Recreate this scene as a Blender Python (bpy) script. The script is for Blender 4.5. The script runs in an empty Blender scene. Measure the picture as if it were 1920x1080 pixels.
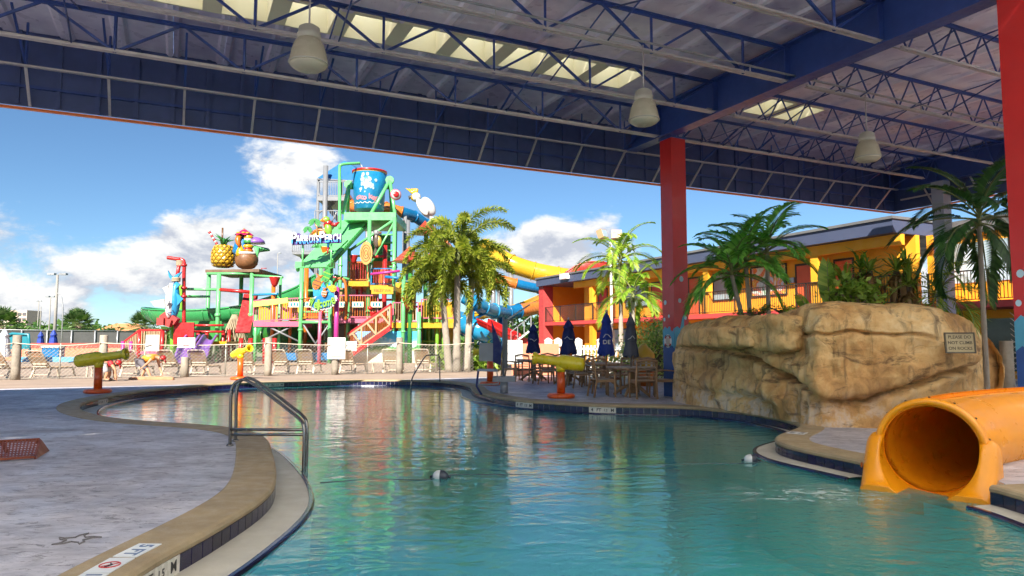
import bpy, bmesh, math, random
from math import sin, cos, pi, radians, atan2, sqrt
from mathutils import Vector, Matrix, noise
from mathutils.geometry import tessellate_polygon
random.seed(7)
SC = bpy.context.scene
COL = SC.collection
# ------------------------------------------------------------------ camera
FPX = 1307.0; HOR = 101.0; EYE = 1.4
TILT = math.atan(HOR / FPX)
cam_data = bpy.data.cameras.new('camera'); cam = bpy.data.objects.new('camera', cam_data); COL.objects.link(cam)
cam.location = (0, 0, EYE); cam.rotation_euler = (pi / 2 + TILT, 0, 0)
cam_data.sensor_width = 36; cam_data.lens = 36 * FPX / 1920; cam_data.clip_start = .05; cam_data.clip_end = 4000
SC.camera = cam
# ------------------------------------------------------------------ light
FR = radians(25.7)                       # heading of the pavilion's axes against the view
UX, UY = -sin(FR), cos(FR); VX, VY = cos(FR), sin(FR)
SUN_EL = radians(38); SUN_OFF = radians(37)
SUN_STRENGTH, SKY_STRENGTH, EXPOSURE = 3.3, 0.05, 2.03
_d = (UX * cos(SUN_OFF) + VX * sin(SUN_OFF), UY * cos(SUN_OFF) + VY * sin(SUN_OFF))   # the way the sunlight travels
sun_dir = Vector((-_d[0] * cos(SUN_EL), -_d[1] * cos(SUN_EL), sin(SUN_EL)))
sd = bpy.data.lights.new('sun', 'SUN'); sd.energy = SUN_STRENGTH; sd.angle = radians(.53); sd.color = (1, .93, .82)
sun = bpy.data.objects.new('sun', sd); COL.objects.link(sun); sun.rotation_euler = sun_dir.to_track_quat('Z', 'Y').to_euler(); sun.location = (0, -20, 40)
SC.view_settings.view_transform = 'Standard'; SC.view_settings.look = 'None'; SC.view_settings.gamma = 1
SC.view_settings.exposure = EXPOSURE; SC.view_settings.use_curve_mapping = False
SC.render.engine = 'CYCLES'; SC.cycles.use_denoising = True
SC.cycles.max_bounces = 7; SC.cycles.diffuse_bounces = 4; SC.cycles.glossy_bounces = 3; SC.cycles.transmission_bounces = 4
SC.cycles.transparent_max_bounces = 16; SC.cycles.caustics_reflective = False; SC.cycles.caustics_refractive = False
SC.cycles.sample_clamp_indirect = 8; SC.cycles.adaptive_threshold = .03

class NT:                                 # terse node-tree writer
    def __init__(s, tree): s.t = tree; s.n = tree.nodes; s.l = tree.links
    def __call__(s, kind, props=None, **ins):
        nd = s.n.new(kind)
        for k, v in (props or {}).items(): setattr(nd, k, v)
        for k, v in ins.items():
            key = int(k[1:]) if k[0] == '_' and k[1:].isdigit() else k.replace('_', ' ')
            if isinstance(v, bpy.types.NodeSocket): s.l.new(v, nd.inputs[key])
            else: nd.inputs[key].default_value = v
        return nd
    def math(s, op, a, b=0.0, clamp=False):
        return s('ShaderNodeMath', {'operation': op, 'use_clamp': clamp}, _0=a, _1=b).outputs[0]
    def vec(s, op, a, b=(0, 0, 0)):
        return s('ShaderNodeVectorMath', {'operation': op}, _0=a, _1=b).outputs
    def mix(s, f, a, b, typ='MIX'):
        return s('ShaderNodeMix', {'data_type': 'RGBA', 'blend_type': typ}, _0=f, _6=a, _7=b).outputs[2]
    def rng(s, x, a, b, c=0.0, d=1.0):
        return s('ShaderNodeMapRange', {'interpolation_type': 'SMOOTHSTEP'}, _0=x, _1=a, _2=b, _3=c, _4=d).outputs[0]
    def ramp(s, f, stops):
        nd = s('ShaderNodeValToRGB', _0=f); e = nd.color_ramp.elements
        while len(e) < len(stops): e.new(.5)
        for i, (p, c) in enumerate(stops): e[i].position = p; e[i].color = (*c, 1)
        return nd.outputs[0]
    def noise(s, vec, scale, detail=4, rough=.55, dist=0.0):
        return s('ShaderNodeTexNoise', Vector=vec, Scale=scale, Detail=detail, Roughness=rough, Distortion=dist).outputs[0]

# sky: Nishita daylight with cumulus drawn by noise in (azimuth, elevation)
wd = bpy.data.worlds.new('World'); SC.world = wd; wd.use_nodes = True
wd.node_tree.nodes.clear(); N = NT(wd.node_tree)
sky = N('ShaderNodeTexSky', {'sky_type': 'NISHITA', 'sun_disc': False, 'sun_elevation': SUN_EL, 'sun_rotation': atan2(sun_dir.x, sun_dir.y),
                             'altitude': 1200, 'air_density': 1.0, 'dust_density': .25, 'ozone_density': 3.0}).outputs[0]
dr = N('ShaderNodeTexCoord').outputs['Generated']
sp = N('ShaderNodeSeparateXYZ', _0=dr).outputs
az = N.math('ARCTAN2', sp[0], sp[1]); el = N.math('ARCSINE', sp[2])
def cloud_noise(e2):
    cv = N('ShaderNodeCombineXYZ', _0=az, _1=N.math('MULTIPLY', e2, 1.7), _2=3.7).outputs[0]
    return N.math('ADD', N.math('MULTIPLY', N.noise(cv, 3.2, 1, .5), .5), N.math('MULTIPLY', N.noise(cv, 9.5, 6, .62, .2), .5))
n0 = cloud_noise(el); n1 = cloud_noise(N.math('ADD', el, .02))
low = N.rng(el, 0.0, .30, .125, -.05)              # more cloud towards the horizon
d0 = N.math('ADD', n0, low); slope = 0.0
# the cumulus heads that stand over the water park: (azimuth, elevation, radius, weight)
for a, b, r, w in ((-.30, .255, .075, .30), (-.46, .135, .07, .145), (-.66, .10, .10, .11), (-.33, .125, .045, .09), (.055, .13, .08, .22), (-.55, .24, .11, -.2), (-.08, .22, .1, -.14), (.3, .2, .14, -.14), (-.18, .12, .08, -.08)):
    dx = N.math('MULTIPLY', N.math('SUBTRACT', az, a), .62); dy = N.math('SUBTRACT', el, b)
    q = N.math('MULTIPLY_ADD', dx, dx); q.node.inputs[2].default_value = 0; N.l.new(N.math('MULTIPLY', dy, dy), q.node.inputs[2])
    g = N.math('MULTIPLY', N.math('POWER', 2.718, N.math('MULTIPLY', q, -1.6 / (r * r))), w)
    d0 = N.math('ADD', d0, g)
mask = N.rng(d0, .585, .69)
lit = N.math('ADD', .70, N.math('MULTIPLY', N.math('SUBTRACT', n0, n1), 5.0), True)
lit = N.math('SUBTRACT', N.math('MAXIMUM', lit, .45), N.rng(d0, .66, .92, 0.0, .18), True)
ccol = N.ramp(lit, [(0.0, (.09, .103, .13)), (.45, (.147, .158, .183)), (.75, (.23, .233, .237)), (1.0, (.275, .275, .27))])
skyc = N.mix(1.0, sky, (SKY_STRENGTH * .50, SKY_STRENGTH * .625, SKY_STRENGTH * .69, 1), 'MULTIPLY')
mixc = N.mix(mask, skyc, ccol)
bg = N('ShaderNodeBackground', Color=mixc, Strength=1.0)
N.l.new(bg.outputs[0], N('ShaderNodeOutputWorld').inputs[0])
wd.cycles.sampling_method = 'MANUAL'; wd.cycles.sample_map_resolution = 512

# ------------------------------------------------------------------ helpers
def ray(px, py):
    a = (px - 960) / FPX; b = (540 - py) / FPX
    return Vector((a, cos(TILT) - b * sin(TILT), sin(TILT) + b * cos(TILT)))
def G(px, py, z=0.0):                     # a photo measurement turned into a point at height z
    r = ray(px, py); t = (z - EYE) / r.z; return Vector((r.x * t, r.y * t, z))
def P(px, py, Y):                         # ... or into a point at distance Y
    r = ray(px, py); t = Y / r.y; return Vector((r.x * t, Y, EYE + r.z * t))
def UV(u, v, z=0.0): return Vector((UX * u + VX * v, UY * u + VY * v, z))
def col(h):                               # '#rrggbb' to linear
    h = h.lstrip('#'); o = []
    for i in (0, 2, 4):
        c = int(h[i:i + 2], 16) / 255; o.append(c / 12.92 if c <= .04045 else ((c + .055) / 1.055) ** 2.4)
    return tuple(o)
MATS = {}
def mat(name, c, rough=.5, metal=0.0, var=.14, scale=2.0, bump=0.0, bscale=30.0, spec=.5, coat=0.0, c2=None, trans=0.0, wear=0.0, rnd=.5):
    if name in MATS: return MATS[name]
    if isinstance(c, str): c = col(c)
    if isinstance(c2, str): c2 = col(c2)
    m = bpy.data.materials.new(name); m.use_nodes = True; m.node_tree.nodes.clear(); n = NT(m.node_tree)
    tc = n('ShaderNodeTexCoord').outputs['Object']; oi = n('ShaderNodeObjectInfo').outputs['Random']
    a = n.noise(tc, scale, 5, .6)
    f = n.math('ADD', n.math('MULTIPLY', n.math('SUBTRACT', a, .5), 1.6), n.math('MULTIPLY', n.math('SUBTRACT', oi, .5), rnd))
    f = n.math('ADD', f, .5, True)
    lo = tuple(x * (1 - var) for x in c) + (1,); hi = tuple(min(1, x * (1 + var)) for x in (c2 or c)) + (1,)
    cc = n.mix(f, lo, hi)
    if wear:
        w = n.rng(n.noise(tc, scale * 4, 8, .7), .60, .72, 0.0, wear)
        cc = n.mix(w, cc, (.16, .13, .10, 1))
    b = n('ShaderNodeBsdfPrincipled', Base_Color=cc, Metallic=metal, Roughness=rough)
    b.inputs['Specular IOR Level'].default_value = spec
    if coat: b.inputs['Coat Weight'].default_value = coat; b.inputs['Coat Roughness'].default_value = .08
    r2 = n.rng(n.noise(tc, scale * 3, 4), .3, .7, max(.02, rough * .75), min(1, rough * 1.25)); n.l.new(r2, b.inputs['Roughness'])
    if bump:
        bp = n('ShaderNodeBump', Strength=bump, Distance=.02, Height=n.noise(tc, bscale, 6, .65)); n.l.new(bp.outputs[0], b.inputs['Normal'])
    out = b.outputs[0]
    if trans:
        tr = n('ShaderNodeBsdfTranslucent', Color=cc).outputs[0]
        out = n('ShaderNodeMixShader', _0=trans, _1=out, _2=tr).outputs[0]
    n.l.new(out, n('ShaderNodeOutputMaterial').inputs[0]); MATS[name] = m; return m
def leafmat(name, c1, c2, c3, trans=.35, rough=.45):
    if name in MATS: return MATS[name]
    c1, c2, c3 = [col(c) if isinstance(c, str) else c for c in (c1, c2, c3)]
    m = bpy.data.materials.new(name); m.use_nodes = True; m.node_tree.nodes.clear(); n = NT(m.node_tree)
    isl = n('ShaderNodeNewGeometry').outputs['Random Per Island']; tc = n('ShaderNodeTexCoord').outputs['Object']
    f = n.math('ADD', n.math('MULTIPLY', isl, .55), n.math('MULTIPLY', n.noise(tc, 1.3, 3), .6), True)
    cc = n.ramp(f, [(.15, c1), (.5, c2), (.85, c3)])
    b = n('ShaderNodeBsdfPrincipled', Base_Color=cc, Roughness=rough).outputs[0]
    tr = n('ShaderNodeBsdfTranslucent', Color=n.mix(1.0, cc, (1.0, 1.15, .55, 1), 'MULTIPLY')).outputs[0]
    n.l.new(n('ShaderNodeMixShader', _0=trans, _1=b, _2=tr).outputs[0], n('ShaderNodeOutputMaterial').inputs[0]); MATS[name] = m; return m

def frame_of(d, up=Vector((0, 0, 1))):
    d = d.normalized(); x = up.cross(d)
    if x.length < 1e-4: x = Vector((1, 0, 0)).cross(d)
    x.normalize(); return x, d.cross(x), d
WM = {}                                   # world matrix of every object made here
class MB:
    def __init__(s): s.v = []; s.f = []; s.sm = []
    def add(s, vs, fs, smooth=False):
        o = len(s.v); s.v += [Vector(v) for v in vs]; s.f += [tuple(i + o for i in f) for f in fs]; s.sm += [smooth] * len(fs); return s
    def box(s, c, d, m=None, bev=0.0):
        c = Vector(c); x, y, z = d[0] / 2, d[1] / 2, d[2] / 2
        vs = [Vector((i * x, j * y, k * z)) for k in (-1, 1) for j in (-1, 1) for i in (-1, 1)]
        if m is not None: vs = [m @ v for v in vs]
        return s.add([c + v for v in vs], [(0, 2, 3, 1), (4, 5, 7, 6), (0, 1, 5, 4), (2, 6, 7, 3), (0, 4, 6, 2), (1, 3, 7, 5)])
    def beam(s, a, b, w, h, up=Vector((0, 0, 1))):
        a = Vector(a); b = Vector(b); x, y, _ = frame_of(b - a, up); x = x * (w / 2); y = y * (h / 2)
        vs = [a - x - y, a + x - y, a + x + y, a - x + y, b - x - y, b + x - y, b + x + y, b - x + y]
        return s.add(vs, [(3, 2, 1, 0), (4, 5, 6, 7), (0, 1, 5, 4), (1, 2, 6, 5), (2, 3, 7, 6), (3, 0, 4, 7)])
    def tube(s, a, b, r, r2=None, n=8, caps=True): return s.path([a, b], [r, r if r2 is None else r2], n, caps)
    def path(s, pts, rad, n=8, caps=True, closed=False, smooth=True, squash=None):
        pts = [Vector(p) for p in pts]; k = len(pts)
        if not isinstance(rad, (list, tuple)): rad = [rad] * k
        vs = []; x = None
        for i, p in enumerate(pts):
            if closed: d = pts[(i + 1) % k] - pts[i - 1]
            else: d = pts[min(i + 1, k - 1)] - pts[max(i - 1, 0)]
            if d.length < 1e-7: d = Vector((0, 0, 1))
            d.normalize()
            if x is None: x = frame_of(d)[0]
            else:
                x = x - d * x.dot(d)
                x = x.normalized() if x.length > 1e-5 else frame_of(d)[0]
            y = d.cross(x)
            for j in range(n):
                t = 2 * pi * j / n; ry = rad[i] * (squash or 1); vs.append(p + x * (rad[i] * cos(t)) + y * (ry * sin(t)))
        fs = []
        for i in range(k if closed else k - 1):
            for j in range(n):
                a = i * n + j; b = i * n + (j + 1) % n; i2 = (i + 1) % k; c = i2 * n + (j + 1) % n; d = i2 * n + j
                fs.append((a, b, c, d))
        s.add(vs, fs, smooth)
        if caps and not closed:
            o = len(s.v) - len(vs); s.f.append(tuple(o + j for j in range(n - 1, -1, -1))); s.f.append(tuple(o + (k - 1) * n + j for j in range(n))); s.sm += [False, False]
        return s
    def lathe(s, prof, n=16, m=None, caps=True, smooth=True):
        vs = [Vector((r * cos(2 * pi * j / n), r * sin(2 * pi * j / n), z)) for r, z in prof for j in range(n)]
        if m is not None: vs = [m @ v for v in vs]
        fs = [(i * n + j, i * n + (j + 1) % n, (i + 1) * n + (j + 1) % n, (i + 1) * n + j) for i in range(len(prof) - 1) for j in range(n)]
        s.add(vs, fs, smooth)
        if caps:
            o = len(s.v) - len(vs); k = len(prof) - 1
            s.f.append(tuple(o + j for j in range(n - 1, -1, -1))); s.f.append(tuple(o + k * n + j for j in range(n))); s.sm += [False, False]
        return s
    def ell(s, c, r, m=None, nu=14, nv=9):
        prof = [(max(1e-4, sin(pi * i / (nv - 1))), -cos(pi * i / (nv - 1))) for i in range(nv)]
        mm = Matrix.Translation(Vector(c)) @ (m.to_4x4() if m is not None else Matrix.Identity(4)) @ Matrix.Diagonal((r[0], r[1], r[2], 1))
        return s.lathe(prof, nu, mm, False)
    def prism(s, poly, t, m):             # 2-D outline in the x,y plane of m, thickness t along +z
        k = len(poly); vs = [m @ Vector((p[0], p[1], 0)) for p in poly] + [m @ Vector((p[0], p[1], t)) for p in poly]
        return s.add(vs, [tuple(range(k - 1, -1, -1)), tuple(range(k, 2 * k))] + [(i, (i + 1) % k, k + (i + 1) % k, k + i) for i in range(k)])
    def sheet(s, loops, z):               # flat polygon with holes
        ls = [[Vector((p[0], p[1], 0)) for p in l] for l in loops]; flat = [p for l in ls for p in l]
        tri = tessellate_polygon(ls); fs = []
        for t in tri:
            a, b, c = (flat[i] for i in t)
            fs.append(t if (b - a).cross(c - a).z > 0 else (t[0], t[2], t[1]))
        return s.add([(p.x, p.y, z) for p in flat], fs)
    def mesh(s, name, m):
        me = bpy.data.meshes.new(name); me.from_pydata([tuple(v) for v in s.v], [], s.f)
        me.polygons.foreach_set('use_smooth', s.sm); me.materials.append(m); me.update(); return me
    def build(s, name, m, parent=None, world=False, **kw):
        if parent is not None and world:
            inv = WM[parent.name].inverted(); s.v = [inv @ v for v in s.v]
        o = bpy.data.objects.new(name, s.mesh(name, m)); COL.objects.link(o)
        WM[o.name] = Matrix.Identity(4)
        if parent is not None: o.parent = parent; WM[o.name] = WM[parent.name].copy()
        return tag(o, **kw)
def tag(o, label=None, cat=None, group=None, kind=None):
    for k, v in (('label', label), ('category', cat), ('group', group), ('kind', kind)):
        if v: o[k] = v
    return o
def thing(name, loc=(0, 0, 0), rz=0.0, label=None, cat=None, group=None, kind=None, m=None):
    o = bpy.data.objects.new(name, None); COL.objects.link(o); o.empty_display_size = .2
    M_ = m if m is not None else Matrix.Translation(Vector(loc)) @ Matrix.Rotation(rz, 4, 'Z')
    o.matrix_world = M_; o.matrix_basis = M_; WM[o.name] = M_.copy(); return tag(o, label, cat, group, kind)
def inst(name, me, parent, m, world=False, **kw):     # a piece that shares its mesh
    o = bpy.data.objects.new(name, me); COL.objects.link(o); o.parent = parent
    L = (WM[parent.name].inverted() @ m) if world else m
    o.matrix_basis = L; WM[o.name] = WM[parent.name] @ L; return tag(o, **kw)
KIDS = {}
def copy_tree(o, m=None, parent=None):
    c = o.copy(); COL.objects.link(c); c.parent = parent
    if m is not None: c.matrix_basis = m
    WM[c.name] = (WM[parent.name] if parent else Matrix.Identity(4)) @ c.matrix_basis
    for ch in [x for x in bpy.data.objects if x.parent == o]: copy_tree(ch, None, c)
    return c
def TR(loc, rz=0.0, s=1.0): return Matrix.Translation(Vector(loc)) @ Matrix.Rotation(rz, 4, 'Z') @ Matrix.Scale(s, 4)
def basis(o, x, y, z):                    # matrix with the given axes
    m = Matrix.Identity(4)
    for i, a in enumerate((x, y, z)):
        a = Vector(a)
        for r in range(3): m[r][i] = a[r]
    for r in range(3): m[r][3] = o[r]
    return m
def crom(pts, per=6, closed=False):       # Catmull-Rom through tuples of any length
    k = len(pts); out = []
    for i in range(k if closed else k - 1):
        g = lambda j: pts[j % k] if closed else pts[max(0, min(k - 1, j))]
        a, b, c, d = g(i - 1), g(i), g(i + 1), g(i + 2)
        for j in range(per):
            t = j / per; out.append(tuple(.5 * (2 * q + (r - p) * t + (2 * p - 5 * q + 4 * r - s_) * t * t + (3 * q - p - 3 * r + s_) * t ** 3) for p, q, r, s_ in zip(a, b, c, d)))
    if not closed: out.append(tuple(pts[-1]))
    return out
def resample(pts, step, closed=False):
    pts = [Vector(p) for p in pts]
    if closed: pts = pts + [pts[0]]
    L = [0.0]
    for a, b in zip(pts, pts[1:]): L.append(L[-1] + (Vector(b[:2]) - Vector(a[:2])).length)
    n = max(2, round(L[-1] / step)); out = []; j = 0
    for i in range(n if closed else n + 1):
        t = L[-1] * i / n
        while j < len(L) - 2 and L[j + 1] < t: j += 1
        q = (t - L[j]) / max(1e-9, L[j + 1] - L[j]); out.append(pts[j].lerp(pts[j + 1], q))
    return out
def text_mesh(s, size, ext, m, name='lettering', bold=0.0, align='CENTER'):
    cu = bpy.data.curves.new(name, 'FONT'); cu.body = s; cu.size = size; cu.extrude = ext; cu.offset = bold
    cu.align_x = align; cu.align_y = 'CENTER'; cu.resolution_u = 3
    o = bpy.data.objects.new(name, cu); COL.objects.link(o); bpy.context.view_layer.update()
    me = bpy.data.meshes.new_from_object(o.evaluated_get(bpy.context.evaluated_depsgraph_get()))
    me.name = name; bpy.data.objects.remove(o); bpy.data.curves.remove(cu); me.materials.clear(); me.materials.append(m); return me
def fit(s, w, h, m, parent, mtx, ext=.01, world=False, name='lettering', bold=0.0):   # lettering stretched to a measured width and height
    me = text_mesh(s, 1.0, ext, m, name, bold); xs = [v.co.x for v in me.vertices]; ys = [v.co.y for v in me.vertices]
    sx, sy = w / (max(xs) - min(xs)), h / (max(ys) - min(ys)); cx, cy = (max(xs) + min(xs)) / 2, (max(ys) + min(ys)) / 2
    for v in me.vertices: v.co.x = (v.co.x - cx) * sx; v.co.y = (v.co.y - cy) * sy
    return inst(name, me, parent, mtx, world)
def write(s, size, m, parent, mtx, ext=.004, world=False, name='lettering', bold=0.0, sx=1.0):
    return inst(name, text_mesh(s, size, ext, m, name, bold), parent, mtx @ Matrix.Diagonal((sx, 1, 1, 1)), world)
# ------------------------------------------------------------------ setting: ground, deck, pool
def deck_material():
    m = bpy.data.materials.new('stamped_concrete'); m.use_nodes = True; m.node_tree.nodes.clear(); n = NT(m.node_tree)
    tc = n('ShaderNodeTexCoord').outputs['Object']
    st = n.vec('MULTIPLY', tc, (.75, 1.25, 1))[0]
    a = n.noise(st, .5, 5, .6, .4); b = n.noise(st, 3.6, 8, .72, .6); c = n.noise(st, 24, 4, .7)
    f = n.math('ADD', n.math('MULTIPLY', a, .45), n.math('MULTIPLY', b, .55))
    cc = n.ramp(f, [(.32, (.21, .20, .22)), (.45, (.37, .35, .38)), (.55, (.52, .49, .52)), (.70, (.70, .66, .67))])
    pit = n.rng(n.noise(n.vec('MULTIPLY', tc, (.5, 1.1, 1))[0], 11, 9, .75, .8), .54, .63, 0.0, .7)
    cc = n.mix(pit, cc, (.13, .12, .125, 1))
    rg = n.rng(n.noise(tc, 1.4, 6, .65, .5), .38, .62, .38, .72)
    h = n.math('ADD', n.math('MULTIPLY', b, .6), n.math('ADD', n.math('MULTIPLY', c, .25), n.math('MULTIPLY', pit, -.5)))
    bp = n('ShaderNodeBump', Strength=.6, Distance=.014, Height=h).outputs[0]
    s = n('ShaderNodeBsdfPrincipled', Base_Color=cc, Roughness=rg, Normal=bp)
    n.l.new(s.outputs[0], n('ShaderNodeOutputMaterial').inputs[0]); return m
def water_material():
    m = bpy.data.materials.new('pool_water'); m.use_nodes = True; m.node_tree.nodes.clear(); n = NT(m.node_tree)
    tc = n('ShaderNodeTexCoord').outputs['Object']
    w1 = n.noise(n.vec('MULTIPLY', tc, (.7, 1.3, 1))[0], 1.7, 3, .5, .8); w2 = n.noise(n.vec('MULTIPLY', tc, (.9, 1.5, 1))[0], 5.5, 3, .55, .5); w3 = n.noise(tc, 17, 2, .5)
    # rougher water in front of the slide's mouth
    dd = n.vec('DISTANCE', n.vec('MULTIPLY', tc, (1.0, 1.25, 1))[0], (3.0, 7.6, -.2))[1]
    near = n.rng(dd, .4, 3.2, 1.0, 0.0)
    h = n.math('ADD', n.math('MULTIPLY', w1, .55), n.math('MULTIPLY', w2, n.math('ADD', .13, n.math('MULTIPLY', near, .35))))
    h = n.math('ADD', h, n.math('MULTIPLY', w3, n.math('ADD', .014, n.math('MULTIPLY', near, .10))))
    bp = n('ShaderNodeBump', Strength=1.0, Distance=.03, Height=h).outputs[0]
    gl = n('ShaderNodeBsdfGlossy', Roughness=.015, Normal=bp, Color=(1, 1, 1, 1)).outputs[0]
    tr = n('ShaderNodeBsdfTransparent', Color=(.62, .95, .93, 1)).outputs[0]
    tr = n('ShaderNodeMixShader', _0=.34, _1=tr, _2=n('ShaderNodeBsdfDiffuse', Color=(.045, .43, .42, 1)).outputs[0]).outputs[0]   # cloudy pool water
    fr = n('ShaderNodeFresnel', IOR=1.52, Normal=bp).outputs[0]
    out = n('ShaderNodeMixShader', _0=fr, _1=tr, _2=gl).outputs[0]
    # foam kicked up by the slide
    d2 = n.vec('DISTANCE', n.vec('MULTIPLY', tc, (.75, 1.9, 1))[0], (2.45, 14.2, -.2))[1]
    foam = n.math('MULTIPLY', n.rng(d2, .05, 1.35, 1.0, 0.0), n.rng(n.noise(n.vec('MULTIPLY', tc, (.7, 1.6, 1))[0], 8, 8, .75, .8), .50, .68, 0.0, 1.0))
    foam = n.math('MULTIPLY', foam, .75)
    fo = n('ShaderNodeBsdfDiffuse', Color=(.8, .86, .86, 1)).outputs[0]
    out = n('ShaderNodeMixShader', _0=foam, _1=out, _2=fo).outputs[0]
    n.l.new(out, n('ShaderNodeOutputMaterial').inputs[0]); return m
M_deck = deck_material(); M_water = water_material()
M_cop = mat('coping_concrete', (.33, .245, .14), .7, var=.28, scale=2.5, bump=.35, bscale=60, wear=.35)
M_gut = mat('gutter_concrete', (.50, .46, .38), .55, var=.15, scale=2, bump=.2, bscale=50)
M_tile = mat('navy_tile', (.010, .009, .040), .2, var=.35, scale=1.5, rnd=1.4, coat=.1)
M_wtile = mat('marker_tile', (.62, .58, .50), .3, var=.08)
M_black = mat('black_paint', (.02, .02, .022), .4, var=.05)
M_plaster = mat('pool_plaster', (.52, .88, .84), .7, var=.06, scale=.6)
M_grout = mat('pale_grout', (.42, .40, .38), .8)
M_sandy = mat('sand_ground', (.30, .27, .20), .9, var=.25, scale=.05, c2=(.16, .20, .09))

PX = [(244, 1080, .40), (301, 1043, .40), (367, 1009, .40), (432, 972, .39), (481, 941.5, .38), (509, 917, .37), (517, 893, .36), (515, 868, .33), (509, 844, .26), (500, 822, .14),
      (470, 808, .05), (428, 801, .04), (375, 796, .04), (285, 790.5, .04), (212, 783.5, .06), (180, 777, .2), (157, 770, .34), (149, 763, .36), (157, 754.5, .33), (190, 746, .2), (244, 736.5, .08), (326, 727, .04), (448, 718, .04), (640, 713, .04), (760, 713, .04),
      (820, 715, .05), (860, 719, .12), (880, 724, .3), (889, 733, .32), (918, 741.5, .2), (973, 750, .05), (1030, 754, .04), (1115, 759, .04), (1260, 762, .04), (1330, 766, .04), (1395, 773, .05), (1455, 783, .1), (1490, 792, .14), (1499, 800, .16),
      (1480, 808, .22), (1456, 817, .28), (1456, 827, .3), (1489, 838, .3), (1551, 851, .28), (1621, 865, .27), (1720, 884, .26), (1827, 905.5, .26), (1920, 929, .26)]
ctrl = []
for px, py, w in PX:
    g = G(px, py); ctrl.append((g.x, g.y, w))
ctrl += [(4.55, 4.8, .26), (4.2, 3.2, .2), (3.0, 2.6, .2), (0.5, 2.5, .2), (-1.4, 2.6, .25), (-2.2, 3.2, .35)]
OUT = [Vector(p) for p in resample(crom(ctrl, 8, True), .152, True)]
for _ in range(2): OUT = [(OUT[i - 1] + OUT[i] * 2 + OUT[(i + 1) % len(OUT)]) / 4 for i in range(len(OUT))]
if sum(a.x * b.y - b.x * a.y for a, b in zip(OUT, OUT[1:] + OUT[:1])) < 0: OUT.reverse()
KO = len(OUT)
TAN = []; NRM = []
for i in range(KO):
    t = OUT[(i + 1) % KO] - OUT[i - 1]; t = Vector((t.x, t.y, 0)).normalized(); TAN.append(t); NRM.append(Vector((t.y, -t.x, 0)))
def offs(d, z):
    r = [Vector((p.x, p.y, z)) + n * (d if not callable(d) else d(p)) for p, n in zip(OUT, NRM)]
    for _ in range(int(abs(d if not callable(d) else 0) * 30)): r = [(r[i - 1] + r[i] * 2 + r[(i + 1) % KO]) / 4 for i in range(KO)]
    return r
def strip(mb, rows, smooth=False):
    k = len(rows[0]); mb.add([p for r in rows for p in r], [(i * k + j, i * k + (j + 1) % k, (i + 1) * k + (j + 1) % k, (i + 1) * k + j) for i in range(len(rows) - 1) for j in range(k) if j not in NOTCH], smooth)
# the slide's mouth sits in a notch of the pool edge
SLC = P(1745, 842, 7.75); SLAX = Vector((.66, .74, .02)).normalized(); SLS = Vector((SLAX.y, -SLAX.x, 0)).normalized(); SLR = .475
NOTCH = set()
for i, p in enumerate(OUT):
    d = Vector((p.x - SLC.x, p.y - SLC.y, 0)); lat = d.dot(SLS) - .0
    if abs(lat) < SLR + .13 and d.length < 2.5: NOTCH.add(i)
def notched(pts):
    ks = sorted(NOTCH); a, b = ks[0] - 1, ks[-1] + 1; fw = Vector((SLAX.x, SLAX.y, 0)).normalized()
    s0 = SLC + SLS * (SLR - .03) * (1 if (pts[a] - SLC).dot(SLS) > 0 else -1); s1 = SLC + SLS * (SLR - .03) * (1 if (pts[b] - SLC).dot(SLS) > 0 else -1)
    return pts[:a + 1] + [s0 + fw * .12, s0 + fw * 3.6, s1 + fw * 3.6, s1 + fw * .12] + pts[b:]
DECKB = [UV(-30, -60), UV(-30, 45), UV(62, 45), UV(62, -60)]
MB().sheet([[p[:2] for p in DECKB], [p[:2] for p in notched(offs(.16, 0))]], 0).build('pool_deck', M_deck, kind='structure')
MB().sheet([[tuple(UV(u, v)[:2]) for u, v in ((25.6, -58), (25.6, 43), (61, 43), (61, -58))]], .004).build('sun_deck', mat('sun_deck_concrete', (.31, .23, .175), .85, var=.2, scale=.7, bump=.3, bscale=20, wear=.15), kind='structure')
BIG = [(-1500, -400), (1500, -400), (1500, 2600), (-1500, 2600)]
inn = [UV(-29, -59), UV(-29, 44), UV(61, 44), UV(61, -59)]
MB().sheet([BIG, [p[:2] for p in inn]], -.03).build('ground', M_sandy, kind='structure')
mb = MB(); strip(mb, [offs(.43, -.03), offs(.43, .006), offs(.41, .012), offs(.035, .012), offs(.01, .004), offs(-.008, -.02), offs(-.006, -.045), offs(.004, -.055), offs(.06, -.058)], False)
mb.build('coping', M_cop, kind='structure')
ZW = -.195
wall = MB(); strip(wall, [offs(.004, -.05), offs(.004, -.3)]); _n, NOTCH = NOTCH, set(); strip(wall, [offs(.004, -.3), offs(.004, -1.5)]); NOTCH = _n; pool_wall = wall.build('pool_wall', M_grout, kind='structure')
MB().sheet([[p[:2] for p in offs(.02, 0)]], -1.45).build('pool_floor', M_plaster, kind='structure')
mb = MB(); strip(mb, [offs(.003, -.172), offs(lambda p: -p.z, -.178), offs(lambda p: -p.z - .001, -.24)]); gut = mb.build('gutter', M_gut, kind='structure')
_n, NOTCH = NOTCH, set(); mb = MB(); strip(mb, [offs(lambda p: -p.z - .002, -.25), offs(lambda p: -p.z * .9, -1.46)]); NOTCH = _n; mb.build('pool_side', M_plaster, kind='structure')
MB().sheet([[p[:2] for p in offs(.002, 0)]], ZW).build('water', M_water, kind='structure')
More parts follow.
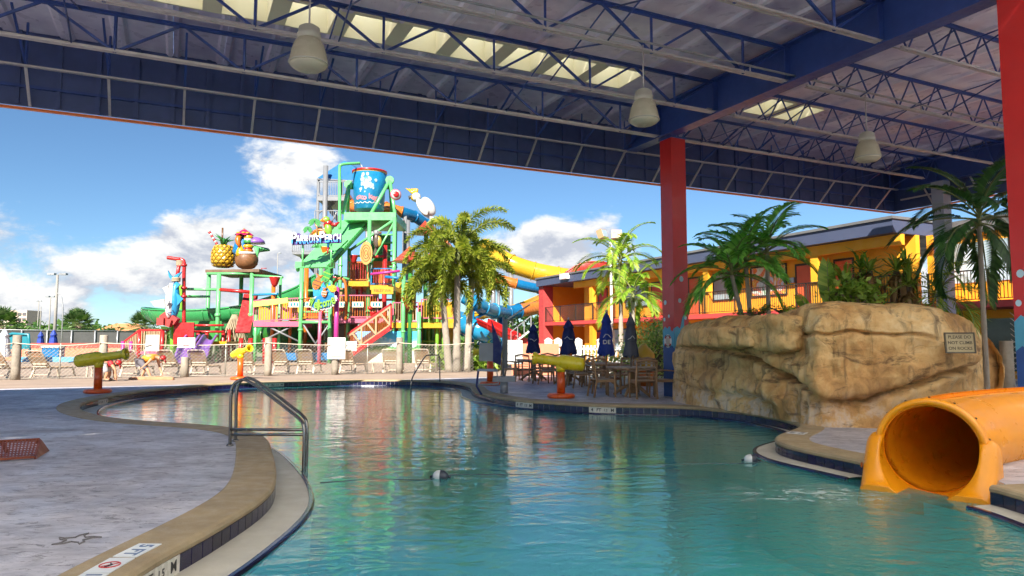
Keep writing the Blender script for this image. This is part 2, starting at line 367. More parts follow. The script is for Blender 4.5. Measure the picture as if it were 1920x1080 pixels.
# wall tiles, lettered depth tiles, gutter trim
def project(p):
    d = p - Vector((0, 0, EYE)); de = d.y * cos(TILT) + d.z * sin(TILT)
    if de < .1: return (-9999, 0, de)
    return (960 + FPX * d.x / de, 540 - FPX * (-d.y * sin(TILT) + d.z * cos(TILT)) / de, de)
tile_me = MB().box((0, 0, .004), (.143, .120, .008)).mesh('tile', M_tile)
wtile_me = MB().box((0, 0, .005), (.150, .124, .010)).mesh('tile', M_wtile)
trim_me = MB().add([(x, y, z) for x in (-.07, .07) for y, z in ((-.03, -.03), (.018, -.03), (.026, -.008), (.02, .012), (.006, .02), (-.03, .02))], [(5, 4, 3, 2, 1, 0), (6, 7, 8, 9, 10, 11)] + [(i, (i + 1) % 6, 6 + (i + 1) % 6, 6 + i) for i in range(6)]).mesh('trim_tile', M_tile)
marks = [(205, 744, ['3 FT', '8 IN', '1.1', 'M']), (518, 716, ['3', 'FT', '3', 'IN', '1.0', 'M']), (993, 752, ['4', 'FT', '1.2', 'M']), (1143, 761, ['4', 'FT', '1.2', 'M']), (1457, 823, ['1.2', 'M']), (318, 1034, ['5', 'FT', '1.5', 'M'])]
lettered = {}
for px, py, ws in marks:
    g = G(px, py); i0 = min(range(KO), key=lambda i: (OUT[i].xy - g.xy).length)
    for j, w in enumerate(ws): lettered[(i0 + len(ws) // 2 - j) % KO] = w
cand = []
rest = MB(); trest = MB()
for i in range(KO):
    if i in NOTCH: continue
    p = (OUT[i] + OUT[(i + 1) % KO]) / 2; t = (OUT[(i + 1) % KO] - OUT[i]); t.z = 0; t.normalize(); n = Vector((t.y, -t.x, 0))
    m = basis(Vector((p.x, p.y, -.114)) + n * .004, -t, (0, 0, 1), -n)
    q = project(Vector((p.x, p.y, -.1))); vis = -50 < q[0] < 1970 and q[1] < 1130 and (-n).dot(-Vector((p.x, p.y, 0))) > 0
    cand.append((0 if vis else 1, q[2], i, m))
    w = (OUT[i].z + OUT[(i + 1) % KO].z) / 2
    ea = OUT[i] - NRM[i] * OUT[i].z; eb = OUT[(i + 1) % KO] - NRM[(i + 1) % KO] * OUT[(i + 1) % KO].z
    ea = Vector((ea.x, ea.y, -.19)); eb = Vector((eb.x, eb.y, -.19)); et = (eb - ea); el_ = et.length; et.normalize()
    tm = basis((ea + eb) / 2, et, Vector((-et.y, et.x, 0)), (0, 0, 1)) @ Matrix.Diagonal(((el_ - .003) / .14, 1, 1, 1))
    if vis and 0 < q[2] < 9.5 and w > .1: inst('trim_tile', trim_me, gut, tm)
    else: trest.add([tm @ v.co for v in trim_me.vertices], [tuple(f.vertices) for f in trim_me.polygons])
trest.build('trim_edge', M_tile, gut, kind='stuff')
cand.sort(key=lambda c: c[:2])
for k, (_, _, i, m) in enumerate(cand):
    if i in lettered:
        o = inst('depth_tile', wtile_me, pool_wall, m, label='cream tile with black depth lettering')
        write(lettered[i], .105 if len(lettered[i]) < 3 else .075, M_black, o, Matrix.Translation((0, 0, .0105)), .001, bold=.002, sx=.95)
    elif k < 295: inst('tile', tile_me, pool_wall, m)
    else: rest.add([m @ v.co for v in tile_me.vertices], [tuple(f.vertices) for f in tile_me.polygons])
rest.build('tile_band', M_tile, pool_wall, kind='stuff')
# depth plates set into the coping at the near edge
M_blue_ink = mat('marker_ink', (.10, .16, .28), .5); M_red_ink = mat('red_ink', (.5, .03, .03), .5)
i0 = min(range(KO), key=lambda i: (OUT[i].xy - G(272, 1062).xy).length)
for k, s in enumerate(('5 FT', '', '1.5 M')):
    i = (i0 + (k - 1) * 2) % KO; p = Vector((OUT[i].x, OUT[i].y, .0125)) + NRM[i] * .20
    pl = thing('depth_plate', m=basis(p, TAN[i], -NRM[i], (0, 0, 1)))
    MB().box((0, 0, .003), (.29, .16, .006)).build('plate', mat('plate_white', (.72, .72, .70), .4), pl)
    if s: write(s, .13, M_blue_ink, pl, Matrix.Translation((0, 0, .0065)) , .0008, bold=.003)
    else:
        b = MB(); b.path([(.058 * cos(a), .058 * sin(a), .007) for a in [2 * pi * j / 20 for j in range(20)]], .005, 5, closed=True); b.beam((-.04, .04, .0075), (.04, -.04, .0075), .01, .003); b.build('no_diving_ring', M_red_ink, pl)
        b = MB(); b.path([(-.03, -.01, .007), (0, .012, .007), (.03, .0, .007)], .006, 5); b.ell((.036, -.006, .008), (.01, .01, .003)); b.build('diver_mark', M_black, pl)
    tag(pl, ('white coping plate reading 5 FT beside the diver symbol', 'white coping plate with crossed out diver symbol', 'white coping plate reading 1.5 M, nearest the camera')[k], 'depth plate', 'depth plates on the near coping')
g = G(1463, 806); i = min(range(KO), key=lambda i: (OUT[i].xy - G(1470, 812).xy).length)
p = Vector((OUT[i].x, OUT[i].y, .0125)) + NRM[i] * .2
pl = thing('depth_plate', m=basis(p, TAN[i], -NRM[i], (0, 0, 1)), label='small white depth plate on the curved coping before the rock', cat='depth plate')
MB().box((0, 0, .003), (.26, .26, .006)).build('plate', MATS['plate_white'], pl)
write('4 FT', .10, M_black, pl, Matrix.Translation((0, .06, .0065)), .0008, bold=.002); write('1.2 M', .10, M_black, pl, Matrix.Translation((0, -.07, .0065)), .0008, bold=.002)
# starfish pressed into the concrete, and a puddle
c = G(143, 1012); sf = MB()
for k in range(5):
    a = .35 + 2 * pi * k / 5; tip = Vector((cos(a), sin(a), 0)) * .155; s1 = Vector((cos(a + .62), sin(a + .62), 0)) * .06; s0 = Vector((cos(a - .62), sin(a - .62), 0)) * .06
    bend = Vector((-sin(a), cos(a), 0)) * .02
    sf.path([c + s0 + Vector((0, 0, .004)), c + (s0 + tip) / 2 + bend + Vector((0, 0, .004)), c + tip + Vector((0, 0, .004)), c + (s1 + tip) / 2 + bend + Vector((0, 0, .004)), c + s1 + Vector((0, 0, .004))], .006, 5)
sf.build('starfish_imprint', mat('imprint_dark', (.17, .155, .15), .8), label='dark starfish outline pressed into the near deck concrete', cat='imprint')

# ------------------------------------------------------------------ the pavilion over the pool
M_navy = mat('navy_steel', (.03, .065, .25), .38, var=.25, scale=3, wear=.12)
M_navy_l = mat('navy_angle', (.46, .43, .44), .4, metal=.1, var=.2, scale=5)
M_liner = mat('roof_liner', (.58, .49, .76), .34, var=.32, scale=.9, c2=(.82, .71, .84), bump=.15, bscale=3)
M_cream = mat('skylight_well', (.78, .72, .50), .6, var=.06)
M_fascia = mat('fascia_inner', (.045, .07, .19), .5, var=.25)
M_orange = mat('orange_trim', (.75, .16, .03), .4)
M_red = mat('column_red', (.50, .018, .016), .38, var=.10, scale=2, coat=.15, bump=.04, bscale=90)
M_cblue = mat('column_blue', (.025, .075, .26), .42, var=.2, scale=3)
M_aqua = mat('aqua_paint', (.08, .33, .48), .45, var=.12); M_pale = mat('bubble_paint', (.42, .60, .68), .45)
pav = thing('pavilion', UV(14.3, 11.2), 0, 'navy steel pavilion roof with trusses, skylights and red columns over the pool', 'pavilion')
UF, VR, ZB, ZT, ZR = 16.80, 23.75, 6.82, 7.57, 7.69
U0, V0, VG, VG2 = -26.0, -16.0, 11.47, 23.05  # roof carried far out of view so its translucent sheets light the interior
SKY = [(13.02, 14.08), (4.6, 5.65), (-3.8, -2.7)]
SKV = [(-5.2, 10.7), (13.3, 16.6)]
# roof sheets: strips along the fall of the roof, split where the skylights are
def rib(u0, u1, w):
    b = MB(); k = [(-w / 2 + .004, 0), (-w / 2 + .10, 0), (-w / 2 + .15, .05), (w / 2 - .15, .05), (w / 2 - .10, 0), (w / 2 - .004, 0)]
    vs = [(v, u, z) for u in (u0, u1) for v, z in k] + [(v, u, z + .06) for u in (u0, u1) for v, z in k]
    n = 6; fs = [(i, n + i, n + i + 1, i + 1) for i in range(n - 1)] + [(2 * n + i, 2 * n + i + 1, 3 * n + i + 1, 3 * n + i) for i in range(n - 1)]
    fs += [(0, 2 * n, 3 * n, n), (n - 1, 2 * n - 1, 4 * n - 1, 3 * n - 1)] + [(i, i + 1, 2 * n + i + 1, 2 * n + i) for i in range(n - 1)] + [(n + i, 3 * n + i, 3 * n + i + 1, n + i + 1) for i in range(n - 1)]
    return b.add(vs, fs)
ends = [U0, SKY[2][0], SKY[2][1], SKY[1][0], SKY[1][1], SKY[0][0], SKY[0][1], UF - .02]
SW = 1.0; FRM = Matrix.Rotation(FR, 4, 'Z')
M_added_trans = mat('added_translucent_sheet', (.93, .93, .90), .4, var=.03, trans=.94)  # added unseen roof sheets, translucent so sunlight brightens the interior
def thin(u0, u1, w): return MB().add([(-w / 2, u0, 0), (-w / 4, u0, 0), (-w / 4 + .05, u0, .05), (w / 4, u0, .05), (w / 2, u0, 0), (-w / 2, u1, 0), (-w / 4, u1, 0), (-w / 4 + .05, u1, .05), (w / 4, u1, .05), (w / 2, u1, 0)], [(i, 5 + i, 6 + i, 1 + i) for i in range(4)])
meshes = [(rib if b > 4.6 else thin)(a + .003, b - .003, SW).mesh('roof_sheet', M_liner if b > 4.6 else M_added_trans) for a, b in zip(ends, ends[1:])]
v = VR - SW / 2
while v > V0:
    for k, me in enumerate(meshes):
        band = k % 2 == 1
        if band and any(VR - math.floor((VR - a) / SW) * SW < v < VR - math.ceil((VR - b) / SW) * SW for a, b in SKV): continue
        inst('roof_sheet', me, pav, FRM @ Matrix.Translation((v, 0, ZR)), True)
    v -= SW
M_pane = mat('skylight_pane', (.86, .90, .92), .3, var=.04, trans=.9)
for (ua, ub) in SKY:
    for (va, vb) in SKV:
        va = VR - math.floor((VR - va) / SW) * SW; vb = VR - math.ceil((VR - vb) / SW) * SW
        b = MB(); h = .62
        for uu, s in ((ua, -1), (ub, 1)): b.beam(UV(uu + s * .02, va, ZR + h / 2), UV(uu + s * .02, vb, ZR + h / 2), .04, h)
        k = max(1, round((vb - va) / 1.15))
        for j in range(k + 1):
            vv = va + (vb - va) * j / k; wdt = .05 if j in (0, k) else .34; b.box(UV((ua + ub) / 2, vv, ZR + h / 2 + .004), (wdt, ub - ua, h), Matrix.Rotation(FR, 3, 'Z'))
        w = b.build('skylight_well', M_cream, pav, True)
        for j in range(k):
            vv = va + (vb - va) * (j + .5) / k
            hv = (vb - va) / k / 2; MB().add([UV(ua - .04, vv - hv, ZR + h + .02), UV(ub + .04, vv - hv, ZR + h + .02), UV(ub + .04, vv, ZR + h + .07), UV(ua - .04, vv, ZR + h + .07), UV(ub + .04, vv + hv, ZR + h + .02), UV(ua - .04, vv + hv, ZR + h + .02)], [(0, 1, 2, 3), (3, 2, 4, 5)]).build('pane', M_pane, w, True)
# girders (I-sections along u)
for vg in (VG, VG2, V0 + .6, -6.0):
    g = MB(); a, e = U0, 16.0
    for z, w, h in ((ZB - .02, .34, .045), (ZT + .06, .34, .045)): g.beam(UV(a, vg, z), UV(e, vg, z), w, h)
    g.beam(UV(a, vg, (ZB + ZT) / 2 + .02), UV(e, vg, (ZB + ZT) / 2 + .02), .03, ZT - ZB + .03)
    gi = g.build('girder', M_navy, pav, True)
    for k in range(8):
        uu = 14.67 - 2.168 * k; MB().box(UV(uu, vg, (ZB + ZT) / 2 + .02), (.30, .02, ZT - ZB), Matrix.Rotation(FR, 3, 'Z')).build('stiffener', M_navy, gi, True)
# joists: chords and web bars
def web(v0, v1, pitch, vert):
    r = []; k = max(1, round((v1 - v0) / pitch)); p = (v1 - v0) / k
    for j in range(k):
        a = v0 + j * p
        r += [((a, ZT), (a + p / 2, ZB)), ((a + p / 2, ZB), (a + p, ZT))]
        if vert: r += [((a + p / 2, ZB), (a + p / 2, ZT))]
    return r
bulk = MB(); bars = []
for k in range(13):
    u = 14.67 - 2.168 * k
    for bay, (v0, v1) in enumerate(((V0, VG - .17), (VG + .17, VG2 - .17))):
        j = thing('joist', UV(u, (v0 + v1) / 2, ZB)); j.parent = pav; j.matrix_basis = WM[pav.name].inverted() @ WM[j.name]
        w = .13 if bay == 0 else .10
        for z, nm, mm in ((ZT, 'top_chord', M_navy), (ZB, 'bottom_chord', M_navy_l)):
            b = MB()
            for s in (-1, 1):
                va, vb = (v0, v1) if nm == 'top_chord' else (v0 + .3, v1 + (.12 if bay == 0 else -.6))
                b.beam(UV(u + s * w * .3, va, z), UV(u + s * w * .3, vb, z), w * .42, .018); b.beam(UV(u + s * w * .12, va, z + (.03 if z == ZB else -.03)), UV(u + s * w * .12, vb, z + (.03 if z == ZB else -.03)), .014, .05)
            b.build(nm, mm, j, True)
        for (va, za), (vb, zb) in web(v0, v1 if bay == 0 else v1, 2.3 if bay == 0 else .92, bay == 0):
            a = UV(u, va, za); e = UV(u, vb, zb); th = .045 if bay == 0 else .026
            q = project((a + e) / 2); vis = -40 < q[0] < 1960 and q[1] > -60 and q[2] > 1
            if vis: bars.append((q[2], j, a, e, th))
            else: bulk.beam(a, e, th, th)
bars.sort(key=lambda t: t[0])
for k, (_, j, a, e, th) in enumerate(bars):
    if k < 295: MB().beam(a, e, th, th).build('web_bar', M_navy, j, True)
    else: bulk.beam(a, e, th, th)
bulk.build('truss_web', M_navy, pav, True, kind='stuff')
# bridging rods between joists
for vv in (-6.2, -1.9, 2.5, 6.9, 13.6, 16.5, 19.4):
    for k in range(4):
        ua, ub = 14.67 - 2.168 * k, 14.67 - 2.168 * (k + 1)
        MB().tube(UV(ua, vv, ZB + .04), UV(ub, vv, ZT - .05), .017, n=5).build('bridging_rod', M_navy, pav, True)
        if vv < 12: MB().tube(UV(ub, vv + .12, ZB + .04), UV(ua, vv + .12, ZT - .05), .017, n=5).build('bridging_rod', M_navy, pav, True)
for vv in (12.8, 15.3, 17.8, 20.3): MB().tube(UV(-8, vv, ZB + .03), UV(16.1, vv, ZB + .03), .014, n=5).build('tie_rod', M_navy, pav, True)
# conduit and sprinkler pipe hung under the joists
for k, off in ((1, .16), (2, -.15), (3, .18)):
    u = 14.67 - 2.168 * k + off; MB().tube(UV(u, -8, ZB + .10), UV(u, 22.8, ZB + .10), .022 if k == 2 else .013, n=6).build('conduit', mat('conduit_grey', (.30, .29, .31), .5), pav, True)
for vv in (-1.0, 4.6, 10.2, 15.5):
    MB().tube(UV(14.67 - 2.168 * 2 - .15, vv, ZB + .10), UV(14.67 - 2.168 * 2 - .15, vv, ZB - .04), .014, n=6).build('sprinkler', M_navy_l, pav, True); MB().box(UV(14.67 - 2.168 + .16, vv + 1.1, ZB + .10), (.14, .14, .08), Matrix.Rotation(FR, 3, 'Z')).build('junction_box', mat('conduit_grey', 0), pav, True)
# fascia with its outriggers
b = MB(); b.beam(UV(UF, V0, 7.078), UV(UF, VR, 7.078), .05, 1.78); 
fa = b.build('fascia', M_fascia, pav, True)
MB().beam(UV(UF, V0, 6.134), UV(UF, VR + .03, 6.134), .07, .05).build('fascia_trim', M_orange, fa, True)
b = MB(); b.beam(UV(U0, VR, 7.078), UV(UF - .03, VR, 7.078), .05, 1.78); fb = b.build('fascia', M_fascia, pav, True)
MB().beam(UV(U0, VR, 6.134), UV(UF - .04, VR, 6.134), .07, .05).build('fascia_trim', M_orange, fb, True)
frib = MB().box((0, 0, 0), (.09, .05, 1.74)).mesh('fascia_rib', M_fascia)
v = VR - .6
while v > -12: inst('fascia_rib', frib, fa, FRM @ Matrix.Translation((v, UF - .05, 7.078)), True); v -= 1.417 / 2
MB().beam(UV(UF - .06, V0, 6.583), UV(UF - .06, VR - .1, 6.583), .06, .06).build('fascia_girt', M_navy, fa, True)
MB().beam(UV(16.15, V0, ZB - .01), UV(16.15, VG2, ZB - .01), .09, .035).build('eave_angle', M_navy_l, pav, True)
MB().beam(UV(U0, VR - .55, 6.459), UV(16.15, VR - .55, 6.459), .05, .05).build('eave_angle', M_navy_l, pav, True)
v = -9.92
while v < VG2 + .5:
    MB().beam(UV(16.15, v, ZB - .03), UV(UF - .03, v, 6.190), .05, .035).build('eave_brace', M_navy_l, pav, True)
    MB().beam(UV(16.16, v, ZB), UV(16.16, v, ZR), .035, .035).build('hanger', M_navy, pav, True)
    MB().beam(UV(14.67, v, ZB + .6), UV(16.16, v, ZB + .02), .04, .04).build('outrigger', M_navy, pav, True)
    v += 1.417
for k in range(8):
    u = 15.3 - 1.6 * k; MB().beam(UV(u, VG2 + .1, ZB), UV(u, VR - .04, 6.201), .05, .035).build('eave_brace', M_navy_l, pav, True)
# columns
def column(u, v, s, painted, label):
    c = UV(u, v); R3 = Matrix.Rotation(FR, 3, 'Z'); zt = ZB - .045
    zb = 1.62 if painted else 0
    o = MB().box((c.x, c.y, (zb + zt) / 2), (s, s, zt - zb), R3).build('column', M_red if painted else mat('column_grey', (.30, .33, .42), .5), pav, True, label=label)
    if not painted: return
    MB().box((c.x, c.y, zb / 2), (s, s, zb), R3).build('painted_base', M_cblue, o, True)
    MB().box((c.x, c.y, zt - .03), (s + .06, s + .06, .04), R3).build('cap_plate', M_navy, o, True)
    rnd = random.Random(int(u * 10))
    for side in (0, 1):                  # the two faces that look at the pool: towards -v and towards -u
        nrm = (Vector((-VX, -VY, 0)), Vector((-UX, -UY, 0)))[side]; right = nrm.cross(Vector((0, 0, -1)))
        right = Vector((0, 0, 1)).cross(nrm)
        f = lambda a, z, e=.003: Vector((c.x, c.y, 0)) + nrm * (s / 2 + e) + right * a + Vector((0, 0, z))
        # painted wave: a crest that runs round the column
        top = [(-s / 2, 1.70 + .05 * side), (-s * .3, 1.80), (-s * .1, 1.74), (s * .06, 1.80 + .22 * side), (s * .2, 1.90 + .25 * side - .12 * (1 - side)), (s * .16, 1.72), (s * .34, 1.66), (s / 2, 1.76)]
        low = [(s / 2, 1.22), (s * .3, 1.30), (0, 1.24), (-s * .3, 1.34), (-s / 2, 1.26)]
        mtx = basis(f(0, 0), right, (0, 0, 1), nrm)
        MB().prism(top + low, .003, mtx).build('painted_wave', M_aqua, o, True)
        spots = ((-.12, 2.42, .062), (.03, 2.06, .045), (-.17, 1.98, .05)) if side == 0 else ((.02, 3.02, .075), (-.05, 2.46, .06), (.14, 2.02, .05), (.12, .98, .045))
        for a, z, r in spots:
            MB().prism([(r * cos(2 * pi * j / 16) * .85, r * sin(2 * pi * j / 16)) for j in range(16)], .004, basis(f(a * s / .5, z), right, (0, 0, 1), nrm)).build('painted_bubble', M_pale, o, True)
    # life-ring warning badge on the face towards the pool
    side = 0 if u > 10 else 1
    nrm = (Vector((-VX, -VY, 0)), Vector((-UX, -UY, 0)))[side]; right = Vector((0, 0, 1)).cross(nrm)
    mt = basis(Vector((c.x, c.y, 1.42 if side == 0 else 1.5)) + nrm * (s / 2 + .008) + right * (-.02 if side == 0 else 0), right, (0, 0, 1), nrm)
    bd = MB().prism([(.15 * cos(2 * pi * j / 24), .17 * sin(2 * pi * j / 24)) for j in range(24)], .006, mt).build('warning_badge', mat('badge_white', (.75, .73, .70), .4), o, True)
    for k in range(4):
        a0 = pi / 4 + k * pi / 2; arc = [a0 - .28 + .56 * j / 4 for j in range(5)]
        MB().prism([(.148 * cos(a), .168 * sin(a)) for a in arc] + [(.095 * cos(a), .11 * sin(a)) for a in reversed(arc)], .004, mt @ Matrix.Translation((0, 0, .006))).build('red_band', M_red_ink, bd, True)
    MB().prism([(.088 * cos(2 * pi * j / 16), .10 * sin(2 * pi * j / 16)) for j in range(16)], .003, mt @ Matrix.Translation((0, 0, .006))).build('badge_centre', mat('badge_centre', (.55, .42, .33), .5), bd, True)
    write('SLIPPERY', .052, M_black, bd, mt @ Matrix.Translation((0, .128, .0105)), .0006, True, bold=.002)
    write('WHEN WET', .05, M_black, bd, mt @ Matrix.Translation((0, -.128, .0105)), .0006, True, bold=.002)
column(14.5, 11.70, .465, True, 'red column with blue wave base beside the dining terrace')
column(5.95, 11.60, .465, True, 'nearer red column with blue wave base beside the yellow slide')
column(14.6, VG2, .4, False, 'pale grey column behind the palm at the pavilion corner')
# ------------------------------------------------------------------ motel block
def ubox(mb, u0, u1, v0, v1, z0, z1):
    vs = [UV(u, v, z) for z in (z0, z1) for v in (v0, v1) for u in (u0, u1)]
    return mb.add(vs, [(0, 2, 3, 1), (4, 5, 7, 6), (0, 1, 5, 4), (2, 6, 7, 3), (0, 4, 6, 2), (1, 3, 7, 5)])
def u_at(px, v):
    k = (px - 960) / FPX; return v * (VX - k * VY) / (k * UY - UX)
def brick_material():
    m = bpy.data.materials.new('painted_brick'); m.use_nodes = True; m.node_tree.nodes.clear(); n = NT(m.node_tree)
    tc = n('ShaderNodeTexCoord').outputs['Object']; s = n('ShaderNodeSeparateXYZ', _0=tc).outputs
    uv = n('ShaderNodeCombineXYZ', _0=n.math('ADD', s[0], s[1]), _1=s[2], _2=0.0).outputs[0]
    b = n('ShaderNodeTexBrick', Vector=uv, Color1=(.52, .055, .05, 1), Color2=(.42, .04, .04, 1), Mortar=(.36, .06, .055, 1), Scale=3.2)
    bp = n('ShaderNodeBump', Strength=.6, Distance=.02, Height=b.outputs['Fac']); bp.invert = True
    p = n('ShaderNodeBsdfPrincipled', Base_Color=b.outputs['Color'], Roughness=.7, Normal=bp.outputs[0])
    n.l.new(p.outputs[0], n('ShaderNodeOutputMaterial').inputs[0]); return m
M_ochre = mat('ochre_stucco', (.74, .28, .012), .75, var=.10, scale=.6, bump=.12, bscale=40)
M_yell = mat('yellow_stucco', (.82, .36, .018), .75, var=.10, scale=.6, bump=.12, bscale=40)
M_slabred = mat('slab_red', (.50, .055, .05), .6, var=.12)
M_rooff = mat('fascia_grey', (.055, .068, .12), .55, var=.12, scale=.5)
M_roofcap = mat('roof_cap', (.12, .12, .12), .6, var=.2)
M_door = mat('door_orange', (.62, .10, .03), .45, var=.12)
M_doorred = mat('door_red', (.55, .045, .02), .45, var=.1)
M_dark = mat('dark_brown_metal', (.035, .022, .016), .45, var=.2)
M_brick = brick_material()
M_white = mat('white_paint', (.62, .61, .59), .45, var=.06)
M_grey = mat('grey_steel', (.33, .34, .35), .4, metal=.4, var=.15)
def poster_material():
    m = bpy.data.materials.new('printed_curtain'); m.use_nodes = True; m.node_tree.nodes.clear(); n = NT(m.node_tree)
    tc = n('ShaderNodeTexCoord').outputs['Object']
    f = n.noise(tc, 1.6, 5, .65, 1.2)
    c = n.ramp(f, [(.3, (.05, .22, .06)), (.42, (.62, .68, .62)), (.5, (.70, .12, .05)), (.58, (.75, .45, .04)), (.66, (.70, .72, .68)), (.78, (.08, .30, .40))])
    p = n('ShaderNodeBsdfPrincipled', Base_Color=c, Roughness=.12); n.l.new(p.outputs[0], n('ShaderNodeOutputMaterial').inputs[0]); return m
M_glass = mat('window_glass', (.30, .38, .42), .06, var=.2, scale=.4, spec=.8)
M_poster = poster_material()
VF, VW = 25.6, 26.65
mot = thing('motel', UV(33, 28), 0, 'two storey orange motel with red slab, brown railings and grey roof band', 'motel')
UA, UB = 18.0, 47.4; UREC = u_at(1108, 27.2)
b = MB(); ubox(b, UA, UREC, VW, VW + .25, 0, 2.64); ubox(b, UREC, UB, 29.4, 29.6, 0, 2.64); ubox(b, UREC - .25, UREC, VW + .25, 29.4, 0, 2.64); b.build('wall', M_ochre, mot, True)
b = MB(); ubox(b, UA, UREC, VW, VW + .25, 2.91, 5.69); ubox(b, UREC, UB, 29.4, 29.6, 2.91, 5.69); ubox(b, UREC - .25, UREC, VW + .25, 29.4, 2.91, 5.69); b.build('wall', M_yell, mot, True)
b = MB(); ubox(b, UA + .02, UREC, VF + .15, VF + .42, 5.25, 5.69); b.build('lintel', M_yell, mot, True)
b = MB(); ubox(b, UA - .4, UB, VF, 30, 2.65, 2.90); b.build('balcony_slab', M_slabred, mot, True)
b = MB(); ubox(b, UA, UB + .8, VF - .3, 34, 5.70, 6.25); b.build('roof', M_rooff, mot, True)
b = MB(); ubox(b, UA - .06, UB + .86, VF - .38, 34.1, 6.251, 6.36); b.build('roof_cap', M_roofcap, mot, True)
b = MB(); ubox(b, UB, UB + .75, VF - .1, VF + .75, 0, 5.69); b.build('brick_pier', M_brick, mot, True)
b = MB(); ubox(b, UB + .05, UB + .3, VF + .76, 29.7, 0, 2.64); b.build('end_wall', M_ochre, mot, True); b = MB(); ubox(b, UB + .05, UB + .3, VF + .76, 29.7, 2.91, 5.69); b.build('end_wall', M_yell, mot, True)
for px in (1113, 1330, 1536):
    u = u_at(px, VF + .35)
    b = MB(); ubox(b, u - .2, u + .2, VF + .12, VF + .45, 0, 2.645); b.build('pier', M_ochre, mot, True)
    b = MB(); ubox(b, u - .2, u + .2, VF + .13, VF + .44, 2.91, 5.24); b.build('pier', M_yell, mot, True)
def door(px0, px1, z0, mm, wm):
    a, c = sorted((u_at(px0, VW), u_at(px1, VW)))
    if c - a > 1.3: a = c - 1.1
    d = MB(); ubox(d, a, c, VW - .03, VW + .02, z0 + .02, z0 + 2.1); o = d.build('door', mm, mot, True)
    f = MB(); ubox(f, a - .08, a - .005, VW - .05, VW + .01, z0 + .01, z0 + 2.2); ubox(f, c + .005, c + .08, VW - .05, VW + .01, z0 + .01, z0 + 2.2); ubox(f, a - .005, c + .005, VW - .05, VW + .01, z0 + 2.105, z0 + 2.2); f.build('frame', M_dark, o, True)
    MB().ell(UV(a + .1, VW - .07, z0 + 1.0), (.04, .04, .04), nu=8, nv=6).build('handle', M_grey, o, True)
for p0, p1, mm in ((1124, 1139, M_doorred), (1224, 1243, M_doorred), (1294, 1312, M_door), (1497, 1541, M_door), (1570, 1602, M_door)): door(p0, p1, 2.9, mm, 0)
for p0, p1 in ((1120, 1140), (1300, 1330)): door(p0, p1, 0, M_doorred, 0)
def window(px0, px1, z0, z1, mm):
    a, c = sorted((u_at(px0, VW), u_at(px1, VW)))
    w = MB(); ubox(w, a, c, VW - .02, VW + .02, z0, z1); o = w.build('window', mm, mot, True)
    f = MB(); ubox(f, a - .08, a - .004, VW - .06, VW - .003, z0 - .08, z1 + .08); ubox(f, c + .004, c + .08, VW - .06, VW - .003, z0 - .08, z1 + .08); ubox(f, a - .004, c + .004, VW - .06, VW - .003, z1 + .004, z1 + .08); ubox(f, a - .004, c + .004, VW - .06, VW - .003, z0 - .08, z0 - .004); f.build('frame', M_dark, o, True)
    s = MB(); ubox(s, (a + c) / 2 - .02, (a + c) / 2 + .02, VW - .045, VW - .022, z0, z1); s.build('mullion', M_grey, o, True)
window(1412, 1476, 3.75, 5.15, M_poster); window(1175, 1215, 3.7, 5.05, M_glass); window(1340, 1385, 3.7, 5.05, M_glass); window(1150, 1190, .9, 2.2, M_glass); window(1232, 1246, .9, 2.2, M_glass)
def railing(u0, u1, v, z, h=1.15):
    r = MB(); L = abs(u1 - u0); k = int(L / .125)
    for j in range(k + 1):
        u = u0 + (u1 - u0) * j / k; r.beam(UV(u, v, z + .08), UV(u, v, z + h - .03), .02, .02)
    o = MB().beam(UV(u0, v, z + h), UV(u1, v, z + h), .06, .05).build('railing', M_dark, mot, True)
    r.build('balusters', M_dark, o, True, kind='stuff')
    MB().beam(UV(u0, v, z + .07), UV(u1, v, z + .07), .04, .03).build('bottom_rail', M_dark, o, True)
    n = max(1, round(L / 2.2)); pm = MB().box((0, 0, 0), (.06, .06, h)).mesh('railing_post', M_dark)
    for j in range(n + 1): inst('railing_post', pm, o, Matrix.Translation(UV(u0 + (u1 - u0) * j / n, v, z + h / 2 + .02)) @ FRM, True)
railing(UA + .1, UB - .05, VF + .07, 2.9)
# wall fittings
for u in (u_at(1055, 29.4),): MB().box(UV(u, 29.3, 4.55), (.35, .35, .75), Matrix.Rotation(FR, 3, 'Z')).build('fire_cabinet', M_red, mot, True)
MB().box(UV(43.5, VF - .45, 6.12), (.35, .9, .4), Matrix.Rotation(FR, 3, 'Z')).build('wall_light', M_white, mot, True)
MB().box(UV(u_at(1068, 29.3), 29.2, 2.25), (.4, 1.0, .45), Matrix.Rotation(FR, 3, 'Z')).build('air_conditioner', mat('ac_grey', (.42, .45, .40), .5), mot, True)
MB().box(UV(u_at(1487, VW - .05), VW - .06, 4.35), (.08, .3, .25), Matrix.Rotation(FR, 3, 'Z')).build('room_plate', M_grey, mot, True)
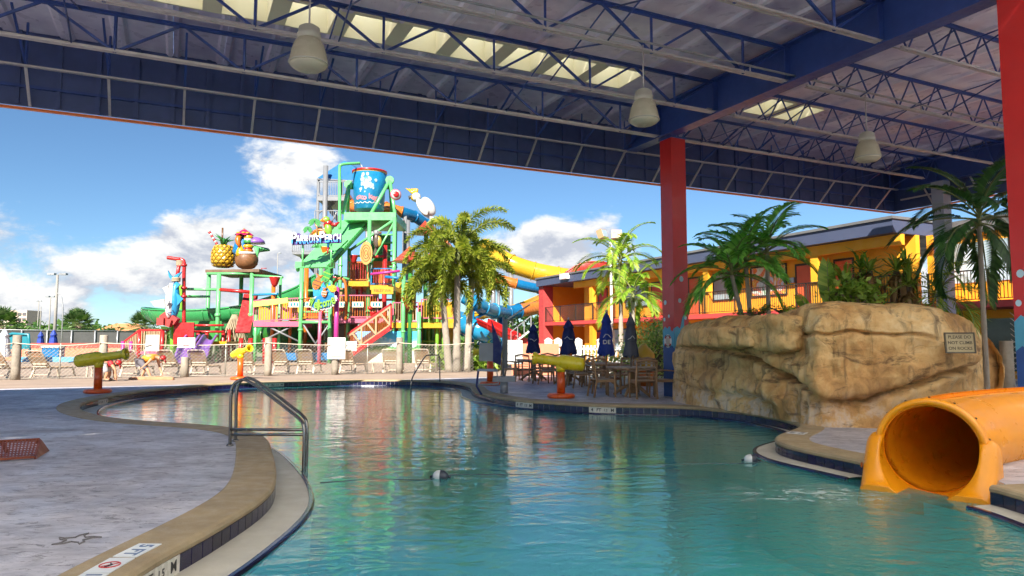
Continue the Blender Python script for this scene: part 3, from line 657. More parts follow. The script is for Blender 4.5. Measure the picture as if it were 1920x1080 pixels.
# set back end of the block
b = MB(); ubox(b, 6, UA - .02, 28.4, 28.7, 0, 2.64); ubox(b, 6, UA - .02, 28.4, 28.7, 2.91, 5.69); ubox(b, UA - .25, UA - .02, 27.3, 28.4, 2.91, 5.69); b.build('wall', M_yell, mot, True)
b = MB(); ubox(b, 6, UA - .41, 26.5, 30, 2.65, 2.90); b.build('balcony_slab', M_slabred, mot, True)
b = MB(); ubox(b, 6, UA - .02, 28.2, 34, 5.70, 6.25); b.build('roof', M_roofcap, mot, True)
railing(6.2, UA - .5, 26.58, 2.9)
a, c = sorted((u_at(1778, 28.4), u_at(1900, 28.4)))
b = MB(); ubox(b, a, c, 28.36, 28.4 - .005, 3.75, 5.35); o = b.build('window', mat('pale_glass', (.42, .55, .62), .12, var=.15, scale=.3), mot, True)
f = MB(); ubox(f, a - .1, a, 28.33, 28.39, 3.7, 5.4); ubox(f, c, c + .1, 28.33, 28.39, 3.7, 5.4); f.build('frame', M_dark, o, True)
b = MB(); ubox(b, 7, 16.6, 28.37, 28.395, .3, 2.3); b.build('shopfront', mat('dark_glass', (.03, .05, .05), .1, var=.6, scale=1), mot, True)
b = MB(); ubox(b, UA - .9, UA - .3, 27.15, 27.25, 5.05, 5.35); b.build('wall_light', M_doorred, mot, True)
# floodlights on a mast behind the motel corner
c = P(1146, 520, 44)
fl = thing('floodlight_mast', (c.x, c.y, 0), 0, 'mast with two box floodlights rising behind the bright palm', 'floodlight')
MB().tube((c.x, c.y, 0), (c.x, c.y, 7.75), .10, .08).build('mast', M_white, fl, True)
M_bronze = mat('floodlight_bronze', (.42, .24, .13), .45)
for dx, dz, rz, fm in ((-.55, .45, .9, True), (.35, .40, -.1, False)):
    q = Vector((c.x + dx, c.y - .1, 7.75 + dz)); R = Matrix.Rotation(rz, 3, 'Z') @ Matrix.Rotation(-.35, 3, 'X')
    h = MB().box(q, (.66, .38, .58), R).build('floodlight_head', M_bronze, fl, True)
    if fm: MB().box(q + R @ Vector((0, -.2, 0)), (.56, .02, .48), R).build('lens', M_glass, h, True)
    MB().path([(c.x, c.y, 7.7), (c.x + dx * .5, c.y, 7.72), (q.x, q.y, q.z - .3)], .035, 6).build('bracket', M_grey, fl, True)

# ------------------------------------------------------------------ pendant lamps under the trusses
M_lampcap = mat('lamp_cap', (.50, .47, .40), .5); M_lampglass = mat('lamp_refractor', (.62, .57, .44), .25, var=.1, trans=.35)
M_lens = mat('lamp_lens', (.78, .74, .62), .15, trans=.5)
def lamp(u, v, zb, label):
    c = UV(u, v); o = thing('pendant_lamp', (c.x, c.y, zb), 0, label, 'pendant lamp', 'pendant lamps under the pavilion')
    MB().tube((0, 0, .60), (0, 0, ZB - zb), .014, n=6).build('rod', M_navy_l, o)
    MB().lathe([(.02, .70), (.10, .68), (.15, .645), (.155, .56), (.17, .555), (.17, .49), (.15, .47)], 20).build('ballast_cap', M_lampcap, o)
    s = MB()
    prof = [(.15, .475), (.178, .45), (.212, .39), (.238, .30), (.258, .20), (.272, .135), (.27, .11)]
    n = 40; vs = [(r * (1 + (.012 if j % 2 else -.012)) * cos(2 * pi * j / n), r * (1 + (.012 if j % 2 else -.012)) * sin(2 * pi * j / n), z) for r, z in prof for j in range(n)]
    s.add(vs, [(i * n + j, i * n + (j + 1) % n, (i + 1) * n + (j + 1) % n, (i + 1) * n + j) for i in range(len(prof) - 1) for j in range(n)], True)
    s.build('refractor', M_lampglass, o)
    MB().path([(.272 * cos(2 * pi * j / 24), .272 * sin(2 * pi * j / 24), .115) for j in range(24)], .012, 6, closed=True).build('lens_ring', M_lampcap, o)
    MB().lathe([(.268, .11), (.25, .075), (.19, .035), (.10, .012), (.09, .02), (.05, .018), (.01, .0)], 24).build('lens', M_lens, o)
lamp(10.12, 1.60, 5.30, 'largest cream bell lamp, hanging over the shallow end before the skylight')
lamp(10.12, 7.53, 5.30, 'cream bell lamp hanging just before the girder above the palms')
lamp(10.12, 13.50, 5.30, 'cream bell lamp hanging beyond the girder above the rock')

# ------------------------------------------------------------------ artificial rock
def rock_material():
    m = bpy.data.materials.new('carved_rock'); m.use_nodes = True; m.node_tree.nodes.clear(); n = NT(m.node_tree)
    tc = n('ShaderNodeTexCoord').outputs['Object']
    big = n.noise(tc, .9, 5, .6, .5); mid = n.noise(tc, 4.5, 7, .68, .4)
    streak = n.noise(n.vec('MULTIPLY', tc, (5.5, 5.5, .7))[0], 1.0, 6, .65, .6)
    c = n.ramp(n.math('ADD', n.math('MULTIPLY', big, .6), n.math('MULTIPLY', mid, .4)), [(.30, (.26, .125, .04)), (.43, (.56, .30, .10)), (.54, (.72, .45, .18)), (.67, (.84, .63, .34)), (.8, (.62, .35, .13))])
    c = n.mix(n.rng(streak, .50, .68, 0.0, .7), c, (.17, .095, .04, 1))
    z = n('ShaderNodeSeparateXYZ', _0=tc).outputs[2]
    pale = n.math('MULTIPLY', n.rng(z, .05, .75, 1.0, 0.0), n.rng(n.noise(tc, 2.2, 5, .7), .45, .6, 0.0, .6))
    c = n.mix(pale, c, (.66, .58, .50, 1))                       # lime crust near the splash line
    cr = n.rng(n.math('ABSOLUTE', n.math('SUBTRACT', n.noise(n.vec('MULTIPLY', tc, (1, 1, 2.0))[0], .75, 3, .55, .9), .5)), 0.0, .011, 1.0, 0.0)
    c = n.mix(n.rng(n.noise(n.vec('MULTIPLY', tc, (1.2, 1.2, 3.2))[0], 1.1, 7, .7, .7), .54, .66, 0.0, .8), c, (.13, .06, .022, 1))
    h = n.math('ADD', n.math('MULTIPLY', mid, .8), n.math('ADD', n.math('MULTIPLY', n.noise(tc, 28, 6, .7), .22), n.math('ADD', n.math('MULTIPLY', cr, -.25), n.math('MULTIPLY', streak, .5))))
    bp = n('ShaderNodeBump', Strength=.8, Distance=.05, Height=h).outputs[0]
    p = n('ShaderNodeBsdfPrincipled', Base_Color=c, Roughness=.72, Normal=bp); n.l.new(p.outputs[0], n('ShaderNodeOutputMaterial').inputs[0]); return m
M_rock = rock_material()
RC = Vector((6.35, 13.5))
foot = [(*G(1261, 751).xy, 2.0), (*G(1300, 760).xy, 2.0), (*G(1400, 776).xy, 2.05), (*G(1480, 790).xy, 2.12), (*G(1535, 801).xy, 2.15), (*G(1600, 803).xy, 2.14), (*G(1690, 805).xy, 2.12), (*G(1775, 806).xy, 2.06), (*G(1838, 800).xy, 1.95), (*G(1872, 782).xy, 1.7),
        (9.2, 13.0, 1.7), (9.2, 14.2, 1.8), (8.3, 15.2, 1.9), (7.2, 16.9, 1.95), (5.6, 17.6, 1.95), (4.4, 17.4, 1.95)]
FT = resample(crom(foot, 8, True), .045, True)
def rock_point(i, s):
    p = FT[i]; phi = s * pi / 2
    c = RC + (Vector(p[:2]) - RC) * .25
    rho = max(cos(phi), 0) ** .20; zz = sin(phi) ** .50
    xy = c + (Vector(p[:2]) - c) * rho if s < 1 else c
    return Vector((xy.x, xy.y, p[2] * zz))
ARC = [0.0]
for a, c in zip(FT, FT[1:]): ARC.append(ARC[-1] + (Vector(a[:2]) - Vector(c[:2])).length)
def lerp_line(pts, x):
    if x <= pts[0][0] or x >= pts[-1][0]: return None
    for (x0, y0), (x1, y1) in zip(pts, pts[1:]):
        if x <= x1: return y0 + (y1 - y0) * (x - x0) / (x1 - x0)
CREV = [([(-.1, 1.35), (1.0, 1.30), (2.6, 1.22), (3.6, 1.10), (4.6, .78), (5.6, .42)], .30, .045), ([(5.2, .35), (6.2, .50), (7.2, .85), (8.2, 1.05), (9.6, 1.30)], .34, .05), ([(.0, .50), (1.6, .36), (3.4, .30), (4.8, .16)], .20, .03), ([(4.2, 1.75), (5.2, 1.55), (6.0, 1.62), (7.4, 1.45)], .16, .028)]
nR = 110; mb = MB(); rows = []
for k in range(nR + 1):
    s = k / nR; row = []
    for i in range(len(FT)):
        p = rock_point(i, s * .985); out = Vector((p.x - RC.x, p.y - RC.y, 0)); out.normalize(); ar = ARC[i]
        n1 = noise.fractal(p * .75 + Vector((3, 1, 9)), 1.0, 2.0, 4); n2 = noise.fractal(p * 3.0, 1.0, 2.1, 5); n3 = noise.noise(Vector((ar * .9, p.z * 1.2, 4)))
        wallness = max(0, 1 - s ** 3)
        flute = abs(noise.noise(Vector((ar * 3.4 + n2 * .25, p.z * .55, 2)))) * (1 if p.z < 1.2 else .45)          # vertical runnels, sharp valleys
        ridge = abs(noise.noise(p * 1.5 + Vector((7, 2, 1)))) 
        d = .13 * n1 + .05 * n2 + .20 * flute + .15 * ridge - .12
        for line, dep, wd in CREV:
            zc = lerp_line(line, ar)
            if zc is None: continue
            end = min(1, (ar - line[0][0]) * 2 + .3, (line[-1][0] - ar) * 2); g = p.z - zc - .07 * n3 - .03 * n2
            d -= dep * end * math.exp(-(g / wd) ** 2); d += .36 * dep * end * (math.exp(-((g - .22) / .22) ** 2) - .5 * math.exp(-((g + .3) / .25) ** 2))
        d *= (.25 + .75 * wallness)
        if p.z < .15: d *= .6
        q = p + out * d; q.z += (.09 * n1 + .03 * n2 + .06 * ridge) * min(1, p.z) * (.4 + s * .6); q.z *= .955; row.append(q)
    rows.append(row)
k = len(FT)
mb.add([p for r in rows for p in r], [(i * k + j, i * k + (j + 1) % k, (i + 1) * k + (j + 1) % k, (i + 1) * k + j) for i in range(nR) for j in range(k)], True)
mb.f.append(tuple(nR * k + j for j in range(k))); mb.sm.append(True)
rock = thing('artificial_rock', (RC.x, RC.y, 0), 0, 'large tan carved rock mound beside the pool with a spout ledge', 'rock')
mb.build('rock_body', M_rock, rock, True)
# spout ledge that juts from the front
def blob_box(c, size, ang, seed, sub=10, amp=.10):
    b = MB(); R = Matrix.Rotation(ang, 3, 'Z'); c = Vector(c)
    faces = []
    for ax in range(3):
        for sg in (-1, 1):
            vs = []
            for i in range(sub + 1):
                for j in range(sub + 1):
                    p = [0, 0, 0]; p[ax] = sg; p[(ax + 1) % 3] = 2 * i / sub - 1; p[(ax + 2) % 3] = 2 * j / sub - 1
                    v = Vector(p); L = (abs(v.x) ** 6 + abs(v.y) ** 6 + abs(v.z) ** 6) ** (1 / 6); v /= L
                    v = Vector((v.x * size[0] / 2, v.y * size[1] / 2, v.z * size[2] / 2))
                    w = c + R @ v; nn = noise.fractal(w * 2.4 + Vector((seed, 0, 0)), 1.0, 2.1, 4)
                    vs.append(w + (R @ v).normalized() * nn * amp)
            f = [(i * (sub + 1) + j, (i + 1) * (sub + 1) + j, (i + 1) * (sub + 1) + j + 1, i * (sub + 1) + j + 1) for i in range(sub) for j in range(sub)]
            if sg < 0: f = [tuple(reversed(q)) for q in f]
            b.add(vs, f, True)
    return b
e = P(1385, 632, 13.7); blob_box((e.x, e.y + .15, e.z), (2.0, 1.1, .42), -1.2, 3, 16, .09).build('spout_ledge', M_rock, rock, True)
e = P(1478, 625, 12.4); blob_box((e.x + .1, e.y + .30, e.z), (1.1, 1.0, .62), -1.0, 11, 16, .12).build('spout_ledge', M_rock, rock, True)
# plaque
pq = P(1799, 643, 10.9)
face = Vector((-.12, -1, .10)).normalized(); rt = Vector((0, 0, 1)).cross(-face).normalized() * -1; rt = face.cross(Vector((0, 0, 1))).normalized() * -1; upv = face.cross(rt)
pm = basis(pq, rt, upv, face)
pl = thing('rock_plaque', m=pm, label='small tan plaque asking people not to climb, fixed to the rock', cat='sign')
MB().box((0, 0, 0), (.42, .30, .03)).build('plate', mat('plaque_tan', (.42, .33, .17), .5), pl)
b = MB()
for x, y, w, h in ((0, .152, .44, .02), (0, -.152, .44, .02), (.212, 0, .02, .285), (-.212, 0, .02, .285)): b.box((x, y, .014), (w, h, .03))
b.build('frame', mat('plaque_frame', (.10, .08, .05), .5), pl)
MB().box((0, 0, -.22), (.10, .10, .42)).build('mount', mat('plaque_frame', 0), pl)
for k, s in enumerate(('PLEASE DO', 'NOT CLIMB', 'ON ROCKS')): write(s, .068, mat('plaque_ink', (.07, .055, .03), .6), pl, Matrix.Translation((0, .088 - .088 * k, .0165)), .001, bold=.001)

# ------------------------------------------------------------------ yellow tube slide
M_slide = mat('slide_yellow', (.90, .315, .005), .34, var=.12, scale=1.6, coat=.12, wear=.05)
M_bolt = mat('bolt_dark', (.10, .06, .03), .4, metal=.6)
oc, ax = SLC, SLAX; side = SLS; upx = side.cross(ax)
SM = basis(oc, ax, -side, upx)            # local: x into the tube, y to the left, z up
sl = thing('tube_slide', m=SM, label='yellow tube slide emptying into the pool beside the rock', cat='slide')
R0 = SLR
def shell(mb, fn, nu, nv, th):            # fn(u,v) -> (point, normal): two skins and their rims
    o = []; i_ = []
    for a in range(nu + 1):
        for c in range(nv + 1):
            p, n = fn(a / nu, c / nv); o.append(p + n * th / 2); i_.append(p - n * th / 2)
    w = nv + 1; k = len(o); fs = []
    for a in range(nu):
        for c in range(nv):
            q = (a * w + c, a * w + c + 1, (a + 1) * w + c + 1, (a + 1) * w + c); fs.append(q); fs.append(tuple(k + x for x in reversed(q)))
    for a in range(nu):
        for c in (0, nv): q = (a * w + c, (a + 1) * w + c); fs.append((q[0], q[1], k + q[1], k + q[0]))
    for c in range(nv):
        for a in (0, nu): q = (a * w + c, a * w + c + 1); fs.append((q[0], q[1], k + q[1], k + q[0]))
    mb.add(o + i_, fs, True)
b = MB()
def tubef(u, v):
    t = 2 * pi * v; x = u * 4.4
    n = Vector((0, sin(t), cos(t))); return Vector((x, -.11 * x * x, .0)) + n * R0, n
shell(b, tubef, 24, 40, .02); b.build('tube', M_slide, sl); MB().box((4.45, -2.13, 0), (.04, 1.2, 1.2), Matrix.Rotation(-.75, 3, 'Z')).build('end_bulkhead', M_slide, sl)
b = MB()                                    # upper flange round the mouth
fl_ = lambda a: Vector((0, sin(a), cos(a)))
def flange(u, v):
    t = radians(-108) + radians(216) * v; n = fl_(t); prof = [(.0, .012), (-.05, .012), (-.06, .06), (-.02, .075), (.05, .075)]
    k = u * 4; i = min(3, int(k)); f = k - i; x = prof[i][0] * (1 - f) + prof[i + 1][0] * f; r = prof[i][1] * (1 - f) + prof[i + 1][1] * f
    return Vector((x, 0, 0)) + n * (R0 + r), (n if i in (0, 3) else Vector((-1, 0, 0)))
shell(b, flange, 8, 44, .006); b.build('mouth_flange', M_slide, sl)
b = MB()                                    # moulded run-out in front of the mouth: arc channel between rounded side walls
rows_ = []; NX = 16; LX = .58
for i in range(NX + 1):
    f = i / NX; x = .03 - LX * f; sm_ = f * f * (3 - 2 * f); h = .14 - .50 * sm_; yo = R0 + .17 - .03 * f; ri = R0 - .004; sec = []
    hh = max(-ri * .97, min(h, ri * .97)); t0 = math.acos(hh / ri)        # angle from the top where the channel meets the wall
    sec += [(yo, -.60), (yo, h - .16), (yo - .015, h - .07), (yo - .05, h - .02), (yo - .09, h)]
    yi = ri * sin(t0); sec += [(max(yi + .015, yo - .14), h + .002)]
    for j in range(23): t = t0 + (2 * pi - 2 * t0) * j / 22; sec.append((ri * sin(t), ri * cos(t)))
    sec += [(-y, z) for y, z in reversed(sec[:6])]
    rows_.append([Vector((x, y, z)) for y, z in sec])
w = len(rows_[0]); b.add([p for r in rows_ for p in r], [(i * w + j, i * w + j + 1, (i + 1) * w + j + 1, (i + 1) * w + j) for i in range(NX) for j in range(w - 1)], True)
for i in (0, NX): b.f.append(tuple(i * w + j for j in range(w))); b.sm.append(False)
b.build('run_out', M_slide, sl)
bolt = MB().lathe([(.012, -.006), (.012, .004), (.006, .008)], 8).mesh('bolt', M_bolt)
for k in range(9):
    t = radians(-100 + 25 * k); n = fl_(t); inst('bolt', bolt, sl, basis(Vector((.055, 0, 0)) + n * (R0 + .085), Vector((1, 0, 0)), n.cross(Vector((1, 0, 0))), n))
b = MB()                                    # bolted seam flange along the top of the tube
def seam(u, v):
    x = .08 + 3.0 * u; return Vector((x, -.11 * x * x + .11, (R0 * .965) + .07 * v)), Vector((0, 1, 0))
shell(b, seam, 16, 2, .02); b.build('seam_flange', M_slide, sl)
for k in range(14):
    p, _ = seam(k / 13, .55); inst('bolt', bolt, sl, basis(p + Vector((0, .012, 0)), (1, 0, 0), (0, 0, -1), (0, 1, 0)))
MB().prism([(.045 * cos(2 * pi * j / 18), .03 * sin(2 * pi * j / 18)) for j in range(18)], .002, basis(Vector((-.28, R0 + .158, -.20)), (-1, 0, 0), (0, 0, 1), (0, 1, 0))).build('maker_mark', mat('mark_brown', (.35, .10, .02), .5), sl)
# ------------------------------------------------------------------ water-park tower
def paint(n, c, r=.35, **k):
    if c is not None: c = tuple(x * .57 for x in c)
    if k.get('c2'): k['c2'] = tuple(x * .57 for x in k['c2'])
    return mat('paint_' + n, c, r, var=k.pop('var', .12), scale=k.pop('scale', 1.5), coat=.15, **k)
C_mint = paint('mint', (.20, .76, .26)); C_grn = paint('green', (.05, .36, .07)); C_org = paint('orange', (.82, .20, .015)); C_red = paint('red', (.62, .02, .02)); C_pink = paint('pink', (.78, .18, .30))
C_mag = paint('magenta', (.66, .05, .34)); C_yel = paint('yellow', (.85, .47, .015)); C_blu = paint('blue', (.01, .24, .58)); C_sky = paint('sky_blue', (.03, .38, .72)); C_pur = paint('purple', (.34, .16, .62))
C_beige = paint('beige', (.62, .42, .24)); C_brown = paint('brown', (.20, .09, .035)); C_white = paint('white', (.80, .80, .78)); C_lime = paint('lime', (.28, .62, .05)); C_navy = paint('navy', (.02, .05, .30)); C_teal = paint('teal', (.02, .30, .38)); C_tan = paint('tan', (.50, .30, .12))
C_steel = paint('galvanised', (.30, .31, .33), .45)
Z0 = Vector((0, 0, 1))
def S_(D): return D / FPX
def vpost(px, y0, D, r, m, par, name='post', y1=None):
    a = P(px, y0, D); zb = 0.0 if y1 is None else P(px, y1, D).z
    return MB().tube((a.x, a.y, zb), a, r, n=10).build(name, m, par, True)
def pipe(pts, r, m, par, name='pipe', n=8): return MB().path([P(*p) for p in pts], r, n).build(name, m, par, True)
def bent(pts, r, m, par, name='pipe', n=8): return MB().path(crom([tuple(P(*p)) for p in pts], 8), r, n).build(name, m, par, True)
def plate(p0, p1, D0, D1, t, m, par, name='platform'):   # floor between two photo columns at one height, from D0 back to D1
    a = P(*p0, D0); b = P(*p1, D0); z = (a.z + b.z) / 2; sy = D1 - D0
    o = MB(); o.add([(x, y, zz) for zz in (z - t, z) for x, y in ((a.x, D0), (b.x, D0), (b.x, D1), (a.x, D1))], [(3, 2, 1, 0), (4, 5, 6, 7), (0, 1, 5, 4), (1, 2, 6, 5), (2, 3, 7, 6), (3, 0, 4, 7)])
    return o.build(name, m, par, True)
def fence_rail(a, b, h, mrail, mbar, par, step=.16, name='railing', bar=.035):
    a = Vector(a); b = Vector(b); o = MB(); 
    for z in (0.06, h): o.beam(a + Z0 * z, b + Z0 * z, .07, .07)
    o.beam(a, a + Z0 * h, .07, .07); o.beam(b, b + Z0 * h, .07, .07)
    q = o.build(name, mrail, par, True); k = max(2, int((b - a).length / step)); m = MB()
    for j in range(1, k): p = a.lerp(b, j / k); m.beam(p + Z0 * .06, p + Z0 * h, bar, bar)
    m.build('balusters', mbar, q, True, kind='stuff'); return q
def cone_roof(px, ytop, ybot, halfw, D, m, par, n=8, name='hut_roof'):
    t = P(px, ytop, D); b = P(px, ybot, D); r = halfw * S_(D); mb = MB()
    for k in range(5):                     # stepped courses
        f0, f1 = k / 5, (k + 1) / 5; za = t.z + (b.z - t.z) * f0; zb = t.z + (b.z - t.z) * f1
        mb.lathe([(max(.03, r * f0 * .96), za), (r * f1, zb), (r * f1 * .98, zb - .05)], n, Matrix.Translation((t.x, t.y, 0)), smooth=False)
    return mb.build(name, m, par, True)

tw = thing('play_tower', P(660, 641, 49).xy.to_3d(), 0, 'tall green and orange water play tower with slatted roof and stairs', 'play tower')
for px, y, D in ((566, 503, 46), (621, 500, 46), (655, 466, 48), (693, 412, 48), (740, 408, 48), (757, 512, 46), (786, 585, 46), (640, 415, 53), (693, 420, 53), (742, 420, 53), (602, 500, 52), (720, 520, 51), (786, 590, 51), (830, 600, 49)):
    o = vpost(px, y, D, .13, C_mint, tw)
    a = P(px, y, D)
    for f in (.35, .68): MB().lathe([(.13, -.07), (.18, -.05), (.18, .05), (.13, .07)], 10, Matrix.Translation((a.x, a.y, a.z * f)), caps=False).build('post_collar', C_mint, o, True)
# slatted roof that falls from under the bucket to the left
Ta, Tb = P(640, 416, 50.5), P(694, 412, 49.5); Ba, Bb = P(557, 503, 46.2), P(612, 502, 44.8)
k = 19
for j in range(k):
    f0, f1 = j / k, (j + .93) / k
    a, b = Ta.lerp(Ba, f0), Tb.lerp(Bb, f0); c, d = Tb.lerp(Bb, f1), Ta.lerp(Ba, f1); up = (b - a).cross(d - a); up.normalize(); up *= .05 if up.z > 0 else -.05
    lift = Vector((0, 0, .05))
    MB().add([a + lift, b + lift, c - up * .2, d - up * .2, a + up + lift, b + up + lift, c + up, d + up], [(3, 2, 1, 0), (4, 5, 6, 7), (0, 1, 5, 4), (1, 2, 6, 5), (2, 3, 7, 6), (3, 0, 4, 7)]).build('roof_slat', C_mint, tw, True)
e = MB(); e.beam(P(555, 497, 46.3), P(627, 497, 45.5), .2, .42); e.build('eave_board', C_mint, tw, True)
e = MB(); e.beam(Ta.lerp(Ba, 0) - Z0 * .15, Ba - Z0 * .15, .12, .22); e.beam(Tb - Z0 * .15, Bb - Z0 * .15, .12, .22); e.build('roof_rafter', C_grn, tw, True)
# bucket deck on top
plate((645, 398), (742, 398), 48, 53, .55, C_mint, tw, 'bucket_deck')
pipe([(655, 470, 48), (742, 410, 48)], .1, C_mint, tw, 'brace'); pipe([(693, 500, 48), (740, 415, 48)], .07, C_mint, tw, 'brace')
for y in (440, 470, 500): pipe([(716, y, 48), (742, y, 48)], .06, C_mint, tw, 'cross_bar')
# decks and rails of the storeys
plate((650, 527), (691, 527), 47, 52, .35, C_yel, tw); plate((694, 535), (737, 535), 47, 52, .3, C_yel, tw)
plate((566, 597), (724, 597), 46.4, 51, .3, C_pink, tw); plate((735, 605), (850, 605), 46.4, 51, .35, C_yel, tw); plate((475, 605), (566, 600), 46.6, 49, .35, C_pink, tw, 'bridge_deck')
fence_rail(P(652, 526, 47.1), P(690, 526, 47.1), 1.25, C_org, C_red, tw); fence_rail(P(696, 534, 47.1), P(736, 534, 47.1), 1.1, C_blu, C_red, tw)
fence_rail(P(475, 604, 46.7), P(566, 599, 46.7), 1.45, C_pink, C_pink, tw); fence_rail(P(568, 596, 46.3), P(618, 596, 46.3), 1.3, C_org, C_red, tw); fence_rail(P(623, 596, 46.5), P(708, 596, 46.5), 1.5, C_pink, C_org, tw)
fence_rail(P(737, 604, 46.5), P(784, 604, 46.5), 1.3, C_pink, C_beige, tw); fence_rail(P(790, 598, 46.5), P(850, 598, 46.5), 1.3, C_pink, C_yel, tw)
# painted lattice boards on the rails
for px in (552, 576, 640, 671, 706):
    a = P(px, 571, 46.25); bd = MB().box(a, (.75, .05, .36)).build('rail_board', mat('board_cream', (.72, .66, .42), .5), tw, True)
    for j in range(3): MB().box(a + Vector((-.2 + .2 * j, -.035, .02 * (j % 2))), (.12, .02, .2)).build('painted_glyph', C_teal, bd, True)
a, b = P(475, 571, 46.5), P(540, 563, 46.5); MB().beam(a, b, .06, .35).build('name_board', mat('board_yellow', (.75, .62, .10), .5), tw, True)
# inner panels, drums, wheels
for px, y0, y1, w, D, m in ((700, 560, 640, 30, 52.5, C_grn), (645, 560, 640, 40, 52.6, C_brown), (590, 560, 660, 36, 52.5, C_org), (672, 490, 527, 36, 52.4, C_org), (715, 440, 535, 34, 52.4, C_grn), (640, 600, 660, 60, 51.5, C_brown), (820, 560, 690, 70, 51.2, C_yel), (720, 490, 535, 40, 51.8, C_org), (672, 540, 597, 70, 52.2, C_tan), (760, 530, 600, 40, 51.6, C_yel), (545, 565, 600, 60, 49.5, C_yel)):
    a, b = P(px, y0, D), P(px, y1, D); MB().box(((a + b) / 2), (w * S_(D), .15, a.z - max(0, b.z))).build('wall_panel', m, tw, True)
w = P(687, 475, 46.6); mm = basis(w, (1, 0, 0), (0, 0, 1), (0, -1, 0))
d = MB().prism([(.42 * cos(2 * pi * j / 24), .78 * sin(2 * pi * j / 24)) for j in range(24)], .12, mm).build('spinner_disc', paint('disc', (.80, .42, .10)), tw, True)
for r in (.30, .20, .10): MB().path([mm @ Vector((r * cos(2 * pi * j / 20), r * 1.86 * sin(2 * pi * j / 20), .13)) for j in range(20)], .018, 5, closed=True).build('disc_ring', C_brown, d, True)
for px, y, D, m, r in ((610, 470, 47, C_org, .32), (663, 485, 47, C_red, .3), (700, 590, 46, C_red, .25), (765, 566, 46, C_red, .42), (515, 527, 47, C_red, .36)):
    a = P(px, y, D); MB().lathe([(.05, -r * 1.2), (r * .6, -r * .6), (r, r * .6), (r * 1.05, r * .75), (r * .9, r * .75), (.05, -.2 * r)], 12, Matrix.Translation(a), smooth=True).build('tipping_cone', m, tw, True)
pipe([(695, 514, 46.3), (750, 508, 46.3)], .09, C_mag, tw); pipe([(722, 519, 46.4), (760, 523, 46.4)], .1, C_blu, tw); pipe([(737, 533, 46.4), (738, 501, 46.4)], .08, C_mint, tw); pipe([(627, 516, 46.3), (655, 524, 46.3)], .09, C_mint, tw); pipe([(566, 604, 46), (620, 604, 46)], .1, C_mint, tw); pipe([(566, 604, 46.1), (595, 650, 46.1)], .06, C_steel, tw, 'brace'); pipe([(620, 604, 46.1), (588, 650, 46.1)], .06, C_steel, tw, 'brace')
bent([(625, 600, 46.2), (625, 532, 46.2), (647, 529, 46.2), (648, 600, 46.2)], .09, C_org, tw, 'arch'); bent([(660, 540, 48), (676, 532, 48), (677, 560, 48)], .1, C_red, tw, 'arch')
vpost(722, 460, 47.5, .16, C_red, tw, 'red_post'); vpost(575, 503, 50, .16, C_org, tw, 'orange_post'); vpost(650, 560, 50.5, .12, C_org, tw, 'orange_post'); vpost(804, 560, 50, .18, C_lime, tw, 'lime_post'); vpost(820, 590, 47, .12, C_lime, tw, 'lime_post'); vpost(832, 600, 47.3, .12, C_lime, tw, 'lime_post')
pipe([(720, 480, 47.3), (700, 482, 47.3)], .09, C_red, tw)
# under-roof sign board on the right-hand deck
a = P(717, 545, 46.2); bd = MB().box(a, (1.45, .08, .45)).build('deck_fascia', C_yel, tw, True)
write('RBLEY WA', .24, C_brown, bd, basis(a + Vector((0, -.05, 0)), (1, 0, 0), (0, 0, 1), (0, -1, 0)), .004, True)
# red newel posts, ramp and gold wall under the bridge, pipes that tie the frames
for px in (452, 470, 497, 515): vpost(px, 634, 45.5, .14, C_red, tw, 'newel_post')
MB().beam(P(455, 624, 49), P(471, 552, 51), 1.0, .12).build('climbing_ramp', C_red, tw, True); MB().box(P(505, 592, 50.5), (1.5, .15, 1.2)).build('wall_panel', C_yel, tw, True); MB().box(P(520, 640, 50.8), (2.6, .15, 1.6)).build('wall_panel', C_teal, tw, True)
for y, a_, b_, D_, m_ in ((585, 570, 655, 49, C_mint), (545, 570, 655, 50, C_mint), (562, 655, 742, 50.5, C_org), (480, 655, 742, 51, C_mint), (455, 695, 742, 52, C_mint), (612, 475, 566, 47, C_grn), (640, 570, 640, 50, C_grn), (575, 742, 830, 50, C_red), (640, 757, 832, 49, C_lime), (527, 742, 790, 49, C_blu), (520, 600, 655, 51.5, C_red)): pipe([(a_, y, D_), (b_, y, D_)], .08, m_, tw)
for px, y, D_, m_ in ((545, 566, 48.5, C_org), (480, 590, 48.5, C_mint), (670, 500, 50, C_red), (708, 540, 50, C_mint), (770, 530, 50.5, C_mint), (745, 560, 49.5, C_org), (812, 540, 51, C_red)): vpost(px, y, D_, .11, m_, tw)
for px, y, D_ in ((603, 590, 45.9), (640, 585, 46), (694, 582, 46)): MB().lathe([(.04, 0), (.16, .1), (.16, .22), (.05, .3)], 10, Matrix.Translation(P(px, y, D_))).build('spray_wheel', C_red, tw, True)
pipe([(490, 640, 46.8), (560, 606, 46.8)], .06, C_steel, tw, 'brace'); pipe([(560, 640, 46.8), (490, 606, 46.8)], .06, C_steel, tw, 'brace')
MB().box(P(600, 668, 49), (5.0, 2.0, .5)).build('blue_step', C_blu, tw, True)
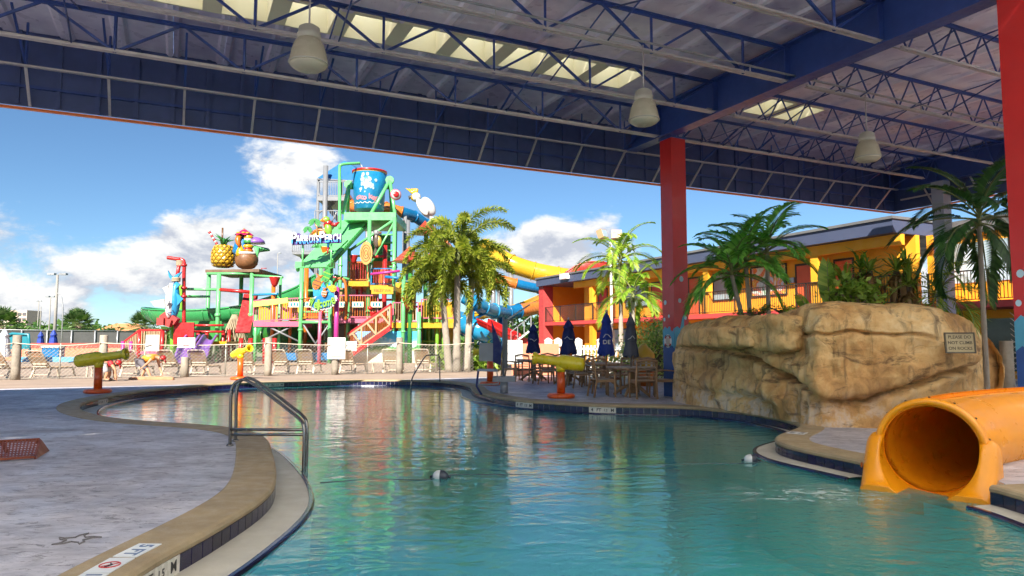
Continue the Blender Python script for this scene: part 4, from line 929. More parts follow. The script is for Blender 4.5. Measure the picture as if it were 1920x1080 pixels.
# stairs
sb, st = P(650, 672, 45.6), P(733, 614, 45.6); fb, ft = sb + Vector((-.4, 2.0, 0)), st + Vector((-.4, 2.0, 0))
for nm, a, b, m in (('stair_stringer', sb, st, C_red), ('stair_stringer', fb, ft, C_red)): MB().beam(a, b, .10, .28).build(nm, m, tw, True)
for a, b in ((sb, st), (fb, ft)):
    r = MB().beam(a + Z0 * 1.55, b + Z0 * 1.55, .10, .12).build('stair_rail', C_red, tw, True)
    MB().beam(a + Z0 * 1.40, b + Z0 * 1.40, .07, .12).build('rail_board', C_beige, r, True); MB().beam(a + Z0 * .2, b + Z0 * .2, .07, .12).build('rail_board', C_beige, r, True)
    MB().beam(b + Z0 * -.1, b + Z0 * 1.55, .10, .10).build('rail_post', C_red, r, True)
    q = MB()
    for j in range(1, 22): p = a.lerp(b, j / 22); q.beam(p + Z0 * .2, p + Z0 * 1.4, .035, .035)
    q.build('balusters', C_org, r, True, kind='stuff')
    for f in (.33, .66, .97):
        p = a.lerp(b, f); p2 = a.lerp(b, f - .2); MB().beam(p2 + Z0 * 1.35 + Vector((0, -.05, 0)), p + Z0 * .25 + Vector((0, -.05, 0)), .04, .12).build('diagonal_board', C_beige, r, True); MB().beam(p + Z0 * .2 + Vector((0, -.05, 0)), p + Z0 * 1.4 + Vector((0, -.05, 0)), .05, .1).build('upright_board', C_beige, r, True)
for j in range(12):
    p = sb.lerp(st, (j + .5) / 12); MB().box(p + Vector((-.2, 1.0, .05)), (.32, 1.9, .06)).build('stair_tread', C_org, tw, True)
# painted seaside panel below the deck
def mural():
    m = bpy.data.materials.new('seaside_mural'); m.use_nodes = True; m.node_tree.nodes.clear(); n = NT(m.node_tree)
    tc = n('ShaderNodeTexCoord').outputs['Object']; z = n('ShaderNodeSeparateXYZ', _0=tc).outputs[2]
    zz = n.math('ADD', z, n.math('MULTIPLY', n.math('SUBTRACT', n.noise(tc, 2.2, 5, .7), .5), .9))
    c = n.ramp(n.rng(zz, 0.0, 2.3), [(.05, (.62, .52, .34)), (.18, (.72, .80, .80)), (.28, (.55, .62, .30)), (.36, (.10, .30, .06)), (.46, (.04, .20, .05)), (.52, (.62, .80, .86)), (.8, (.05, .42, .75))])
    cl = n.rng(n.noise(tc, 1.4, 5, .6), .56, .66); c = n.mix(n.math('MULTIPLY', cl, n.rng(zz, 1.2, 1.5)), c, (.8, .84, .86, 1))
    p = n('ShaderNodeBsdfPrincipled', Base_Color=c, Roughness=.5); n.l.new(p.outputs[0], n('ShaderNodeOutputMaterial').inputs[0]); return m
a, b = P(664, 618, 46.6), P(790, 618, 46.6); MB().box(((a.x + b.x) / 2, 46.6, 1.05), (b.x - a.x, .12, 2.1)).build('mural_panel', mural(), tw, True)
# red hut roofs on posts
for px, yt, yb, hw, D in ((797, 414, 438, 24, 50), (768, 462, 490, 33, 46.5), (810, 470, 492, 25, 50)):
    cone_roof(px, yt, yb, hw, D, paint('roof_red', (.55, .07, .04)), tw); vpost(px + 2, yb, D, .16, C_grn, tw, 'hut_post')
# blank figure panels of the tower front: a perched bird carving
def bird(name, px, py, D, h, mb_, mw, mh, label, lean=.25, crest=None, face=-1):
    c = P(px, py, D); t = thing(name, (c.x, c.y, c.z), 0, label, 'bird sculpture'); R = Matrix.Rotation(lean * face, 3, 'Y')
    MB().ell((0, 0, h * .42), (h * .24, h * .24, h * .42), R).build('body', mb_, t)
    MB().ell((-.13 * h * face * -1, -h * .14, h * .40), (h * .17, h * .13, h * .32), R).build('belly', mw, t)
    hd = R @ Vector((0, 0, h * .92)); MB().ell(hd, (h * .19, h * .19, h * .19)).build('head', mh, t)
    MB().path([hd + Vector((face * h * .12, -.03, .02)), hd + Vector((face * h * .27, -.03, 0)), hd + Vector((face * h * .27, -.03, -h * .12))], [h * .09, h * .07, .01], 8).build('beak', C_brown if crest is None else paint('beak_grey', (.12, .12, .12)), t)
    for s in (-1, 1): MB().ell(hd + Vector((face * h * .08, s * h * .16, h * .05)), (.03, .03, .03), nu=8, nv=6).build('eye', M_black, t)
    for s in (-1, 1): MB().ell(R @ Vector((0, s * h * .22, h * .42)), (h * .16, h * .07, h * .38), R).build('wing', mb_, t)
    MB().add([R @ Vector(v) for v in ((-.1 * h, -.05, .1 * h), (.1 * h, -.05, .1 * h), (.07 * h - face * .2 * h, 0, -.35 * h), (-.07 * h - face * .2 * h, 0, -.35 * h), (-.1 * h, .05, .1 * h), (.1 * h, .05, .1 * h), (.07 * h - face * .2 * h, .04, -.35 * h), (-.07 * h - face * .2 * h, .04, -.35 * h))], [(0, 1, 2, 3), (7, 6, 5, 4), (0, 4, 5, 1), (1, 5, 6, 2), (2, 6, 7, 3), (3, 7, 4, 0)]).build('tail', mb_, t)
    if crest is not None:
        q = MB()
        for j in range(6): a = -1.2 + .42 * j; q.path([hd + Vector((-.02, 0, h * .08)), hd + Vector((face * h * .12 * cos(a), 0, h * (.26 + .06 * sin(a * 2)))) + Vector((sin(a) * .12 * h, 0, 0)), hd + Vector((face * h * .22 + sin(a) * .22 * h, 0, h * .36))], [h * .07, h * .07, .01], 6)
        q.ell(hd + Vector((face * h * .06, 0, -.02)), (h * .16, h * .15, h * .15)); q.build('crest', crest, t)
    return t
cz = P(806, 412, 50)
ck = bird('cockatoo_sculpture', 803, 407, 50, 1.85, C_white, C_white, C_white, 'big white cockatoo with yellow crest atop the tower hut', .55, C_yel)
bird('toucan_sculpture', 707, 466, 46.6, 1.15, paint('bird_dark', (.13, .09, .06)), paint('bird_gold', (.55, .38, .05)), paint('bird_grey', (.35, .36, .37)), 'dark bird carving with golden belly standing on the tower deck', -.05, None, 1)

# ------------------------------------------------------------------ grey stair tower with blue canopy
sg = thing('stair_tower', P(640, 641, 58).xy.to_3d(), 0, 'grey steel slide stair tower under a blue hipped canopy', 'stair tower')
for px, y, D, r in ((597, 335, 57, .12), (611, 311, 56, .2), (690, 330, 57, .14), (640, 330, 60, .12), (700, 330, 60, .12)): vpost(px, y, D, r, C_steel, sg)
ap = P(646, 301, 58); e1, e2, e3, e4 = P(596, 333, 56.5), P(700, 338, 56.5), P(706, 334, 60.5), P(604, 330, 60.5)
ap2 = ap + Vector((.3, .4, 0)); th = Vector((0, 0, -.06))
can = MB(); can.add([e1, e2, e3, e4, ap, e1 + th, e2 + th, e3 + th, e4 + th, ap + th * 2], [(0, 1, 4), (1, 2, 4), (2, 3, 4), (3, 0, 4), (6, 5, 9), (7, 6, 9), (8, 7, 9), (5, 8, 9), (0, 5, 6, 1), (1, 6, 7, 2), (2, 7, 8, 3), (3, 8, 5, 0)]); can.build('canopy', paint('canopy_blue', (.02, .20, .52), .6), sg, True)
fr_ = MB()
for a, b in ((e1, e2), (e2, e3), (e3, e4), (e4, e1), (e1, ap2), (e2, ap2)): fr_.tube(a + th * 2.5, b + th * 2.5, .06, n=6)
fr_.build('canopy_frame', C_steel, sg, True)
plate((595, 368), (655, 368), 56, 60, .35, C_steel, sg); fence_rail(P(597, 368, 56.1), P(655, 368, 56.1), 1.2, C_steel, C_steel, sg, .14)
for y, x0, x1 in ((472, 548, 600), (420, 590, 640), (520, 590, 640)): plate((x0, y), (x1, y), 56, 59, .2, C_steel, sg); fence_rail(P(x0, y, 56), P(x1, y, 56), 1.1, C_steel, C_steel, sg, .16)
for a, b in (((600, 470, 57), (640, 425, 57)), ((640, 420, 58), (600, 372, 58)), ((600, 520, 58), (560, 475, 58))):
    p, q = P(*a), P(*b)
    for dy in (0, 1.0): MB().beam(p + Vector((0, dy, 0)), q + Vector((0, dy, 0)), .08, .3).build('stair_flight', C_steel, sg, True)
for px0, y0, px1, y1 in ((597, 400, 640, 372), (597, 360, 611, 400), (611, 440, 640, 380), (597, 480, 611, 400)): pipe([(px0, y0, 57), (px1, y1, 57)], .07, C_steel, sg, 'brace')
colm = thing('slide_mast', P(762, 641, 60).xy.to_3d(), 0, 'thick grey round mast holding the tube slides', 'mast')
a = P(762, 408, 60); MB().tube((a.x, a.y, 0), a, .34, n=16).build('shaft', C_steel, colm, True); MB().tube(a, a + Vector((0, 0, .1)), .4, n=16).build('cap', C_steel, colm, True)

# ------------------------------------------------------------------ tipping bucket
bc = P(692, 395, 50.0); bt = P(692, 322, 50.0); hB = bt.z - bc.z
bk = thing('tipping_bucket', bc, 0, 'giant blue tipping bucket with red rim on top of the tower', 'bucket')
MB().lathe([(1.02, 0), (1.06, .03), (1.14, hB * .5), (1.22, hB - .2)], 28).build('drum', paint('bucket_blue', (.01, .22, .55), c2=(.02, .36, .62)), bk)
MB().lathe([(1.225, hB - .20), (1.235, hB - .14)], 28, caps=False).build('yellow_band', C_yel, bk)
MB().lathe([(1.235, hB - .139), (1.27, hB - .13), (1.27, hB), (1.20, hB + .02), (1.17, hB - .1)], 28, caps=False).build('rim', C_red, bk)
def on_drum(a, z, e=.01):
    r = 1.02 + .2 * z / hB + e; return Vector((r * sin(a), -r * cos(a), z))
wv = MB()
for row in (.40,):
    wv.path([on_drum(-1.1 + 2.2 * j / 40, row + .05 * sin(j * 1.1)) for j in range(41)], .04, 5)
wv.build('painted_wave', C_white, bk)
# white splash painted behind the lettering
sp_ = MB(); rr = random.Random(5)
for j in range(34):
    a, z = -.28 + rr.gauss(0, .24) + .2, 1.75 + rr.gauss(0, .30); p = on_drum(a, z, .012); q = MB(); n = Vector((sin(a), -cos(a), 0)); sx = rr.uniform(.05, .14)
    sp_.prism([(sx * cos(2 * pi * i / 10), sx * 1.3 * sin(2 * pi * i / 10)) for i in range(10)], .006 + .0004 * j, basis(p, Vector((cos(a), sin(a), 0)), (0, 0, 1), n))
sp_.build('painted_splash', paint('splash', (.55, .72, .80)), bk, kind='stuff')
for j, ch in enumerate('coco key'):
    a = -.62 + .178 * j; p = on_drum(a, .80 + .05 * sin(j * 1.7), .03)
    if ch != ' ': write(ch, .52, paint('letter_pink', (.80, .32, .36)), bk, basis(p, Vector((cos(a), sin(a), 0)), (0, 0, 1), Vector((sin(a), -cos(a), 0))), .012, bold=.02)
for s in (-1, 1): MB().lathe([(.22, 0), (.22, .25), (.12, .28)], 12, Matrix.Translation((s * 1.12, 0, hB * .62)) @ Matrix.Rotation(s * pi / 2, 4, 'Y')).build('pivot', C_grn, bk)
fm = thing('bucket_frame', bc, 0, 'green steel frame carrying the blue tipping bucket', 'frame')
for px, yt, legs in ((654, 346, ((643, 400, 48.5), (652, 400, 51.5))), (731, 338, ((695, 402, 48.3), (742, 410, 48.3), (735, 404, 52)))):
    t = P(px, yt, 49.6); MB().lathe([(.30, -.12), (.30, .12)], 14, Matrix.Translation(t) @ Matrix.Rotation(pi / 2, 4, 'X')).build('bearing', C_mint, fm, True)
    for l in legs: MB().tube(t, P(*l), .12, .13).build('leg', C_mint, fm, True)
bent([(637, 430, 48), (637, 350, 48), (637, 316, 48), (640, 309, 48), (655, 307, 48.4), (674, 306, 49)], .11, C_mint, fm, 'fill_pipe')
MB().path([P(674, 306, 49), P(679, 313, 49.2), P(682, 322, 49.4)], [.05, .06, .08], 6).build('water_jet', mat('water_jet', (.75, .82, .86), .1, trans=.5), fm, True)
hat = P(742, 365, 47.8); h_ = thing('straw_hat', hat, 0, 'round pink and white hat shaped spinner beside the bucket', 'spinner')
for r, m, z in ((.40, C_pink, 0), (.33, C_white, .05), (.22, C_red, .1)): MB().lathe([(r, 0), (r * .95, .05), (r * .4, .09)], 18, Matrix.Rotation(radians(90), 4, 'X') @ Matrix.Rotation(.4, 4, 'Y') @ Matrix.Translation((0, 0, z))).build('disc', m, h_)

# ------------------------------------------------------------------ name sign over the slatted roof
def twotone():
    m = bpy.data.materials.new('letter_twotone'); m.use_nodes = True; m.node_tree.nodes.clear(); n = NT(m.node_tree)
    tc = n('ShaderNodeTexCoord').outputs['Object']; y = n('ShaderNodeSeparateXYZ', _0=tc).outputs[1]
    yy = n.math('ADD', y, n.math('MULTIPLY', n.noise(tc, 2.0, 2), .10)); c = n.mix(n.rng(yy, -.06, -.01), (.04, .28, .72, 1), (.82, .82, .82, 1))
    p = n('ShaderNodeBsdfPrincipled', Base_Color=c, Roughness=.4); n.l.new(p.outputs[0], n('ShaderNodeOutputMaterial').inputs[0]); return m
s0 = P(594, 452, 44.5); ps = thing('name_sign', m=basis(s0, (1, 0, 0), (0, 0, 1), (0, -1, 0)), label='PARROTS PERCH name sign with palms, sun and parrot on the green roof', cat='sign')
u = S_(44.5)                              # metres per photo pixel here
def sp2(x, y): return ((x - 594) * u, (452 - y) * u)
MB().prism([sp2(*q) for q in ((548, 440), (560, 437), (570, 444), (600, 441), (606, 434), (614, 440), (641, 438), (641, 456), (600, 457), (548, 460))], .08, Matrix.Translation((0, 0, -.04))).build('backing_board', paint('sign_purple', (.10, .04, .26)), ps)
M2 = twotone()
for s, px, w, h, y in (('P', 553, 9.5, 21, 447), ('A', 561, 8, 16, 450), ('R', 569, 7.5, 16, 450), ('R', 577, 7.5, 16, 450), ('O', 585, 7.5, 15, 449), ('T', 591.5, 6.5, 15, 449), ("'", 594, 1.6, 4, 441), ('S', 597, 5, 14, 449), ('P', 606, 9, 21, 445), ('E', 614.5, 6.5, 15, 448), ('R', 622, 7.5, 15, 447.5), ('C', 630, 7, 15, 447), ('H', 637.5, 7, 15, 447)):
    fit(s, w * u, h * u, M2, ps, Matrix.Translation((*sp2(px, y), .22)), .05, bold=.012)
cx, cy = sp2(598, 452); R_ = 19 * u
MB().prism([(cx + R_ * cos(pi * j / 20), cy + R_ * 1.15 * sin(pi * j / 20)) for j in range(21)], .07, Matrix.Translation((0, 0, -.13))).build('sun_disc', C_yel, ps)
MB().path([(cx + R_ * cos(pi * j / 20), cy + R_ * 1.15 * sin(pi * j / 20), -.08) for j in range(21)], .09, 6).build('sun_rim', C_org, ps)
for (tx, ty), (bx, by), n_ in (((590, 414), (594, 440), 9), ((577, 428), (584, 441), 7)):
    a, b = sp2(tx, ty), sp2(bx, by); MB().path([(b[0], b[1], -.02), ((a[0] + b[0]) / 2 + .06, (a[1] + b[1]) / 2, -.02), (a[0], a[1], 0)], [.07, .06, .05], 7).build('palm_trunk', C_tan, ps)
    for j in range(n_):
        t = -.7 + (pi + 1.4) * j / (n_ - 1); L = (12 if n_ == 9 else 9) * u; d = (cos(t), sin(t) * .75); o_ = []
        for k in range(9): f = k / 8; w_ = .11 * sin(pi * min(1, f * 1.02 + .02)) + .015; o_.append((a[0] + d[0] * L * f - d[1] * w_, a[1] + d[1] * L * f + d[0] * w_ - .16 * f * f))
        for k in range(8, -1, -1): f = k / 8; w_ = .11 * sin(pi * min(1, f * 1.02 + .02)) + .015; o_.append((a[0] + d[0] * L * f + d[1] * w_, a[1] + d[1] * L * f - d[0] * w_ - .16 * f * f))
        MB().prism(o_, .05, Matrix.Translation((0, 0, .01 + .012 * j))).build('palm_frond', C_grn, ps)
b = sp2(595, 461)
for j in range(9):
    t = pi * j / 8; MB().path([(b[0], b[1] - .1, .05), (b[0] + .2 * cos(t), b[1] + .2 * sin(t) - .05, .09), (b[0] + .36 * cos(t), b[1] + .22 * sin(t) - .15, .12)], [.05, .07, .01], 5).build('sign_leaf', C_grn, ps)
pb = sp2(616, 430); pc = Vector((pb[0], pb[1], .08))
MB().ell(pc, (.25, .42, .2), Matrix.Rotation(.2, 3, 'Z')).build('parrot_body', C_lime, ps); MB().ell(pc + Vector((-.02, .42, .0)), (.26, .2, .18)).build('parrot_collar', C_red, ps); MB().ell(pc + Vector((-.14, .62, .02)), (.25, .22, .2)).build('parrot_head', C_lime, ps)
MB().ell(pc + Vector((-.26, .58, .1)), (.17, .17, .12)).build('parrot_face', C_org, ps); MB().path([pc + Vector((-.36, .62, .1)), pc + Vector((-.46, .54, .1)), pc + Vector((-.42, .44, .1))], [.08, .07, .01], 6).build('parrot_beak', C_yel, ps)
for s in (-1, 1): MB().path([pc + Vector((s * .1, .35, -.05)), pc + Vector((.35 * s + .1, .30, -.08)), pc + Vector((.5 * s + .2, .5 if s > 0 else .1, -.1))], [.12, .14, .02], 6).build('parrot_wing', C_red, ps)
MB().path([pc + Vector((.05, -.35, 0)), pc + Vector((.02, -.8, 0)), pc + Vector((0, -1.25, -.02))], [.16, .12, .06], 6).build('parrot_tail', C_blu, ps); MB().path([pc + Vector((0, -1.2, .0)), pc + Vector((-.02, -1.6, 0))], [.08, .03], 6).build('parrot_tail', C_red, ps)
for px in (567, 621): MB().tube((*sp2(px, 457), -.1), (*sp2(px, 500), -.1), .06).build('sign_post', C_mint, ps)
pipe([(622, 480, 44.6), (652, 451, 46.5)], .05, C_grn, ps, 'stay')

# ------------------------------------------------------------------ welcome sign with fishes
w0 = P(600, 582, 43.5); ws = thing('welcome_sign', m=basis(Vector((w0.x, w0.y, 0)), (1, 0, 0), (0, 0, 1), (0, -1, 0)), label='Welcome sign with splash and four painted fishes on a pink pole', cat='sign')
u = S_(43.5)
def wp(x, y): return ((x - 600) * u, EYE + (641 - y) * u)
MB().tube((*wp(600.5, 585), 0), (0, 0, 0), .10, .12, n=12).build('pole', C_pink, ws); MB().lathe([(.5, 0), (.48, .06), (.14, .12)], 16, Matrix.Rotation(-pi / 2, 4, 'X')).build('pole_base', C_red, ws)
out = []
for j in range(44): t = 2 * pi * j / 44; rr_ = (1 + .10 * (j % 2) + .05 * sin(5 * t)); out.append(((605.5 - 600) * u + 25 * u * rr_ * cos(t), EYE + (641 - 566) * u + 15.5 * u * rr_ * sin(t) + .25 * cos(t) * .6))
MB().prism(out, .12, Matrix.Translation((0, 0, -.05))).build('splash_board', C_white, ws)
c0 = ((605 - 600) * u, EYE + (641 - 565) * u); MB().prism([(c0[0] + (q[0] - c0[0]) * .84, c0[1] + (q[1] - c0[1]) * .80) for q in out], .05, Matrix.Translation((0, 0, .07))).build('splash_water', C_blu, ws)
out2 = [wp(*q) for q in ((588, 556), (586, 540), (592, 534), (598, 546), (606, 530), (612, 542), (618, 528), (622, 545), (628, 556))]; MB().prism(out2, .1, Matrix.Translation((0, 0, -.02))).build('splash_crest', C_sky, ws)
for k, ch in enumerate('Welcome'):
    x = 585 + (0, 8.3, 13.4, 17.6, 24.6, 32.4, 40.5)[k]; y = 571 + (-4, 1.5, .5, 1, -.3, -2.4, -7)[k]
    fit(ch, (8.6, 6, 4, 5.2, 6.6, 9.2, 7)[k] * u, (17, 12, 19, 11, 11, 11, 13)[k] * u, C_lime, ws, Matrix.Translation((*wp(x, y), .16)) @ Matrix.Rotation((-.3, -.12, 0, 0, .08, .16, .3)[k], 4, 'Z'), .05, bold=.02)
def fish(x, y, L, ang, m, m2, z, sw=.45):
    a = wp(x, y); mt = Matrix.Translation((*a, z)) @ Matrix.Rotation(ang, 4, 'Z'); body = [(L * .5 * cos(2 * pi * j / 20), L * sw * .5 * sin(2 * pi * j / 20) * (1.15 if cos(2 * pi * j / 20) > -.2 else .8)) for j in range(20)]
    b = MB(); b.prism(body, .10, mt); b.prism([(-L * .40, 0), (-L * .72, L * .30), (-L * .60, 0), (-L * .72, -L * .30)], .07, mt); b.prism([(-L * .15, L * .18), (-L * .32, L * .44), (L * .2, L * .19)], .07, mt); o = b.build('fish', m, ws)
    for f in (-.18, .12): MB().prism([(L * f, L * sw * .5), (L * (f + .09), L * sw * .5), (L * (f + .05), -L * sw * .5), (L * (f - .04), -L * sw * .5)], .012, mt @ Matrix.Translation((0, 0, .10))).build('fish_stripe', m2, o)
    MB().ell(mt @ Vector((L * .33, L * .06, .11)), (.04, .04, .03), nu=8, nv=6).build('fish_eye', M_black, o)
fish(594, 531, 25 * u, -1.85, C_org, C_brown, .02, .55); fish(611, 516, 27 * u, -1.9, C_grn, C_lime, -.06, .55); fish(623, 541, 17 * u, -.35, C_yel, C_lime, .05, .7); fish(609, 550, 15 * u, -1.6, C_org, C_white, .15, .6)
mp = thing('spray_pole', P(632, 641, 44).xy.to_3d(), 0, 'slim magenta spray pole right of the Welcome sign', 'pole')
a = P(632, 540, 44); MB().tube((a.x, a.y, 0), a, .15, n=12).build('shaft', C_mag, mp, True); MB().ell(a, (.15, .15, .08)).build('cap', C_mag, mp, True)

# ------------------------------------------------------------------ fruit stand
fs = thing('fruit_stand', P(435, 641, 52).xy.to_3d(), 0, 'green post frame with wooden deck carrying the giant fruits', 'stand')
for px, D in ((411, 50), (473, 50), (392, 53.5), (453, 53.5)):
    o = vpost(px, 512, D, .15, C_mint, fs); a = P(px, 512, D); MB().lathe([(.15, 0), (.22, .03), (.22, .2), (.15, .25)], 10, Matrix.Translation((a.x, a.y, 3.2)), caps=False).build('post_collar', C_mint, o, True)
a, b = P(386, 508, 50.6), P(487, 507, 49.6); Dk = 4.6
for j in range(9):
    y0 = j / 9; p, q = a + Vector((0, Dk * y0 + .26, 0)), b + Vector((0, Dk * y0 + .26, 0)); MB().beam(p, q, .48, .2).build('deck_plank', mat('deck_wood', (.16, .10, .06), .8, var=.3, bump=.3), fs, True)
for x0, x1, D in ((388, 475, 50.1), (388, 475, 53.2)): pipe([(x0, 513, D), (x1, 513, D)], .09, C_mint, fs, 'beam')
pipe([(345, 542, 50), (411, 543, 50)], .10, C_mint, fs); pipe([(345, 556, 50), (392, 556, 53)], .10, C_mint, fs); pipe([(411, 543, 50), (473, 548, 50)], .13, C_red, fs); pipe([(473, 516, 50), (530, 520, 48)], .08, C_mint, fs); pipe([(473, 553, 50), (520, 551, 48)], .08, C_sky, fs); vpost(526, 520, 48, .10, C_mint, fs); vpost(513, 535, 48.5, .14, C_org, fs, 'orange_post'); pipe([(490, 516, 50), (490, 503, 50), (500, 503, 50)], .03, C_red, fs)
# pineapple
D = 51.5; u = S_(D); pc = P(418, 502, D); pn = thing('pineapple_sculpture', pc, 0, 'giant yellow pineapple with striped straw on the green stand', 'fruit sculpture')
hp = 43 * u; rp = 21 * u
prof = [(.55, 0), (.82, .08), (.97, .25), (1.0, .45), (.97, .65), (.88, .82), (.72, .94), (.5, 1.0)]
MB().lathe([(r * rp * .97, z * hp) for r, z in prof], 24).build('body', paint('pineapple_brown', (.30, .17, .02)), pn)
sc_ = MB().add([(-.5, 0, 0), (0, -.5, 0), (.5, 0, 0), (0, .5, 0), (-.22, 0, .3), (0, -.22, .3), (.22, 0, .3), (0, .22, .3), (0, 0, .42)], [(0, 1, 5, 4), (1, 2, 6, 5), (2, 3, 7, 6), (3, 0, 4, 7), (4, 5, 8), (5, 6, 8), (6, 7, 8), (7, 4, 8)]).mesh('fruit_scale', paint('pineapple_gold', (.78, .45, .02)))
for row in range(7):
    f = .08 + .84 * row / 6; i = 0
    while prof[i + 1][1] < f: i += 1
    g = (f - prof[i][1]) / (prof[i + 1][1] - prof[i][1]); r = (prof[i][0] * (1 - g) + prof[i + 1][0] * g) * rp; tilt = atan2((prof[i + 1][0] - prof[i][0]) * rp, (prof[i + 1][1] - prof[i][1]) * hp)
    for j in range(12):
        t = 2 * pi * (j + .5 * (row % 2)) / 12; n = Vector((cos(t) * cos(tilt), sin(t) * cos(tilt), -sin(tilt))); tx = Vector((-sin(t), cos(t), 0)); s = 2 * pi * r / 12 * .94
        inst('fruit_scale', sc_, pn, basis(Vector((cos(t) * r, sin(t) * r, f * hp)), tx * s, n.cross(tx) * max(.33, s * .9), n * .14))
rr = random.Random(4)
for j in range(11):
    t = 2 * pi * j / 11; q = Vector((cos(t), sin(t), 0)); L = rr.uniform(.5, 1.0); MB().path([q * .1 + Z0 * hp * .95, q * .25 + Z0 * (hp + L * .5), q * (.5 + .3 * (j % 3)) + Z0 * (hp + L * .8)], [.12, .13, .01], 6, squash=.4).build('leaf', C_grn, pn)
a, b = Vector((-10 * u, 0, hp - .1)), Vector((-29 * u, -.1, hp + 28 * u))
for j in range(9): MB().tube(a.lerp(b, j / 9), a.lerp(b, (j + 1) / 9), .10, n=8).build('straw_stripe', C_red if j % 2 else C_white, pn)
MB().tube((-3 * u, 0, hp - .1), (-3 * u, 0, hp + 33 * u), .07, n=8).build('stirrer', C_brown, pn)
# coconut cup
cc = P(462, 505, D - .3); cn = thing('coconut_sculpture', cc, 0, 'giant coconut cup holding fruit and a pink paper parasol', 'fruit sculpture'); rc = 21 * u
MB().lathe([(rc * r, rc * z) for r, z in ((.35, 0), (.7, .15), (.93, .45), (1.0, .8), (.97, 1.1), (.86, 1.38))], 26).build('shell', mat('coconut_brown', (.20, .085, .03), .55, var=.35, scale=3, bump=.4, bscale=8), cn)
MB().path([(rc * .83 * cos(2 * pi * j / 26), rc * .83 * sin(2 * pi * j / 26), rc * 1.38) for j in range(26)], .11, 8, closed=True).build('rim', C_white, cn)
MB().lathe([(.5, rc * 1.2), (.72, rc * 1.6), (.50, rc * 2.6), (.3, rc * 2.9)], 14, Matrix.Translation((-10 * u, .15, 0))).build('blue_parrot_body', C_blu, cn)
MB().lathe([(.34, rc * 1.1), (.30, rc * 1.6), (.05, rc * 2.2)], 12, Matrix.Translation((-8 * u, -.4, 0))).build('mango_wedge', C_yel, cn)
for j, (m, r) in enumerate(((C_lime, .3), (C_org, .36), (C_red, .3), (C_yel, .36), (C_white, .12), (C_grn, .34), (C_white, .3), (C_yel, .32))): MB().lathe([(r * .8, 0), (r, .05), (r, .2), (r * .8, .25)], 12, Matrix.Translation((4 * u, -.2, rc * 1.25 + .17 * j))).build('skewered_fruit', m, cn)
MB().tube((2 * u, -.1, rc), (-6 * u, -.1, rc * 1.3 + 50 * u), .05).build('parasol_stick', C_tan, cn)
pz = rc * 1.3 + 35 * u; pr = MB(); n_ = 16
pr.add([(-6 * u, 0, pz + 15 * u)] + [(-6 * u + 18 * u * (1 if j % 2 else .92) * cos(2 * pi * j / n_), 18 * u * (1 if j % 2 else .92) * sin(2 * pi * j / n_), pz + (.0 if j % 2 else .12)) for j in range(n_)] + [(-6 * u, 0, pz + 14 * u)] , [(0, 1 + j, 1 + (j + 1) % n_) for j in range(n_)] + [(n_ + 1, 1 + (j + 1) % n_, 1 + j) for j in range(n_)]); pr.build('paper_parasol', paint('parasol_pink', (.66, .02, .16)), cn)
for t in (-2.2, -1.3, -.7): MB().ell((-6 * u + 12 * u * cos(t), 12 * u * sin(t), pz + 5.2 * u), (.16, .16, .08)).build('parasol_flower', C_yel, cn)
MB().path([(-11 * u, -.3, pz + .1), (-13 * u, -.5, pz - .3), (-11 * u, -.6, pz - .6), (-8 * u, -.6, pz - .9)], [.2, .2, .17, .05], 8).build('orange_peel', C_org, cn)
MB().lathe([(.66, 0), (.6, .2), (.3, .42), (.02, .5)], 14, Matrix.Translation((15 * u, .2, rc * 2.35))).build('purple_scoop', C_pur, cn)
for j in range(6): t = -.6 + .4 * j; MB().path([(14 * u, .1, rc * 2.1), (21 * u + .1 * j, -.3 + .2 * j, rc * 1.9), (24 * u - .1 * j, -.4 + .2 * j, rc * (1.0 + .12 * j))], [.16, .22, .02], 6, squash=.4).build('mint_leaf', C_mint, cn)

# ------------------------------------------------------------------ shark hung from a red gallows pole
D = 49.0; u = S_(D); g0 = P(345, 641, D)
gp = thing('gallows_pole', (g0.x, g0.y, 0), 0, 'red bent pole holding up the blue shark', 'pole')
bent([(345, 676, D), (345, 600, D), (345, 520, D), (345.5, 494, D), (341, 487, D), (330, 485.5, D), (314, 483, D)], .13, C_red, gp, 'shaft')
for y in (497, 540, 556): a = P(345, y, D); MB().lathe([(.13, -.1), (.21, -.07), (.21, .07), (.13, .1)], 10, Matrix.Translation(a), caps=False).build('collar', C_red, gp, True)
k0 = P(322, 594, D - .5); sh = thing('shark_sculpture', k0, 0, 'blue and white shark hanging head down by a rope', 'shark sculpture')
zz = lambda y: (594 - y) * u
spine = [(-1.5, 596, .08), (-.5, 591, .22), (0, 582, .31), (.5, 570, .36), (.5, 556, .33), (1, 543, .25), (2, 532, .15), (2, 523, .10)]
MB().path(crom([(x * u + .12, .06, zz(y)) for x, y, r in spine], 4), [r for (r,) in crom([(r,) for _, _, r in spine], 4)], 14).build('back', C_sky, sh)
MB().path(crom([((x - 4.2) * u + .02, -.06, zz(y)) for x, y, r in spine[:-1]], 4), [r * .93 for (r,) in crom([(r,) for _, _, r in spine[:-1]], 4)], 14).build('belly', C_white, sh)
def fin(poly, m, nm, y=-.05, t=.12): MB().prism([((x - 322) * u, (594 - yy) * u) for x, yy in poly], t, basis((0, y, 0), (1, 0, 0), (0, 0, 1), (0, -1, 0))).build(nm, m, sh)
